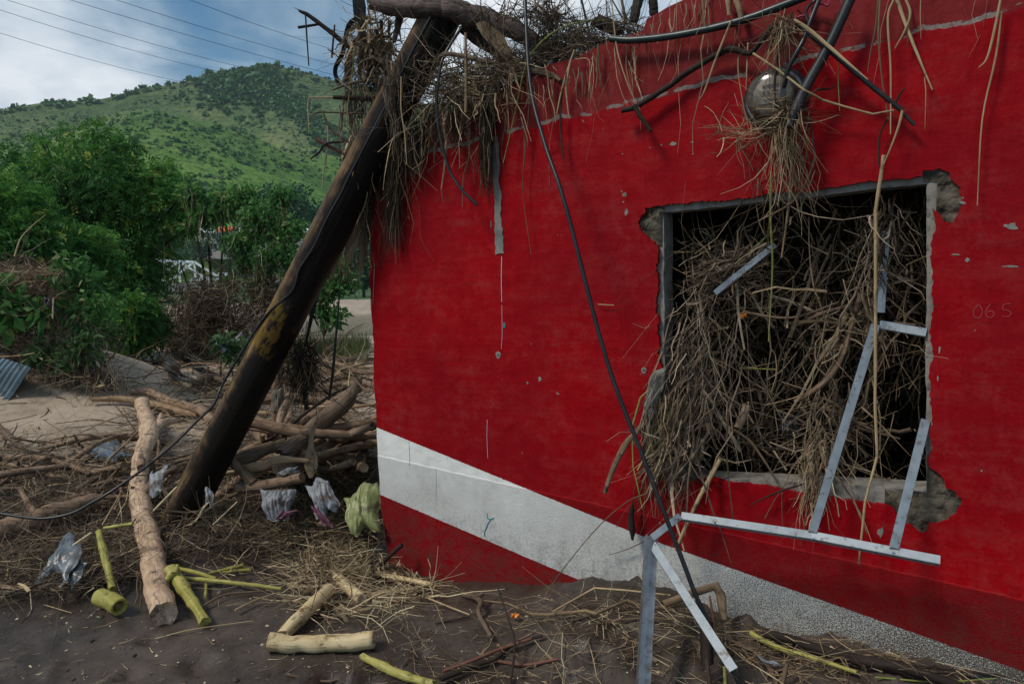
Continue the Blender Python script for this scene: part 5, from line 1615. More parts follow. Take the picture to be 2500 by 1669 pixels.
# right-hand foreground
for nm, lab, cat, mt, dia, h_, p, kw in [
    ('bent_stalk', 'crumpled yellow leaf stalk zigzagging along the mud bank', 'stalk', 'dry_leaf', [9, 14, 16, 17, 18, 15], .05, [(130, 490), (230, 492), (330, 535), (400, 556), (555, 552), (595, 570), (720, 502), (820, 510), (960, 532)], dict(flat=.5, sharp=True)),
    ('bent_stalk', 'thin tan stalk lying above the crumpled one', 'stalk', 'straw_stalk', [10, 12, 12], .07, [(420, 545), (590, 442), (720, 455), (900, 468)], dict(sharp=True)),
    ('long_stick', 'long thin tan stick lying on the mud behind the metal legs', 'stick', 'brown_stalk', [10, 12, 10], .03, [(612, 596), (800, 592), (990, 612)], {}),
    ('jointed_cane', 'jointed green-yellow cane lying at the foot of the wall, lower right', 'cane', 'green_stem', [24, 24, 20, 16], .04, [(1232, 590), (1340, 645), (1460, 700), (1660, 792)], dict(nodes=5, sides=12, tint=.6)),
    ('dark_branch', 'thick dark wet branch lying along the foot of the wall', 'branch', 'dark_bark', [36, 44, 46, 42, 36], .05, [(1280, 590), (1430, 615), (1570, 672), (1700, 755), (1860, 800), (2100, 838)], dict(sides=14, n=8, wob=.14)),
    ('forked_branch', 'grey forked branch lying in the mud at the lower right', 'branch', 'bark', [12, 14, 18, 22], .03, [(1090, 628), (1215, 660), (1290, 720), (1345, 830), (1352, 900)], {}),
    ('forked_branch', 'stub of grey branch rising from the mud at the lower right', 'branch', 'bark', [22, 18], (.02, .10), [(1352, 845), (1378, 742)], {}),
    ('long_branch', 'dark branch lying at the lower middle, pointing to the wall', 'branch', 'dark_bark', [26, 24, 18, 12], .03, [(-40, 800), (90, 740), (180, 700), (260, 645), (375, 632)], {}),
    ('long_branch', 'thin reddish branch beside the dark one at the lower middle', 'branch', 'red_twig', [16, 15, 12], .04, [(-30, 762), (100, 715), (220, 660), (330, 632)], {}),
    ('red_stick', 'straight reddish stick lying at the lower middle', 'stick', 'red_twig', [14, 13, 12], .02, [(185, 706), (300, 725), (438, 748)], {}),
    ('dark_twig', 'thin dark twig rising from the lower middle of the mud', 'twig', 'dark_bark', [12, 10, 6], (.02, .10, .22), [(245, 850), (262, 650), (235, 540), (190, 420)], {}),
    ('long_stick', 'thin tan stick lying at the lower right corner', 'stick', 'brown_stalk', [9, 9], .03, [(1330, 760), (1500, 735), (1640, 715), (1900, 720)], {}),
    ('long_stick', 'short tan stick on the mud beyond the forked branch', 'stick', 'brown_stalk', [10, 10], .03, [(1170, 640), (1290, 660), (1420, 650)], {}),
    ('reed_piece', 'pale thin reed lying near the foot of the white stripe', 'reed', 'straw_stalk', [8, 7], .04, [(1130, 585), (1305, 578)], {}),
    ('reed_piece', 'yellow reed lying in the lower right corner', 'reed', 'green_reed', [10, 10], .03, [(1740, 830), (2000, 822), (2240, 802)], {}),
    ('long_stick', 'dark stick lying beside the thick branch in the lower right corner', 'stick', 'dark_bark', [12, 12], .04, [(1880, 790), (2060, 770), (2280, 800)], {}),
]:
    S(nm, lab, cat, mt, 8, 'g', h_, dia, p, **kw)
S('bent_stalk', 'folded brown banana stalk leaning on the white stripe', 'stem', 'dry_leaf', 8, 'd', [3.12, 3.12, 3.10], [34, 38, 32], [(880, 510), (985, 470), (1095, 434)], [((3.10, 3.08, 3.05), [34, 40, 34], [(1088, 436), (1112, 490), (1118, 568)])], sides=12, flat=.7, tint=.22)
S('upright_twig', 'thin brown twig stuck upright in the mud beside the metal leg', 'twig', 'red_twig', 8, 'd', (2.95, 3.05), [11, 9], [(1082, 610), (1062, 480)])
S('upright_twig', 'thin green stalk hidden under the slanting metal leg', 'stalk', 'green_stem', 8, 'd', (2.40, 2.42), [14, 14], [(1126, 860), (1122, 770)])
S('plank', 'dark wet timber post standing in the mud behind the slanting metal leg', 'timber', 'dark_bark', 8, 'd', (2.72, 2.80), [54, 58], [(1052, 752), (1048, 590)], sides=4, wob=.03, tint=.35)
S('upright_twig', 'dark stake under the timber post at the bottom edge', 'stake', 'dark_bark', 8, 'd', (2.50, 2.62), [22, 18], [(1062, 850), (1050, 740)])
pillow('orange_scrap', pts(8, 'g', (.05, .05, .02, .02), [(245, 530), (280, 528), (278, 548), (245, 550)]), 'orange_plastic', .012, 4, .015, 14, 'small orange plastic scrap on the mud before the wall', 'plastic', seed=41, ragged=.4)
pillow('plastic_scrap', pts(8, 'g', (.04, .04, .02, .02), [(1270, 715), (1380, 740), (1370, 752), (1290, 740)]), 'white_bag', .01, 4, .02, 14, 'small clear plastic scrap under the jointed cane', 'plastic', seed=43, ragged=.5)
# ================================================================== WRECKAGE ON THE ROOF AND WALL TOP
wood('trunk_skin', [(.28, (.035, .024, .022)), (.5, (.095, .066, .060)), (.72, (.19, .14, .13))], .6, (60, 60, 5), .8, .006, patch=(.03, .02, .017), patchamt=(.5, .62), cracks=.6)
S('banana_log', 'thick purplish banana trunk lying over the top of the leaning pole', 'trunk', 'trunk_skin', 4, 'd', [4.12, 4.05, 4.0, 3.97, 3.95, 3.92, 3.88, 3.86], [60, 96, 104, 112, 112, 100, 92, 80],
  [(700, 22), (800, 38), (930, 44), (1080, 52), (1230, 78), (1380, 128), (1500, 180), (1640, 262)],
  [([4.1, 4.12, 4.14], [60, 44, 20], [(830, 45), (838, 110), (815, 220)]), ([4.1, 4.2], [34, 12], [(760, 45), (690, 45)])], sides=20, n=9, wob=.10, ragged=1.0, tint=.5)
S('roof_log', 'dark trunk slanting down to the roof under the banana trunk', 'log', 'dark_bark', 13, 'd', (4.05, 4.0), [120, 135, 125], [(330, 270), (560, 430), (860, 640)], sides=14, tint=.55)
ribbon('bark_slab', pts(13, 'd', (3.9, 3.88), [(470, 205), (560, 300), (660, 410), (755, 520)]), [.05, .085, .085, .03], 'dry_leaf', 'brown slab of bark peeling off the banana trunk', 'bark', thick=.012, twist=.2, tint=.4)
S('roof_branch', 'knobbly branch hanging off the roof beside the pole', 'branch', 'bark', 13, 'd', [3.95, 3.9, 3.86, 3.84, 3.8, 3.74, 3.68, 3.64], [34, 36, 40, 42, 46, 50, 54, 40], [(85, 615), (100, 545), (160, 515), (330, 542), (560, 600), (900, 668), (1150, 712), (1245, 775)], sides=12, wob=.12, tint=.55)
S('roof_log', 'dark splintered stump standing on the roof against the sky', 'stump', 'dark_bark', 13, 'd', (3.85, 3.8), [130, 110, 80], [(1620, 210), (1700, 250), (1790, 300)], sides=12, wob=.25, ragged=1.2)
S('roof_log', 'dark timber rising on the roof at the top edge', 'timber', 'dark_bark', 13, 'd', 3.9, [90, 90], [(1950, 200), (2010, -60)], sides=8)
S('roof_log', 'dark timber on the roof where the wall rises out of the picture', 'timber', 'dark_bark', 13, 'd', 3.9, [80, 90], [(2140, 130), (2125, -80)], sides=8)
for lab, p, dd_ in [('thin stalk against the white sky above the wall, leftmost of three', [(800, 85), (845, -20)], 22), ('thin stalk against the white sky above the wall, middle of three', [(1015, 90), (1050, -20)], 22), ('thin stalk against the white sky above the wall, rightmost of three', [(1070, 85), (1140, -20)], 26),
                    ('thick brown stalk on the roof at the top edge beside the dark timber', [(1870, 210), (1830, -30)], 44), ('slanting stalk on the roof behind the dark timber', [(1850, 190), (1730, -20)], 24), ('zigzag twig against the sky above the splintered stump', [(1620, 180), (1605, 140), (1640, 80), (1600, 70), (1650, -20)], 12),
                    ('twig sticking out right from the root tangle on the roof', [(1100, 110), (1200, 130), (1260, 138), (1315, 122)], 20), ('slanting twig against the sky in front of the splintered stump', [(1700, 190), (1680, -20)], 16)]:
    S('roof_stalk', lab, 'stalk', 'brown_stalk', 13, 'd', 3.85, dd_, p, sharp=True)
S('green_reed', 'long green reed bent over the wall top and hanging down the red wall', 'reed', 'green_reed', 13, 'd', [3.85, 3.82, 3.75, 3.72, 3.70, 3.70, 3.72, 3.74, 3.76], [16, 20, 22, 20, 20, 22, 22, 20, 16], [(1990, 240), (1750, 206), (1480, 206), (1200, 300), (985, 490), (905, 660), (850, 900), (795, 1160), (700, 1560)], sides=9, n=7, tint=.6)
# things sticking out left of the pole
for lab, mt, dia, d_, p, ex in [
    ('dark broken branch jutting out against the sky left of the pole', 'dark_bark', [22, 34, 36, 40], 4.3, [(110, 95), (180, 130), (330, 240), (520, 395)], [(4.3, [24, 20], [(100, 235), (270, 208)]), (4.3, [10, 3], [(130, 100), (60, 65)])]),
    ('dark twig hanging from the jutting broken branch', 'dark_bark', [12, 14, 10], 4.28, [(160, 130), (170, 300), (188, 560)], []),
    ('short dark twig hanging near the black strap', 'dark_bark', [14, 16, 18], 4.28, [(408, 215), (392, 380), (384, 490)], []),
    ('thin dark twig slanting down to the black strap', 'dark_bark', [10, 8], 4.28, [(350, 420), (430, 480), (510, 580)], []),
    ('pale bent twig pointing left above the broken stalk', 'bark', [20, 22, 14], 4.2, [(810, 675), (540, 712), (390, 768)], []),
    ('thin grey twig curling left below the broken stalk', 'bark', [14, 14, 8], 4.25, [(690, 970), (330, 955), (240, 965), (216, 1000)], []),
    ('pale forked twig left of the pole over the green hill', 'bark', [24, 22, 12], 4.3, [(520, 1205), (400, 1125), (340, 1050), (312, 970)], []),
    ('reddish broken stick jutting left over the green hill', 'red_twig', [26, 30, 24], 4.3, [(495, 1315), (350, 1240), (250, 1180)], []),
    ('dark thin stick crossing the reddish one over the green hill', 'dark_bark', [20, 22, 14], 4.28, [(480, 1205), (335, 1222), (280, 1290), (205, 1350)], []),
    ('long brown stalk hanging left of the pole over the green hill', 'straw_stalk', [18, 18, 16], 4.3, [(350, 1060), (348, 1250), (320, 1430), (298, 1600)], []),
    ('thin brown stalk hanging beside the black straps', 'brown_stalk', [22, 26, 20], 4.3, [(485, 850), (465, 1060), (445, 1320)], []),
    ('yellow-green reed hanging in front of the black straps', 'green_reed', [14, 18, 18, 16], 4.22, [(740, 140), (650, 270), (580, 420), (560, 620), (520, 900), (515, 1120)], []),
    ('white splinter behind the leaning pole over the green hill', 'pale_stem', [40, 50, 30], 4.42, [(580, 1140), (540, 1210), (480, 1345)], []),
    ('pale split cane behind the upper part of the pole', 'pale_stem', [34, 40, 40], 4.4, [(900, 545), (830, 680), (770, 830)], []),
    ('dark snapped stalk jutting left of the pole', 'dark_bark', [40, 40, 34], 4.25, [(760, 850), (600, 838), (400, 828)], []),
    ('thin pale straw dangling from the dark snapped stalk', 'straw_stalk', [14, 14, 16, 18], 4.25, [(400, 830), (190, 830), (180, 900), (190, 1130)], [])]:
    S('jutting_twig', lab, 'twig', mt, 12, 'd', d_, dia, p, ex, sharp=('dangling' in lab))
pillow('root_ball', pts(12, 'd', (4.3, 4.25, 4.25, 4.3), [(600, 380), (880, 360), (850, 620), (610, 560)]), 'mud_cloth', .13, 6, .08, 26, 'muddy root ball tangled in straw left of the pole top', 'root ball', seed=51, ragged=.3)
for lab, w_, p in [('black plastic strap looping out against the sky', .030, [(600, 170), (555, 185), (515, 260), (480, 440), (415, 580), (425, 670), (465, 715), (500, 640), (540, 450)]),
                   ('broad black strap hanging down left of the pole', .050, [(590, -30), (610, 170), (640, 300), (560, 420), (530, 700), (540, 900), (560, 1150)]),
                   ('second black strap hanging beside the broad one', .028, [(640, -20), (655, 100), (620, 300), (520, 460), (505, 700), (520, 900)])]:
    ribbon('black_strap', pts(12, 'd', 4.36, p), w_, 'black_strap', lab, 'strap', 'black straps left of the pole', thick=.004, twist=1.2)
# dead banana leaves hanging off the corner, behind the pole
for lab, w_, p in [('cream dead banana leaf sheath hanging beside the house corner, longest', [.05, .085, .085, .05, .01], [(590, 1080), (600, 1200), (585, 1310), (560, 1410), (555, 1440)]),
                   ('cream dead banana leaf tip hanging left of the longest', [.05, .06, .045, .01], [(525, 1300), (500, 1390), (475, 1470), (458, 1530)]),
                   ('brown dead banana leaf strip hanging at the house corner', [.05, .07, .05, .01], [(650, 1060), (655, 1220), (640, 1380), (628, 1520)]),
                   ('narrow tan leaf strip hanging on the edge of the red wall', [.03, .05, .045, .02], [(725, 980), (722, 1100), (728, 1240), (718, 1390)])]:
    ribbon('dead_leaf', pts(4, 'd', 4.40, p), w_, 'dry_leaf', lab, 'leaf', 'dead leaves at the house corner', thick=.012, twist=.5, tint=.75 if 'cream' in lab else .45)
# hanging straps and cords behind the pole, above the wreckage
ribbon('black_strap', pts(18, 'd', 4.5, [(1398, 580), (1370, 700), (1330, 880), (1300, 1010), (1285, 1060)]), [.035, .03, .02, .012], 'black_strap', 'black strap hanging straight from the leaning pole', 'strap', thick=.004)
ribbon('black_strap', pts(18, 'd', 4.48, [(1262, 1180), (1255, 1320), (1285, 1450), (1305, 1570)]), [.02, .035, .04, .03], 'black_strap', 'black strap tail below the hanging tangle', 'strap', thick=.004)
S('black_rope', 'black cord hanging between the pole and the red wall', 'cord', 'black_cable', 18, 'd', 4.6, [10, 12, 20, 26, 20], [(1572, 400), (1560, 700), (1535, 1000), (1510, 1280), (1480, 1490)], ragged=.2)
N = 700
C = pts(18, 'd', 4.48, np.stack([1268 + RNG.normal(size=N) * 38, 1180 + RNG.normal(size=N) * 85], 1))
P = curl(C + RNG.normal(size=(N, 3)) * .03, np.stack([RNG.normal(size=N) * .4, RNG.normal(size=N) * .4, -np.ones(N)], 1), RNG.uniform(.04, .25, N), 5, .3)
tag(straws('hanging_tangle', P, RNG.uniform(.002, .005, N), 'dark_straw', kind=None, tint=RNG.beta(1.2, 3, N)), 'dark tangle of roots hanging from a black strap behind the pole', 'tangle')

# ---- straw heaped on the roof edge
tz = outer_uv[np.argsort(outer_uv[:, 0])]
tz = tz[tz[:, 1] > 1.9]
top_at = lambda u_: np.interp(u_, tz[:, 0], tz[:, 1])
N = 2100
u_ = RNG.uniform(-1.9, -.66, N); z_ = top_at(u_) + RNG.normal(size=N) * .07 + .03 + .10 * np.exp(-((u_ + 1.25) / .22) ** 2)
C = uvw(u_, z_, np.where(u_ < -1.25, RNG.uniform(-.45, -.02, N), RNG.uniform(-.45, .10, N)))
P = curl(C, np.stack([RNG.normal(size=N), RNG.normal(size=N), RNG.normal(size=N) * .45 - .15], 1), RNG.uniform(.06, .42, N), 5, .25)
straws('roof_straw', P, RNG.uniform(.0015, .0050, N), 'straw_mix', tint=RNG.beta(2.0, 1.5, N))
N = 800
u_ = -1.88 + 1.05 * RNG.random(N) ** 1.4; w_ = .35 + .65 * vn(u_ * 9, u_ * 0, 3)
z_ = top_at(u_) + RNG.uniform(-.12, .06, N)
C = uvw(u_, z_, np.where(u_ < -1.5, RNG.uniform(.005, .03, N), RNG.uniform(.01, .12, N)))
P = curl(C, np.stack([RNG.normal(size=N) * .16, RNG.normal(size=N) * .12 - .03, -np.ones(N)], 1), RNG.gamma(2, .11, N) * w_ * np.clip(1.3 - .8 * (u_ + 1.88), .45, 1.3), 5, .22)
straws('hanging_straw', P, RNG.uniform(.0013, .0042, N), 'dark_straw', tint=RNG.beta(1.6, 1.9, N))
# thick dark bunches trailing down the wall
for (cx_, y0_, y1_, sp_, n_) in [(800, 760, 1430, 34, 240), (1310, 560, 1100, 26, 200), (905, 700, 1000, 60, 120), (560, 1400, 1568, 60, 36), (640, 1340, 1568, 40, 30)]:
    xx_ = cx_ + RNG.normal(size=n_) * sp_ * .5
    a0 = wallpt(src(4, np.stack([xx_, y0_ + RNG.uniform(-60, 140, n_)], 1)), RNG.uniform(.02, .10, n_))
    a1 = wallpt(src(4, np.stack([xx_ + RNG.normal(size=n_) * 12, y0_ + (y1_ - y0_) * RNG.uniform(.4, 1, n_)], 1)), RNG.uniform(.02, .08, n_))
    if cx_ < 700:
        a0 += np.array([-.05, .12, 0]); a1 += np.array([-.05, .12, 0])
    P = curl(a0, a1 - a0, np.linalg.norm(a1 - a0, axis=1), 6, .05)
    straws('hanging_straw', P, RNG.uniform(.0016, .0042, n_), 'dark_straw' if cx_ > 700 else 'dry_straw', tint=RNG.beta(1.6, 2.6, n_))
# root tangles on the roof against the sky
for (px_, py_, sx_, sy_, dep_, n_, cr_) in [(1130, 170, 70, 60, 3.86, 260, 13), (1380, 350, 110, 60, 3.84, 240, 13), (1900, 280, 100, 35, 3.82, 160, 13), (1100, 480, 120, 60, 3.84, 330, 13), (300, 700, 260, 80, 3.98, 420, 13),
                                           (720, 430, 90, 80, 4.22, 300, 12), (780, 250, 80, 110, 4.2, 90, 12), (620, 620, 70, 110, 4.25, 90, 12), (1640, 400, 50, 30, 3.78, 90, 13), (800, 160, 260, 26, 3.88, 200, 13), (1500, 420, 160, 40, 3.80, 240, 13), (1200, 560, 150, 30, 3.80, 240, 13), (700, 640, 160, 60, 3.86, 260, 13)]:
    C = deppt(src(cr_, np.stack([px_ + RNG.normal(size=n_) * sx_, py_ + RNG.normal(size=n_) * sy_], 1)), dep_ + RNG.normal(size=n_) * .06)
    dr = RNG.normal(size=(n_, 3)); dr[:, 2] -= .5 if cr_ == 12 else .1
    P = curl(C, dr, RNG.uniform(.04, .26, n_), 5, .3)
    straws('root_tangle', P, RNG.uniform(.0013, .0045, n_), 'straw_mix' if cr_ == 12 else 'muddy_straw', tint=RNG.beta(1.5, 2.2, n_))
# strands hanging over the pole and from the trunk
for (px_, py_, sx_, len_, n_, cr_) in [(900, 620, 40, .45, 26, 12), (880, 780, 26, .35, 16, 12), (600, 850, 60, .5, 70, 12), (730, 560, 60, .35, 120, 12)]:
    C = deppt(src(cr_, np.stack([px_ + RNG.normal(size=n_) * sx_, py_ + RNG.normal(size=n_) * 90], 1)), 4.0 if px_ > 850 else 4.28)
    P = curl(C, np.stack([RNG.normal(size=n_) * .12, RNG.normal(size=n_) * .05, -np.ones(n_)], 1), RNG.uniform(.12, len_, n_), 6, .12)
    straws('hanging_straw', P, RNG.uniform(.0016, .0045, n_), 'muddy_straw', tint=RNG.beta(2.4, 2, n_))
# straw ends dangling along the top of the wall
N = 230
u_ = RNG.uniform(-.8, 2.1, N); z_ = np.minimum(top_at(u_), 3.02) - RNG.uniform(0, .12, N)
C = uvw(u_, z_, RNG.uniform(.015, .06, N))
P = curl(C, np.stack([RNG.normal(size=N) * .14, RNG.normal(size=N) * .06, -np.ones(N)], 1), RNG.gamma(2, .10, N), 6, .14)
straws('hanging_straw', P, np.minimum(RNG.gamma(2, .001, N) + .0008, .006), 'dry_straw', tint=RNG.beta(2, 2, N))

# ================================================================== THINGS HANGING DOWN THE RED WALL
hang = [  # label, material, crop, width, offset, points
    ('tan stalk hanging beside the green reed on the red wall', 'straw_stalk', 13, [20, 24, 16], .05, [(740, 740), (735, 900), (748, 1100), (756, 1245)]),
    ('broad flat straw hanging over the straw heap beside the pole', 'dry_leaf', 13, [26, 30, 34], .14, [(340, 320), (343, 600), (345, 860), (342, 1075)]),
    ('long brown straw hanging past the mortar patch', 'brown_stalk', 13, [14, 16, 14, 12], .05, [(570, 760), (600, 1020), (625, 1250), (645, 1580)]),
    ('wavy brown straw hanging right of the green reed', 'brown_stalk', 13, [12, 16, 14], .04, [(950, 900), (935, 1200), (915, 1400), (895, 1600)]),
    ('short curved straw hanging right of the green reed', 'straw_stalk', 13, [12, 12, 8], .05, [(870, 1120), (900, 1230), (930, 1330), (932, 1395)]),
    ('tan straw fanning left from the wall top tuft', 'straw_stalk', 13, [16, 22, 22], .06, [(1380, 480), (1300, 720), (1240, 950), (1208, 1125)]),
    ('tan straw hanging straight from the wall top tuft', 'straw_stalk', 13, [18, 20, 20], .06, [(1340, 600), (1302, 820), (1310, 960), (1325, 1105)]),
    ('dark root hanging far down from the wall top tuft', 'dark_bark', 13, [22, 20, 18, 14], .05, [(1275, 760), (1250, 1050), (1250, 1300), (1275, 1515)]),
    ('thin straw bent square over the wall top', 'straw_stalk', 13, [10, 14, 16], .03, [(1390, 568), (1518, 572), (1528, 750), (1538, 935)]),
    ('brown straw pair hanging from the wall top, left one', 'brown_stalk', 13, [18, 20, 18], .04, [(1610, 420), (1595, 600), (1600, 720), (1585, 840)]),
    ('brown straw pair hanging from the wall top, right one', 'brown_stalk', 13, [14, 20, 22], .04, [(1615, 440), (1612, 620), (1630, 740), (1630, 830)]),
    ('very long thin straw hanging from above to the dark branch', 'straw_stalk', 13, [14, 18, 16, 12], .07, [(1735, -20), (1760, 250), (1800, 520), (1900, 830), (2012, 1060)]),
    ('broken pale straw leaning on the dark conduit', 'straw_stalk', 5, [12, 14, 8], .08, [(1058, 92), (990, 260), (940, 400), (912, 445)]),
    ('thin straw hanging just left of the meter', 'straw_stalk', 14, [14, 16, 14, 10], .05, [(215, 420), (205, 680), (250, 980), (310, 1260)]),
    ('short straight straw hanging above the meter left side', 'straw_stalk', 14, [16, 18, 12], .05, [(298, 410), (288, 640), (278, 865)]),
    ('short pale straw over the tuft above the meter', 'straw_stalk', 14, [18, 22, 16], .07, [(545, 265), (515, 400), (482, 550)]),
    ('dark root hanging in front of the meter glass', 'dark_bark', 14, [26, 24, 22, 18], .13, [(580, 520), (560, 700), (552, 850), (570, 1030)]),
    ('green straw hanging below the split cane', 'green_reed', 14, [12, 16, 14], .06, [(1155, 550), (1160, 780), (1175, 1060)]),
    ('long straw hanging right of the conduit, leftmost of the right-hand group', 'brown_stalk', 14, [26, 28, 20, 10], .05, [(1545, -20), (1520, 260), (1470, 500), (1440, 700)]),
    ('long dark straw hanging right of the conduit down to the cane tip', 'brown_stalk', 14, [20, 24, 22, 22], .06, [(1560, -20), (1545, 350), (1580, 760), (1640, 1140)]),
    ('long jointed straw hanging right of the conduit', 'straw_stalk', 14, [26, 28, 24, 22], .07, [(1700, -20), (1635, 170), (1660, 620), (1662, 1000), (1660, 1280)]),
    ('broad pale reed slanting down to the right on the red wall', 'straw_stalk', 14, [44, 40, 34, 24], .05, [(1715, -20), (1830, 300), (1950, 600), (2058, 855)]),
    ('short reed crossing the broad pale reed', 'straw_stalk', 14, [30, 34, 26], .06, [(1800, -20), (1850, 130), (1800, 290), (1705, 460)]),
    ('short reed hanging behind the broad pale reed', 'brown_stalk', 14, [26, 28, 24], .03, [(1820, -20), (1840, 200), (1820, 450)]),
    ('thin straight straw hanging right of the broad pale reed', 'straw_stalk', 14, [12, 12, 8], .03, [(1950, -20), (1945, 150), (1952, 375)]),
    ('frayed yellow straw hanging near the right edge', 'straw_stalk', 5, [14, 16, 10], .05, [(2248, -10), (2215, 150), (2185, 260), (2150, 298)]),
    ('long thin yellow straw hanging near the right edge', 'straw_stalk', 5, [10, 12, 11, 10], .04, [(2250, 50), (2225, 250), (2165, 530), (2143, 905)]),
    ('thin straw hanging below the broad pale reed', 'straw_stalk', 14, [10, 12, 6], .03, [(1985, 740), (1998, 900), (1988, 1235)]),
    ('jointed tan cane hanging from the end of the slanting pipe', 'straw_stalk', 14, [34, 30, 28, 24], .07, [(1775, 1060), (1740, 1200), (1680, 1370), (1595, 1570)]),
    ('dark twig hanging left of the jointed tan cane', 'dark_bark', 14, [16, 18, 16], .04, [(1630, 1140), (1560, 1280), (1545, 1440), (1550, 1580)]),
    ('thin long root hanging right of the green reed', 'brown_stalk', 4, [8, 10, 9, 6], .04, [(1520, 700), (1525, 850), (1515, 1050), (1560, 1390)]),
    ('thin brown straw hanging in front of the glossy red corner', 'brown_stalk', 4, [10, 10, 8], .05, [(1222, 700), (1222, 850), (1190, 970), (1185, 1130)]),
    ('pale straw crossing the pole and hanging beyond it', 'straw_stalk', 4, [8, 10, 9], .35, [(850, 420), (850, 600), (870, 740), (880, 900)]),
    ('thin stray straw lying on the red wall left of the window', 'straw_stalk', 0, [3, 4], .02, [(1372, 698), (1408, 700)]),
]
for (lab, mt, cr_, dia, off, p) in hang:
    S('hanging_stalk', lab, 'stalk', mt, cr_, 'w', off, dia, p, group='stalks hanging on the red wall', sides=7, n=5, flat=.75)
S('wall_branch', 'crooked dark branch lying across the old red paint', 'branch', 'dark_bark', 5, 'w', [.07, .06, .05, .05, .06, .06, .08, .10], [24, 24, 24, 26, 28, 24, 24, 22], [(578, 487), (640, 470), (760, 395), (880, 310), (1000, 240), (1060, 216), (1140, 235), (1190, 180), (1255, 100)],
  [(.09, [22, 20, 14], [(632, 470), (660, 520), (702, 576)]), (.06, [18, 14], [(1050, 222), (1058, 200)]), (.06, [14, 9], [(880, 312), (884, 298)])], sides=11, n=7, wob=.12)
S('slanting_cane', 'thin bent cane crossing the wall behind the meter', 'cane', 'straw_stalk', 14, 'w', [.10, .13, .15, .10, .08, .07, .07], [26, 28, 28, 26, 26, 24, 22], [(350, 515), (560, 650), (830, 860), (1020, 960), (1220, 1020), (1490, 1092), (1690, 1055)], nodes=7, sharp=True)
S('split_cane', 'split pale cane slanting across the red wall above the meter', 'cane', 'straw_stalk', 14, 'w', (.17, .12), [30, 46, 44, 20], [(740, 190), (900, 300), (1180, 540), (1440, 758)], sides=9, flat=.5, tint=.75)
S('slanting_pipe', 'thin dark pipe slanting down to the right across the wall', 'pipe', 'black_pipe', 14, 'w', (.12, .06), [44, 50, 48, 44], [(780, 240), (1100, 500), (1440, 790), (1760, 1050)], [(.05, [30, 34], [(1790, 1090), (1885, 1190)])], sides=12, wob=.04)
S('dark_twig', 'small dark forked twig on the wall right of the meter', 'twig', 'dark_bark', 14, 'w', .06, [24, 20, 8], [(870, 935), (960, 860), (1080, 850), (1145, 812)])
S('dark_twig', 'short dark twig at the end of the slanting pipe', 'twig', 'dark_bark', 14, 'w', .05, [22, 14], [(1700, 1000), (1750, 900), (1795, 850)])
S('hanging_board', 'broken wooden slat hanging from the top edge, left of two', 'slat', 'split_wood', 14, 'w', .05, [54, 56, 40], [(95, -30), (110, 60), (115, 125)], sides=5, ragged=1.4, tint=.4)
S('hanging_board', 'broken wooden slat hanging from the top edge, right of two', 'slat', 'split_wood', 14, 'w', .05, [64, 66, 54], [(180, -30), (215, 90), (232, 178)], sides=5, ragged=.8, tint=.35)
# cables and conduit
limb('conduit', tube_data(pts(14, 'w', [.10, .11, .13, .15], [(1290, -40), (1100, 380), (830, 880), (690, 1215)]), [.020, .021, .021, .022], 16, 8, .03), 'black_pipe', 'thick black conduit pipe slanting down beside the meter', 'pipe')
limb('thick_cable', tube_data(np.vstack([pts(5, 'w', .06, [(525, 172), (600, 178), (700, 172), (820, 155), (950, 130), (1080, 98), (1200, 58), (1300, 20), (1400, -20)])]), .017, 14, 6, .05), 'green_hose', 'thick dark cable running along the top of the wall', 'cable')
limb('cable', tube_data(np.vstack([pts(14, 'w', [.06, .08, .13, .14, .12, .07], [(985, -20), (900, 190), (820, 400), (690, 640), (640, 840), (620, 1020)]), pts(14, 'w', .07, [(600, 1110), (540, 1185), (440, 1203)])]), .010, 10, 6, .02), 'black_cable', 'black meter cable drooping in front of the meter glass', 'cable')
limb('cable', tube_data(pts(14, 'w', .05, [(960, -10), (880, 60), (850, 130), (880, 230)]), .006, 8, 6, .02), 'black_cable', 'short thin black wire beside the pink wire', 'wire')
limb('pink_wire', tube_data(pts(14, 'w', .04, [(1072, -10), (1064, 55), (1010, 40), (940, 55), (905, 95), (885, 165), (830, 150), (770, 168)]), .0045, 8, 6, .02), 'pink_wire', 'thin pink wire curling out above the meter', 'wire')
limb('cable', tube_data(pts(0, 'd', [3.75, 3.6, 3.47, 3.34, 3.16, 3.0, 2.88, 2.80, 2.70], [(1203, -30), (1216, 190), (1250, 330), (1297, 470), (1390, 820), (1480, 1060), (1560, 1270), (1612, 1400), (1712, 1600)]), .0105, 10, 8, .02), 'black_cable', 'long black cable stretched down in front of the whole red wall', 'cable')
limb('cable', tube_data(pts(13, 'd', [3.93, 3.9, 3.88, 3.86, 3.86, 3.86], [(300, 270), (200, 420), (110, 600), (70, 850), (65, 1050), (95, 1300)]).tolist() + pts(4, 'd', [3.84, 3.80, 3.76], [(1110, 920), (1175, 1030), (1266, 1122)]).tolist(), .0085, 10, 8, .02), 'black_cable', 'black cable end dangling from the pole top over the straw', 'cable')
limb('cable', tube_data(pts(13, 'd', 3.9, [(1445, -20), (1490, 180), (1545, 440)]), .006, 8, 6, .02), 'black_cable', 'thin black wire crossing the white sky above the wall', 'wire')
limb('cable', tube_data(pts(13, 'd', [3.95, 3.9, 3.85, 3.82], [(440, 600), (560, 690), (640, 755), (720, 762), (810, 748)]), .008, 8, 6, .02), 'black_cable', 'short black cable lying in the straw on the wall top', 'cable')

# ---- the electricity meter
mc = wallpt(src(14, [(562, 950)]))[0]
METER = tag(empty('electricity_meter', mc, -_a), 'round glass electricity meter on the red wall tangled in straw', 'meter')


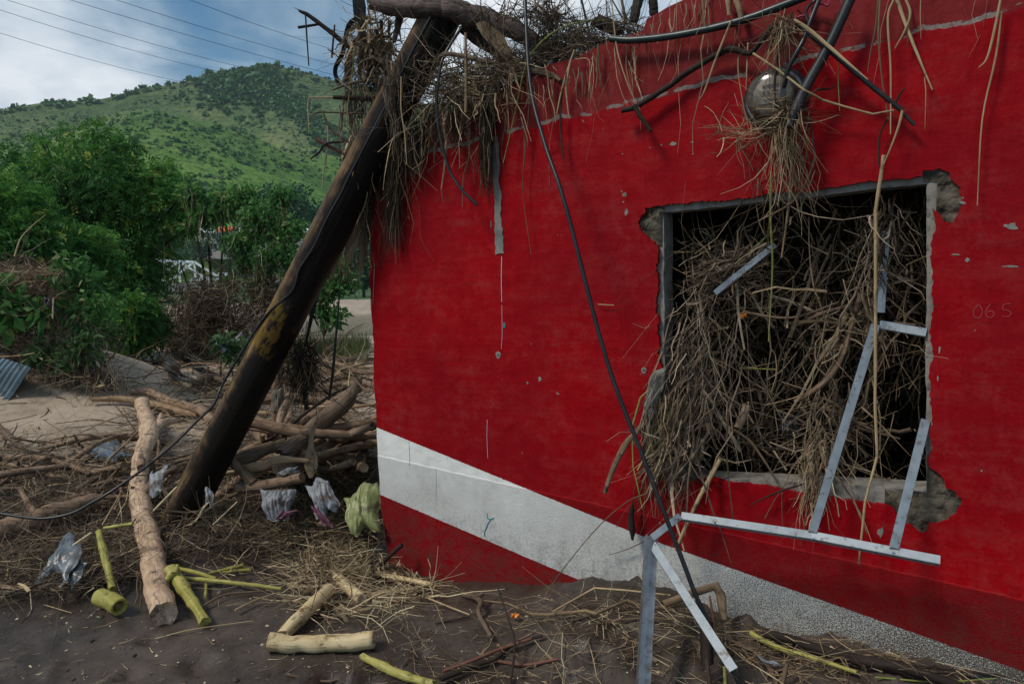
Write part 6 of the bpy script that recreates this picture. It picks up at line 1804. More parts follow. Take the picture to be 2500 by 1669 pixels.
def lathe(name, prof, mat, parent, seg=40, off=(0, 0, 0)):
    """profile of (radius, distance out of the wall)"""
    th = np.arange(seg) * 2 * math.pi / seg
    V = np.array([[r * math.cos(a), -y, r * math.sin(a)] for (r, y) in prof for a in th]) + np.array(off)
    K = len(prof)
    j = np.arange(K - 1)[:, None] * seg; k = np.arange(seg)[None, :]; k2 = (k + 1) % seg
    Q = np.stack([j + k, j + k2, j + seg + k2, j + seg + k], -1).reshape(-1, 4)
    return mesh_np(name, V, [Q], mat, None, True, parent)


t = NT('meter_glass')
v = t.obj()
fr = t.n('LayerWeight', {'Blend': .32}).outputs['Fresnel']
gl = t.n('BsdfGlossy', {'Color': (.75, .78, .80), 'Roughness': .16}).outputs[0]
tp = t.n('BsdfTransparent', {'Color': (.86, .83, .78)}).outputs[0]
df = t.n('BsdfDiffuse', {'Color': (.12, .095, .075)}).outputs[0]
m1 = t.n('MixShader', {0: t.math('ADD', t.math('MULTIPLY', fr, .75), .05), 1: tp, 2: gl}).outputs[0]
MAT['meter_glass'] = t.done(t.n('MixShader', {0: t.mr(t.math('ADD', t.noise(v, 14, 4), t.mr(t.n('SeparateXYZ', {0: v}).outputs[2], .06, -.1, -.1, .16)), .38, .60, .25, .75), 1: m1, 2: df}).outputs[0])
plain('meter_dial', (.62, .58, .50), .6)
plain('meter_ring', (.22, .21, .20), .35, .8)
plain('dial_mark', (.06, .055, .05), .6)
lathe('mounting_ring', [(.0, .0), (.124, .0), (.126, .018), (.120, .030), (.108, .032), (.104, .020), (.0, .018)], 'meter_ring', METER)
DRUM = lathe('dial_drum', [(.086, .019), (.086, .060), (.080, .064), (.0, .064)], 'meter_dial', METER)
for zz_, ww_, hh_ in [(.045, .085, .014), (.018, .11, .022), (-.012, .07, .008), (-.030, .12, .006)]:
    boxes('dial_panel', [((-ww_ / 2, -.0665, zz_ - hh_ / 2), (ww_ / 2, -.0645, zz_ + hh_ / 2))], 'dial_mark' if ww_ != .11 else 'meter_dial', DRUM)
for x_ in (-.036, -.018, 0, .018, .036):
    boxes('dial_digit', [((x_ - .005, -.0682, .010), (x_ + .005, -.0668, .026))], 'dial_mark', DRUM)
lathe('glass_dome', [(.105, .026), (.107, .060), (.105, .090), (.097, .110), (.080, .122), (.050, .129), (.020, .131), (.0005, .131)], 'meter_glass', METER)
lathe('back_box', [(.0, -.002), (.135, -.002), (.137, .006), (.0, .008)], 'dark_plastic', METER)
limb('cable_clamp', tube_data([(-.045, -.05, -.115), (.0, -.05, -.118)], .011, 12, 3, .02), 'galvanised', parent=METER)


def wall_tangle(cr_, px_, py_, sx_, sy_, n_, off, len_, mat, down=.6, rad=(.0013, .0035), name='straw_tangle', spread=1.0):
    C = wallpt(src(cr_, np.stack([px_ + RNG.normal(size=n_) * sx_, py_ + RNG.normal(size=n_) * sy_], 1)), RNG.uniform(off[0], off[1], n_))
    dr = np.stack([RNG.normal(size=n_) * spread, RNG.normal(size=n_) * spread * .5, RNG.normal(size=n_) * spread - down * 1.6], 1)
    return straws(name, curl(C, dr, RNG.uniform(len_[0], len_[1], n_), 5, .22), RNG.uniform(rad[0], rad[1], n_), mat, tint=RNG.beta(1.8, 2, n_))


wall_tangle(14, 640, 230, 60, 70, 140, (.03, .16), (.05, .24), 'straw_mix', 1.0)
wall_tangle(14, 650, 1080, 80, 70, 130, (.05, .19), (.05, .24), 'straw_mix', .3)
wall_tangle(14, 640, 1270, 60, 120, 66, (.03, .13), (.10, .38), 'straw_mix', 1.4, spread=.5)
wall_tangle(14, 720, 1450, 110, 110, 34, (.02, .08), (.10, .35), 'dry_straw', 1.2, spread=.5)
wall_tangle(14, 300, 1290, 160, 30, 70, (.03, .10), (.06, .24), 'dry_straw', .1, spread=1)
for lab, mt, dia, p in [('straw wisp sticking out left below the meter', 'straw_stalk', [12, 14, 10], [(540, 1180), (280, 1265), (0, 1342)]), ('forked twig sticking out left below the meter', 'bark', [20, 20, 14], [(520, 1240), (370, 1340), (195, 1450)]),
                        ('green straw hanging straight below the meter', 'green_reed', [22, 24, 20], [(712, 1230), (718, 1400), (722, 1560)]), ('thin bowed straw hanging right below the meter', 'straw_stalk', [16, 16, 14], [(885, 1060), (860, 1200), (830, 1300), (755, 1420)]),
                        ('twisted root hanging right below the meter', 'bark', [18, 20, 18], [(850, 1120), (910, 1250), (920, 1400), (940, 1500), (915, 1600)])]:
    S('hanging_stalk', lab, 'stalk', mt, 14, 'w', .07, dia, p, group='stalks hanging at the meter', sides=7)

# ================================================================== WRECKAGE IN THE WINDOW
def in_window(n_, y0, y1, us=(.03, 1.18), zs=(.56, 1.92)):
    u_ = RNG.uniform(us[0], us[1], n_); z_ = RNG.uniform(zs[0], zs[1], n_)
    y_ = RNG.uniform(y0, y1, n_)
    void = (z_ > 1.66 + .34 * u_) & (u_ < .48)
    void |= (u_ > .95) & (z_ < 1.05) & (RNG.random(n_) < .75)
    void |= (z_ > 1.72) & (u_ < .9) & (RNG.random(n_) < .7)
    void |= (vn(u_ * 5.5, z_ * 5.5, 88) < .36) & (RNG.random(n_) < .85)
    k2 = ~void
    return u_[k2], z_[k2], y_[k2]


u_, z_, y_ = in_window(2300, .08, .7)
C = uvw(u_, z_, -y_)
n_ = len(C)
vert = sm(.35, .8, u_ + .35 * (z_ - 1.2)) * .8
dr = RNG.normal(size=(n_, 3)); dr[:, 2] = dr[:, 2] * (1 + vert) - vert * 1.2
P = curl(C, dr, RNG.uniform(.08, .45, n_), 5, .22)
straws('window_straw', P, np.minimum(RNG.gamma(1.7, .0015, n_) + .0007, .011), 'straw_mix', tint=RNG.beta(1.6, 1.9, n_))
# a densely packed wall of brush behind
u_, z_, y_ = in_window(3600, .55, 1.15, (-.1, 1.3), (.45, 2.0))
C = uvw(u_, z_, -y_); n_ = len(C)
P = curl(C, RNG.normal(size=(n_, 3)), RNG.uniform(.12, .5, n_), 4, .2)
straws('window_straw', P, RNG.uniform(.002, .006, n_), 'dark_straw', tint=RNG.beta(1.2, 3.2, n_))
u_, z_, y_ = in_window(420, .04, .42)
C = uvw(u_, z_, -y_); n_ = len(C)
dr = np.stack([RNG.normal(size=n_) * .6, RNG.normal(size=n_) * .25, RNG.normal(size=n_) * 1.0], 1)
P = curl(C, dr, RNG.uniform(.2, .65, n_), 6, .07)
q_ = (P - WP) @ WU; zq = P[:, :, 2]; wq = (P - WP) @ WN
P = P[(q_.min(1) > .05) & (q_.max(1) < 1.15) & (zq.min(1) > .6) & (zq.max(1) < 1.84) & (wq.max(1) < .04)]; n_ = len(P)
straws('window_reeds', P, np.minimum(RNG.gamma(2.2, .0016, n_) + .0012, .010), 'muddy_straw', S=5, flat=.8, tint=RNG.beta(1.8, 1.8, n_), taper=.7)
# sheaf pressed against the left jamb and spilling over the sill
for (x0, y0, x1, y1, sx_, n_, off0, off1, mt) in [(380, 500, 215, 1080, 50, 90, -.05, .08, 'straw_mix'), (400, 720, 190, 1230, 60, 90, -.03, .10, 'straw_mix'), (290, 600, 175, 1180, 36, 60, -.02, .08, 'muddy_straw'),
                                                 (450, 650, 260, 1260, 80, 80, -.08, .06, 'muddy_straw'), (780, 1000, 760, 1440, 36, 80, -.05, .06, 'dry_straw'), (860, 900, 760, 1380, 40, 60, -.06, .05, 'straw_mix'),
                                                 (600, 60, 640, 520, 60, 30, .02, .0, 'straw_mix'), (1010, 200, 1010, 620, 50, 110, -.02, -.05, 'straw_mix'), (420, 470, 620, 330, 50, 140, -.12, -.14, 'straw_mix'), (270, 490, 560, 390, 40, 160, -.10, -.14, 'straw_mix')]:
    a0 = wallpt(src(6, np.stack([x0 + RNG.normal(size=n_) * sx_, y0 + RNG.normal(size=n_) * 70], 1)), off0 + RNG.normal(size=n_) * .025)
    a1 = wallpt(src(6, np.stack([x1 + RNG.normal(size=n_) * sx_ * .7, y1 + RNG.normal(size=n_) * 60], 1)), np.maximum(off1 + RNG.normal(size=n_) * .02, .008 if off1 > 0 else -9))
    s0 = RNG.uniform(0, .5, n_)[:, None]; a0 = a0 * (1 - s0) + a1 * s0
    jit = RNG.normal(size=(n_, 3)) * .36 * np.linalg.norm(a1 - a0, axis=1)[:, None]
    P = curl(a0, a1 - a0 + jit, np.linalg.norm(a1 - a0, axis=1) * RNG.uniform(.15, .95, n_), 7, .30)
    keep = (((P - WP) @ WU).min(1) > -.14) & (((P - WP) @ WU).max(1) < 1.17) & (((P - WP) @ WN).max(1) < .22)
    P = P[keep]; n_ = len(P)
    straws('window_straw', P, np.minimum(RNG.gamma(1.7, .0015, n_) + .0006, .009), 'muddy_straw' if mt == 'straw_mix' else mt, tint=RNG.beta(1.7, 1.9, n_))
for (x0, y0, x1, y1, sx_, n_, mt) in [(215, 960, 140, 1330, 42, 90, 'straw_mix'), (260, 1080, 215, 1390, 50, 60, 'muddy_straw'), (760, 1200, 735, 1440, 36, 46, 'straw_mix'), (150, 1000, 110, 1380, 26, 26, 'muddy_straw')]:
    a0 = wallpt(src(6, np.stack([x0 + RNG.normal(size=n_) * sx_, y0 + RNG.normal(size=n_) * 60], 1)), RNG.uniform(.01, .09, n_))
    a1 = wallpt(src(6, np.stack([x1 + RNG.normal(size=n_) * sx_ * .8, y1 + RNG.normal(size=n_) * 55], 1)), RNG.uniform(.012, .12, n_))
    P = curl(a0, a1 - a0, np.linalg.norm(a1 - a0, axis=1) * RNG.uniform(.4, 1.0, n_), 7, .16)
    P = P - np.minimum((P - WP) @ WN - .008, 0)[..., None] * WN
    straws('sill_straw', P, np.minimum(RNG.gamma(1.7, .0015, n_) + .0006, .008), mt, tint=RNG.beta(1.7, 1.8, n_))
pillow('grey_fluff', pts(6, 'w', [.0, .02, .05, .05], [(150, 830), (200, 830), (150, 1010), (105, 1010)]), 'concrete', .04, 5, .04, 24, 'lump of grey dried silt hanging at the left side of the window', 'silt', seed=61, ragged=.4)
win = [  # label, cat, mat, crop, width, offset, points
    ('thick crooked stick curving down through the middle of the window', 'stick', 'brown_log', 6, [18, 20, 24, 26, 18], (-.16, -.08), [(942, 530), (905, 660), (875, 760), (820, 850), (760, 900), (692, 942)]),
    ('brown stick crossing the middle of the window brush', 'stick', 'brown_log', 6, [14, 18, 16], (-.16, -.14), [(680, 655), (790, 605), (900, 575)]),
    ('thin stick running across the window from the left jamb', 'stick', 'brown_stalk', 6, [12, 12], (-.10, -.16), [(500, 600), (680, 620), (860, 560)]),
    ('long jointed yellow cane hanging through the whole window', 'cane', 'straw_stalk', 6, [18, 17, 16, 15, 15, 13, 9], (.06, .03, .04, .08, .12, .15), [(1032, 0), (1000, 210), (1000, 450), (1000, 640), (998, 950), (1006, 1150), (960, 1320), (935, 1560)]),
    ('pale root twisting down past the top of the window', 'root', 'brown_stalk', 6, [12, 14, 12], (.06, .04), [(770, 0), (740, 90), (680, 180), (552, 250)]),
    ('yellow stalk lying in the upper left of the window', 'stalk', 'green_reed', 6, [16, 18], (-.14, -.16), [(440, 445), (605, 288)]),
    ('long thin green straw hanging into the window from above', 'stalk', 'green_reed', 6, [10, 11, 10, 8], (.05, .0, -.05), [(600, 60), (598, 250), (605, 430), (590, 710)]),
    ('pale straw hanging into the window beside the green one', 'stalk', 'straw_stalk', 6, [12, 14, 12], (.05, -.03), [(682, 0), (668, 180), (640, 390)]),
    ('cut round log end deep in the window brush', 'log', 'peeled', 17, [64, 66, 66], (-.16, -.11), [(1075, 440), (1045, 520), (1005, 605)]),
    ('small round log end under the cut one in the window', 'log', 'brown_log', 17, [60, 52, 40], (-.16, -.11), [(740, 590), (880, 670), (995, 720)]),
    ('long dark twig crossing the lower part of the window', 'twig', 'bark', 17, [18, 22, 22, 16], (-.06, -.05, .02), [(640, 530), (860, 570), (1080, 690), (1210, 860), (1320, 1040)]),
    ('level dark branch in the lower part of the window', 'branch', 'dark_bark', 17, [18, 24, 26], (-.14, -.12), [(1120, 745), (1300, 770), (1600, 760)]),
    ('brown branch hanging out of the lower left corner of the window', 'branch', 'brown_log', 17, [30, 44, 50, 44, 34], (.02, .09, .14, .18), [(330, 540), (230, 640), (120, 780), (50, 930), (-10, 1100)]),
    ('jointed tan cane leaning out over the sill', 'cane', 'straw_stalk', 17, [40, 46, 42, 38, 26], (.0, .06, .12, .15, .16), [(870, 850), (800, 980), (720, 1130), (620, 1340), (530, 1540)]),
    ('bright green reed bending out of the lower left window corner', 'reed', 'green_reed', 17, [16, 18, 16, 16, 14], (.05, .09, .10, .10), [(380, 272), (262, 378), (198, 600), (205, 900), (240, 1050), (276, 1225)]),
    ('yellow-green stalk slanting inside the lower left window corner', 'stalk', 'green_reed', 17, [22, 26, 22], (.03, .07, .10), [(540, 410), (420, 590), (290, 840), (240, 930)]),
    ('dark twig lying on the sill and reaching left', 'twig', 'dark_bark', 17, [16, 18, 10], (.05, .06), [(1500, 1040), (1300, 1105), (1105, 1198)]),
    ('green stalk inside the middle of the window', 'stalk', 'green_reed', 17, [20, 18], (-.2, -.2), [(1020, 150), (1310, 162)]),
    ('long brown stem slanting down inside the left of the window', 'stem', 'brown_stalk', 17, [34, 30, 22, 18], (-.06, -.02), [(670, -20), (700, 200), (800, 420), (860, 540)]),
    ('thick muddy stem slanting beside the left jamb', 'stem', 'bark', 17, [34, 32, 28], (.0, .03), [(770, -10), (640, 190), (520, 330)]),
    ('thin vine arching over the red wall below the window', 'vine', 'brown_stalk', 8, [6, 6, 5, 5], (.10, .12, .20, .35, .5), [(800, 60), (720, 95), (600, 200), (460, 370), (385, 490), (372, 620), (400, 740), (445, 850)]),
    ('dark shrivelled leaf hanging under the window corner', 'leaf', 'dark_bark', 17, [20, 50, 56, 20], .06, [(205, 1180), (190, 1290), (200, 1390), (200, 1460)]),
    ('thin brown root hanging straight below the sill', 'root', 'brown_stalk', 17, [12, 11, 10], .03, [(1345, 1090), (1345, 1220), (1348, 1350)]),
    ('thin root trailing below the window onto the white stripe', 'root', 'brown_stalk', 8, [6, 7, 6], .04, [(900, 150), (850, 220), (740, 280), (650, 310)]),
]
for (lab, cat, mt, cr_, dia, off, p) in win:
    S('window_' + {'stem': 'stick', 'leaf': 'debris'}.get(cat, cat), lab, cat, mt, cr_, 'w', off, dia, p, sides=10, n=6, nodes=(6 if cat == 'cane' else 0), sharp=('jointed' in lab or 'bright green' in lab))
pillow('black_bag', pts(17, 'w', -.2, [(1340, 500), (1500, 480), (1500, 680), (1340, 660)]), 'dark_plastic', .06, 7, .06, 22, 'crumpled black plastic bag deep in the window brush', 'bag', seed=71, ragged=.3)
pillow('orange_scrap', pts(6, 'w', -.10, [(480, 600), (510, 595), (515, 622), (482, 625)]), 'orange_plastic', .01, 4, .015, 12, 'small orange leaf caught in the window brush', 'leaf', seed=73, ragged=.5)

# ================================================================== BENT WINDOW FRAME
def angle_bar(P, w, facing, fl=.7, th=.0028):
    """L-section bar through the points; facing is the way the broad face looks"""
    out = []
    for a_, b_ in zip(P[:-1], P[1:]):
        t_ = b_ - a_; t_ /= np.linalg.norm(t_)
        n_ = np.asarray(facing, float); n_ = n_ - t_ * (n_ @ t_); n_ /= np.linalg.norm(n_)
        s_ = np.cross(t_, n_)
        if s_[2] > 0: s_ = -s_
        out.append((a_, b_, w, th, n_))
        e_ = s_ * w / 2 - n_ * (w * fl / 2 + .0005)
        out.append((a_ + e_, b_ + e_, th, w * fl, n_))
    return out


FR = tag(empty('window_frame', pts(8, 'd', 3.0, [(945, 145)])[0]), 'bent pale blue aluminium window frame torn half out of the window', 'window frame')
fo = np.array(FR.location)
tocam = np.array([-.25, -1.0, .35])


def frame_bar(name, P, w, facing=tocam, fl=.6, mat='aluminium'):
    return beams(name, [(a_ - fo, b_ - fo, ww, hh_, up) for (a_, b_, ww, hh_, up) in angle_bar(np.asarray(P), w, facing, fl)], mat, FR)


A_ = pts(8, 'd', [3.02, 2.80, 2.56], [(945, 148), (1480, 228), (2006, 330)])
RAIL = frame_bar('rail', A_, .033, np.array([-.2, -.8, .75]), .8)
B_ = pts(8, 'd', [3.015, 2.97], [(940, 150), (825, 240)])
frame_bar('rail', B_, .030, np.array([-.6, -.6, -.1]), .6)
C_ = pts(8, 'd', [2.965, 2.42], [(824, 262), (1160, 780)])
frame_bar('rail', C_, .034, np.array([-.1, -1.0, .45]), .6)
D_ = np.vstack([pts(6, 'd', 2.80, [(758, 1438)]), pts(6, 'w', [.0, -.03], [(1000, 645), (1025, 560)])])
frame_bar('mullion', D_[:2], .034, tocam, .25)
frame_bar('mullion', pts(6, 'w', [-.028, -.06, -.10], [(1020, 600), (1028, 450), (1040, 290)]), .030, tocam, .25)
frame_bar('mullion', np.vstack([pts(6, 'd', 2.64, [(1070, 1500)]), pts(6, 'w', -.02, [(1192, 1010)])]), .035, tocam, .25)
frame_bar('transom', pts(6, 'w', [-.012, -.018], [(1016, 645), (1194, 676)]), .034, tocam, .4)
frame_bar('transom', pts(6, 'w', [.0, -.05], [(385, 525), (615, 340)]), .026, np.array([-.3, -.8, .2]), .9, 'galvanised')
for p in [(8, (1083, 178)), (8, (1470, 215)), (8, (1803, 283))]:
    dpt = np.interp(p[1][0], [945, 2006], [3.0, 2.54])
    c_ = pts(p[0], 'd', dpt, [p[1]])[0] - fo
    limb('rivet', tube_data([c_, c_ + np.array([-.001, -.006, .003])], .005, 8, 2, 0), 'steel_dark', parent=RAIL)
ST = tag(empty('metal_stud', pts(8, 'd', 2.56, [(790, 880)])[0]), 'upright galvanised metal stud under the corner of the bent frame', 'metal post')
so = np.array(ST.location)
E_ = pts(8, 'd', [2.98, 2.80, 2.56], [(826, 235), (816, 500), (792, 880)])
lst = []
for (a_, b_) in ((E_[0], E_[2]),):
    lst += [(a_ - so, b_ - so, .050, .003, (0, -1, .1)), (a_ - so + [.024, .02, 0], b_ - so + [.024, .02, 0], .003, .04, (0, -1, .1)), (a_ - so + [-.024, .02, 0], b_ - so + [-.024, .02, 0], .003, .04, (0, -1, .1)), (a_ - so + [-.004, -.003, 0], b_ - so + [-.004, -.003, 0], .012, .003, (0, -1, .1))]
beams('channel', lst[:3], 'galvanised', ST)
beams('rib', lst[3:], 'galvanised', ST)

# ================================================================== STRAW AND BRUSH ON THE GROUND
def in_poly(n_, poly):
    poly = np.asarray(poly, float); lo, hi = poly.min(0), poly.max(0)
    out = np.zeros((0, 2))
    while len(out) < n_:
        p = RNG.uniform(lo, hi, (n_ * 2, 2))
        c = np.zeros(len(p), bool)
        for k in range(len(poly)):
            x1, y1 = poly[k]; x2, y2 = poly[(k + 1) % len(poly)]
            cond = ((y1 > p[:, 1]) != (y2 > p[:, 1])) & (p[:, 0] < (x2 - x1) * (p[:, 1] - y1) / (y2 - y1 + 1e-9) + x1)
            c ^= cond
        out = np.vstack([out, p[c]])
    return out[:n_]


def ground_straw(n_, poly, hmax, len_, rad, mat, name='straw_litter', up=.12, tint=None, holes=(), K=5, bend=.2, hpow=1.6, dens=None):
    p = in_poly(n_, poly)
    for (cx_, cy_, ax2, ay2) in holes:
        p = p[((p[:, 0] - cx_) / ax2) ** 2 + ((p[:, 1] - cy_) / ay2) ** 2 > 1 + .5 * (RNG.random(len(p)) - .5)]
    if dens:
        p = p[vn(p[:, 0] / dens, p[:, 1] / dens * 1.6, 77) + RNG.normal(size=len(p)) * .13 > .45]
    m = len(p)
    C = groundpt(p, hmax * RNG.random(m) ** hpow + .004)
    C = C[C[:, 1] < 40]; m = len(C)
    dr = np.stack([RNG.normal(size=m), RNG.normal(size=m), RNG.normal(size=m) * up], 1)
    L = RNG.uniform(len_[0], len_[1], m) * np.clip(C[:, 1] / 5, 1, 3)
    P = curl(C, dr, L, K, bend)
    gz_ = ground_z(P[:, :, 0], P[:, :, 1])
    P[:, :, 2] = np.maximum(P[:, :, 2], gz_ + .003)
    # nothing may poke through the house wall
    dw = (P - WP) @ WN; uw = (P - WP) @ WU
    ok = ~np.any((dw < .01) & (uw > -1.92), axis=1)
    P = P[ok]
    R = RNG.uniform(rad[0], rad[1], len(P)) * np.clip(P[:, 0, 1] / 6, 1, 2.5)
    return straws(name, P, R, mat, tint=RNG.beta(1.7, 2.1, len(P)) if tint is None else tint(len(P)))


pile_poly = [(-420, 1060), (-60, 935), (300, 905), (560, 900), (900, 890), (915, 1318), (720, 1335), (560, 1338), (440, 1345), (330, 1405), (150, 1440), (-60, 1450), (-420, 1480)]
flat_mud = [(110, 1005, 220, 72), (280, 960, 130, 42), (40, 960, 140, 46), (450, 915, 190, 34)]
ground_straw(6400, pile_poly, .07, (.06, .34), (.0016, .0048), 'muddy_straw', up=.25, holes=flat_mud, bend=.28)
ground_straw(4100, pile_poly, .10, (.08, .50), (.0016, .0050), 'straw_mix', up=.3, holes=flat_mud, tint=lambda n: RNG.beta(2.6, 2.0, n))
ground_straw(420, pile_poly, .10, (.15, .8), (.005, .013), 'muddy_straw', up=.2, holes=flat_mud, tint=lambda n: RNG.beta(2.2, 2.2, n))
# matted straw at the foot of the pole and left edge
ground_straw(3000, [(-40, 1190), (330, 1130), (470, 1180), (640, 1240), (640, 1335), (440, 1345), (330, 1400), (150, 1440), (-40, 1450)], .13, (.05, .26), (.0012, .0034), 'muddy_straw', up=.5, bend=.45, hpow=1.0)
ground_straw(1500, [(560, 1130), (905, 1130), (910, 1315), (720, 1330), (560, 1335)], .16, (.06, .3), (.0014, .0038), 'dark_straw', up=.4, hpow=1.0)
# litter on the foreground mud
ground_straw(520, src(7, [(380, 960), (760, 930), (1000, 1120), (1040, 1200), (820, 1260), (420, 1260), (330, 1130)]), .07, (.06, .34), (.0018, .0055), 'dry_straw', up=.18, tint=lambda n: RNG.beta(2.6, 1.3, n))
ground_straw(420, src(7, [(470, 960), (690, 960), (720, 1110), (420, 1130)]), .16, (.06, .22), (.0015, .0040), 'straw_mix', up=.4)
ground_straw(300, [(560, 1320), (940, 1330), (1150, 1450), (900, 1500), (520, 1440)], .02, (.06, .42), (.0014, .0036), 'dry_straw', up=.04)
ground_straw(260, [(1000, 1440), (1800, 1500), (2450, 1640), (2400, 1669), (1000, 1669)], .03, (.05, .40), (.0012, .0034), 'dry_straw', up=.06)
ground_straw(420, [(1300, 1440), (1900, 1500), (2450, 1650), (2000, 1640), (1500, 1560)], .06, (.05, .30), (.0012, .0034), 'straw_mix', up=.12)
ground_straw(170, [(0, 1430), (700, 1380), (1100, 1500), (1000, 1669), (0, 1669)], .008, (.015, .10), (.0010, .0026), 'dry_straw', up=.02)
ground_straw(330, [(900, 1420), (1500, 1450), (1700, 1669), (700, 1669)], .010, (.012, .08), (.0010, .0026), 'muddy_straw', up=.02, tint=lambda n: RNG.beta(3, 1.6, n))
# bleached chips, pith flakes and leaf crumbs
N = 520
p = in_poly(N, [(0, 1430), (500, 1370), (900, 1340), (1300, 1440), (1700, 1480), (2350, 1650), (0, 1669)])
C = groundpt(p, .004)
V, T, tt = leaf_quads(C, np.stack([RNG.normal(size=N), RNG.normal(size=N), RNG.normal(size=N) * .2], 1), RNG.gamma(2, .006, N) + .004, RNG.gamma(2, .003, N) + .003, RNG.random(N), droop=0)
o = mesh_np('leaf_crumbs', V, [T], 'dry_straw', {'tint': np.clip(tt + .25, 0, 1)}, False); o['kind'] = 'stuff'
# pebbles and clods
N = 150
p = in_poly(N, [(0, 1430), (900, 1370), (1300, 1440), (1700, 1480), (2350, 1650), (0, 1669)])
C = groundpt(p, .0)
t = NT('clod'); MAT['clod'] = t.done(t.bsdf(color=t.ramp(t.attr('tint'), [(.0, (.022, .017, .015)), (.8, (.06, .048, .04)), (1, (.16, .13, .10))]), rough=.85))
o = clumps('mud_clods', C, RNG.gamma(2, .003, N) + .002, 'clod', .7, .35); o['kind'] = 'stuff'
# brush strewn over the flats
ground_straw(420, [(230, 830), (700, 830), (905, 850), (905, 960), (500, 960), (200, 940)], .16, (.10, .55), (.002, .006), 'straw_mix', up=.25, tint=lambda n: RNG.beta(2.4, 1.8, n), holes=[(560, 872, 200, 20), (420, 905, 130, 26), (560, 900, 120, 20)])
ground_straw(150, [(230, 835), (905, 835), (905, 960), (200, 945)], .2, (.3, 1.0), (.006, .014), 'straw_mix', up=.3, tint=lambda n: RNG.beta(2.4, 2, n))

# the overgrown heap of brush
N = 5600
p = in_poly(N, [(-60, 650), (60, 625), (130, 660), (180, 780), (220, 870), (290, 950), (100, 965), (-60, 930)])
dd_ = 9.75 - (p[:, 1] - 620) / 350 * .5 + RNG.normal(size=N) * .18
C = deppt(p, dd_)
P = curl(C, np.stack([RNG.normal(size=N), RNG.normal(size=N) * .6, RNG.normal(size=N) * .35 - .2], 1), RNG.uniform(.08, .55, N), 5, .25)
straws('heap_brush', P, RNG.uniform(.003, .008, N), 'muddy_straw', tint=RNG.beta(1.6, 2.0, N))
N = 260
p = in_poly(N, [(40, 650), (150, 660), (210, 760), (330, 930), (180, 960), (60, 880)])
C = deppt(p, 9.2 - (p[:, 1] - 620) / 350 * .3)
P = curl(C, np.stack([RNG.normal(size=N) * .35, RNG.normal(size=N) * .2, -np.ones(N)], 1), RNG.uniform(.15, .7, N), 6, .14)
straws('heap_brush', P, RNG.uniform(.003, .008, N), 'dry_straw', tint=RNG.beta(1.6, 2.0, N))
S('bare_stick', 'pale bare stem arching up from the overgrown heap', 'stem', 'straw_stalk', 2, 'd', (9.0, 9.4), [12, 11, 8], [(92, 590), (130, 480), (200, 400), (290, 325)])
S('bare_stick', 'pale stick lying along the foot of the overgrown heap', 'stick', 'straw_stalk', 2, 'd', (8.9, 8.7), [12, 12], [(-20, 1228), (110, 1222), (220, 1205)])
pillow('black_rag', pts(15, 'd', 8.9, [(380, 575), (470, 570), (495, 690), (400, 650)]), 'dark_plastic', .06, 6, .08, 22, 'black torn rag hanging on the overgrown heap', 'rag', seed=81, ragged=.4)
S('pale_rod', 'thin white rod hanging beside the black rag on the heap', 'rod', 'pale_stem', 15, 'd', 8.8, [12, 12], [(455, 585), (447, 755)], tint=.95)
# brush caught in the battered tree's roots
for (px_, py_, sx_, sy_, n_, mt, dn) in [(505, 760, 36, 38, 1100, 'dark_straw', .3), (500, 765, 40, 40, 1000, 'muddy_straw', .3), (470, 835, 50, 16, 800, 'straw_mix', .3), (600, 815, 55, 26, 600, 'muddy_straw', .3), (640, 740, 30, 40, 600, 'dark_straw', .4), (290, 810, 50, 22, 350, 'muddy_straw', .8)]:
    C = deppt(np.stack([px_ + RNG.normal(size=n_) * sx_, np.minimum(py_ + RNG.normal(size=n_) * sy_, 858)], 1), 15.9 + RNG.normal(size=n_) * .3)
    dr = RNG.normal(size=(n_, 3)); dr[:, 2] -= dn
    P = curl(C, dr, RNG.uniform(.15, .9, n_), 5, .25)
    straws('root_brush', P, RNG.uniform(.005, .013, n_), mt, tint=RNG.beta(1.8, 2, n_))

# ---- broad dead leaf strips caught among the straw
def strips(name, C, dr, len_, rad, mat, K=7, bend=.3, tint=None):
    n_ = len(C)
    P = curl(C, dr, RNG.uniform(len_[0], len_[1], n_), K, bend)
    return straws(name, P, RNG.uniform(rad[0], rad[1], n_), mat, S=4, flat=.12, tint=RNG.beta(2.2, 1.8, n_) if tint is None else tint, taper=.25)


n_ = 90
C = deppt(src(12, np.stack([730 + RNG.normal(size=n_) * 90, 330 + RNG.normal(size=n_) * 130], 1)), 4.2 + RNG.normal(size=n_) * .07)
strips('leaf_strips', C, np.stack([RNG.normal(size=n_) * .5, RNG.normal(size=n_) * .4, RNG.normal(size=n_) - .8], 1), (.08, .35), (.005, .014), 'straw_mix')
n_ = 16
C = deppt(src(12, np.stack([880 + RNG.normal(size=n_) * 45, 560 + RNG.normal(size=n_) * 160], 1)), 3.98 + RNG.normal(size=n_) * .02)
strips('leaf_strips', C, np.stack([RNG.normal(size=n_) * .14, RNG.normal(size=n_) * .06, -np.ones(n_)], 1), (.10, .40), (.003, .008), 'muddy_straw', bend=.12)
n_ = 80
u_ = RNG.uniform(-1.85, -.7, n_)
C = uvw(u_, top_at(u_) + RNG.uniform(-.05, .08, n_), RNG.uniform(.03, .13, n_))
strips('leaf_strips', C, np.stack([RNG.normal(size=n_) * .2, RNG.normal(size=n_) * .1 - .05, -np.ones(n_)], 1), (.08, .42), (.003, .009), 'straw_mix', bend=.15)
n_ = 160
C = groundpt(in_poly(n_, pile_poly), RNG.uniform(.02, .12, n_))
strips('leaf_strips', C, np.stack([RNG.normal(size=n_), RNG.normal(size=n_), RNG.normal(size=n_) * .25], 1), (.12, .45), (.005, .016), 'straw_mix')
n_ = 60
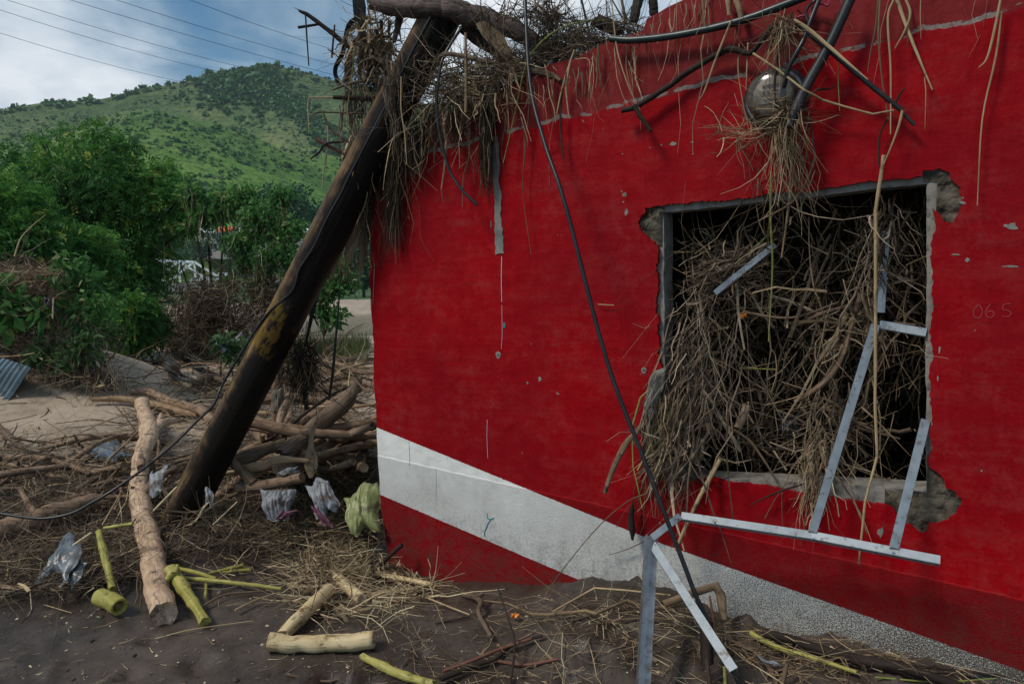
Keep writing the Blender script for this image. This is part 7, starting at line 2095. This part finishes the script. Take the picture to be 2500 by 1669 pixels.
C = groundpt(in_poly(n_, src(7, [(400, 980), (760, 960), (1020, 1130), (1000, 1220), (420, 1260)])), RNG.uniform(.01, .06, n_))
strips('leaf_strips', C, np.stack([RNG.normal(size=n_), RNG.normal(size=n_), RNG.normal(size=n_) * .15], 1), (.08, .32), (.005, .016), 'dry_straw')
n_ = 110
u_, z_, y_ = in_window(n_, .05, .35)
C = uvw(u_, z_, -y_); n_ = len(C)
strips('leaf_strips', C, np.stack([RNG.normal(size=n_) * .4, RNG.normal(size=n_) * .3, RNG.normal(size=n_) * .6 - .7], 1), (.08, .24), (.003, .010), 'muddy_straw')
C = wallpt(src(6, np.stack([250 + RNG.normal(size=60) * 70, 1130 + RNG.normal(size=60) * 60], 1)), RNG.uniform(.0, .10, 60))
strips('leaf_strips', C, np.stack([RNG.normal(size=60) * .6, RNG.normal(size=60) * .3 - .2, RNG.normal(size=60) * .5 - .5], 1), (.06, .22), (.004, .012), 'muddy_straw', bend=.5)
# driftwood strewn over the wreckage, too many and too small to tell apart
for n_, poly, ln, rd, mt in [(26, [(580, 900), (900, 890), (905, 1110), (640, 1120)], (.5, 1.4), (.028, .055), 'brown_log'), (10, [(600, 1000), (890, 980), (895, 1150), (660, 1150)], (.4, 1.0), (.020, .042), 'split_wood'), (9, [(-40, 1090), (420, 1060), (420, 1220), (-40, 1260)], (.5, 1.1), (.022, .040), 'brown_log'), (14, [(560, 880), (900, 860), (900, 960), (600, 960)], (.8, 2.0), (.03, .06), 'bark'), (90, [(560, 880), (905, 870), (905, 1120), (620, 1110), (520, 1000)], (.25, .9), (.008, .022), 'bark'), (40, [(-40, 1085), (320, 1060), (520, 1080), (420, 1220), (-40, 1250)], (.3, .9), (.008, .020), 'brown_log'), (40, [(560, 860), (905, 850), (905, 1000), (560, 960)], (.3, 1.2), (.010, .024), 'split_wood'),
                             (9, [(230, 880), (560, 880), (560, 960), (260, 960)], (.3, 1.1), (.012, .026), 'brown_log')]:
    C = groundpt(in_poly(n_, poly), RNG.uniform(.03, .40 if poly[0][0] > 500 and rd[1] > .04 else .14, n_))
    ds = []
    for c_ in C:
        L_ = RNG.uniform(*ln); a_ = RNG.normal(size=3) * [1, .8, .22]; a_ /= np.linalg.norm(a_)
        b_ = RNG.normal(size=3) * .06 * L_
        r_ = RNG.uniform(*rd)
        Q3 = np.array([c_ - a_ * L_ / 2, c_ + b_, c_ + a_ * L_ / 2])
        if np.any(((Q3 - WP) @ WN < .03) & ((Q3 - WP) @ WU > -1.95)):
            continue
        Q3[:, 2] = np.maximum(Q3[:, 2], ground_z(Q3[:, 0], Q3[:, 1]) + r_ * .6)
        ds.append(tube_data(Q3, [r_, r_ * .9, r_ * .6], 7, 4, .12, ragged=.8))
    tag(limb('driftwood', ds, mt), kind='stuff')

# ================================================================== MOIST AIR
t = NT('haze_air')
vol = t.n('VolumePrincipled', {'Color': (.80, .90, 1.0), 'Density': HAZE, 'Anisotropy': .2})
t.t.links.new(vol.outputs[0], t.out.inputs['Volume'])
MAT['haze_air'] = t.m
hz_ = boxes('haze', [((-3000, -3000, -14), (3000, 3000, 275))], 'haze_air')
tag(hz_, kind='stuff')

# matted straw on the crown of the heap
N = 800
p = src(15, np.stack([RNG.uniform(-60, 500, N), 330 + 420 * RNG.random(N) ** 1.3], 1))
p[:, 1] += .0022 * (p[:, 0] - 70) ** 2 * .8 - 8
C = deppt(p, 9.2 + RNG.normal(size=N) * .2)
P = curl(C, np.stack([RNG.normal(size=N), RNG.normal(size=N) * .6, RNG.normal(size=N) * .22 - .1], 1), RNG.uniform(.08, .40, N), 5, .2)
straws('heap_brush', P, RNG.uniform(.003, .007, N), 'straw_mix', tint=RNG.beta(2.0, 1.9, N))
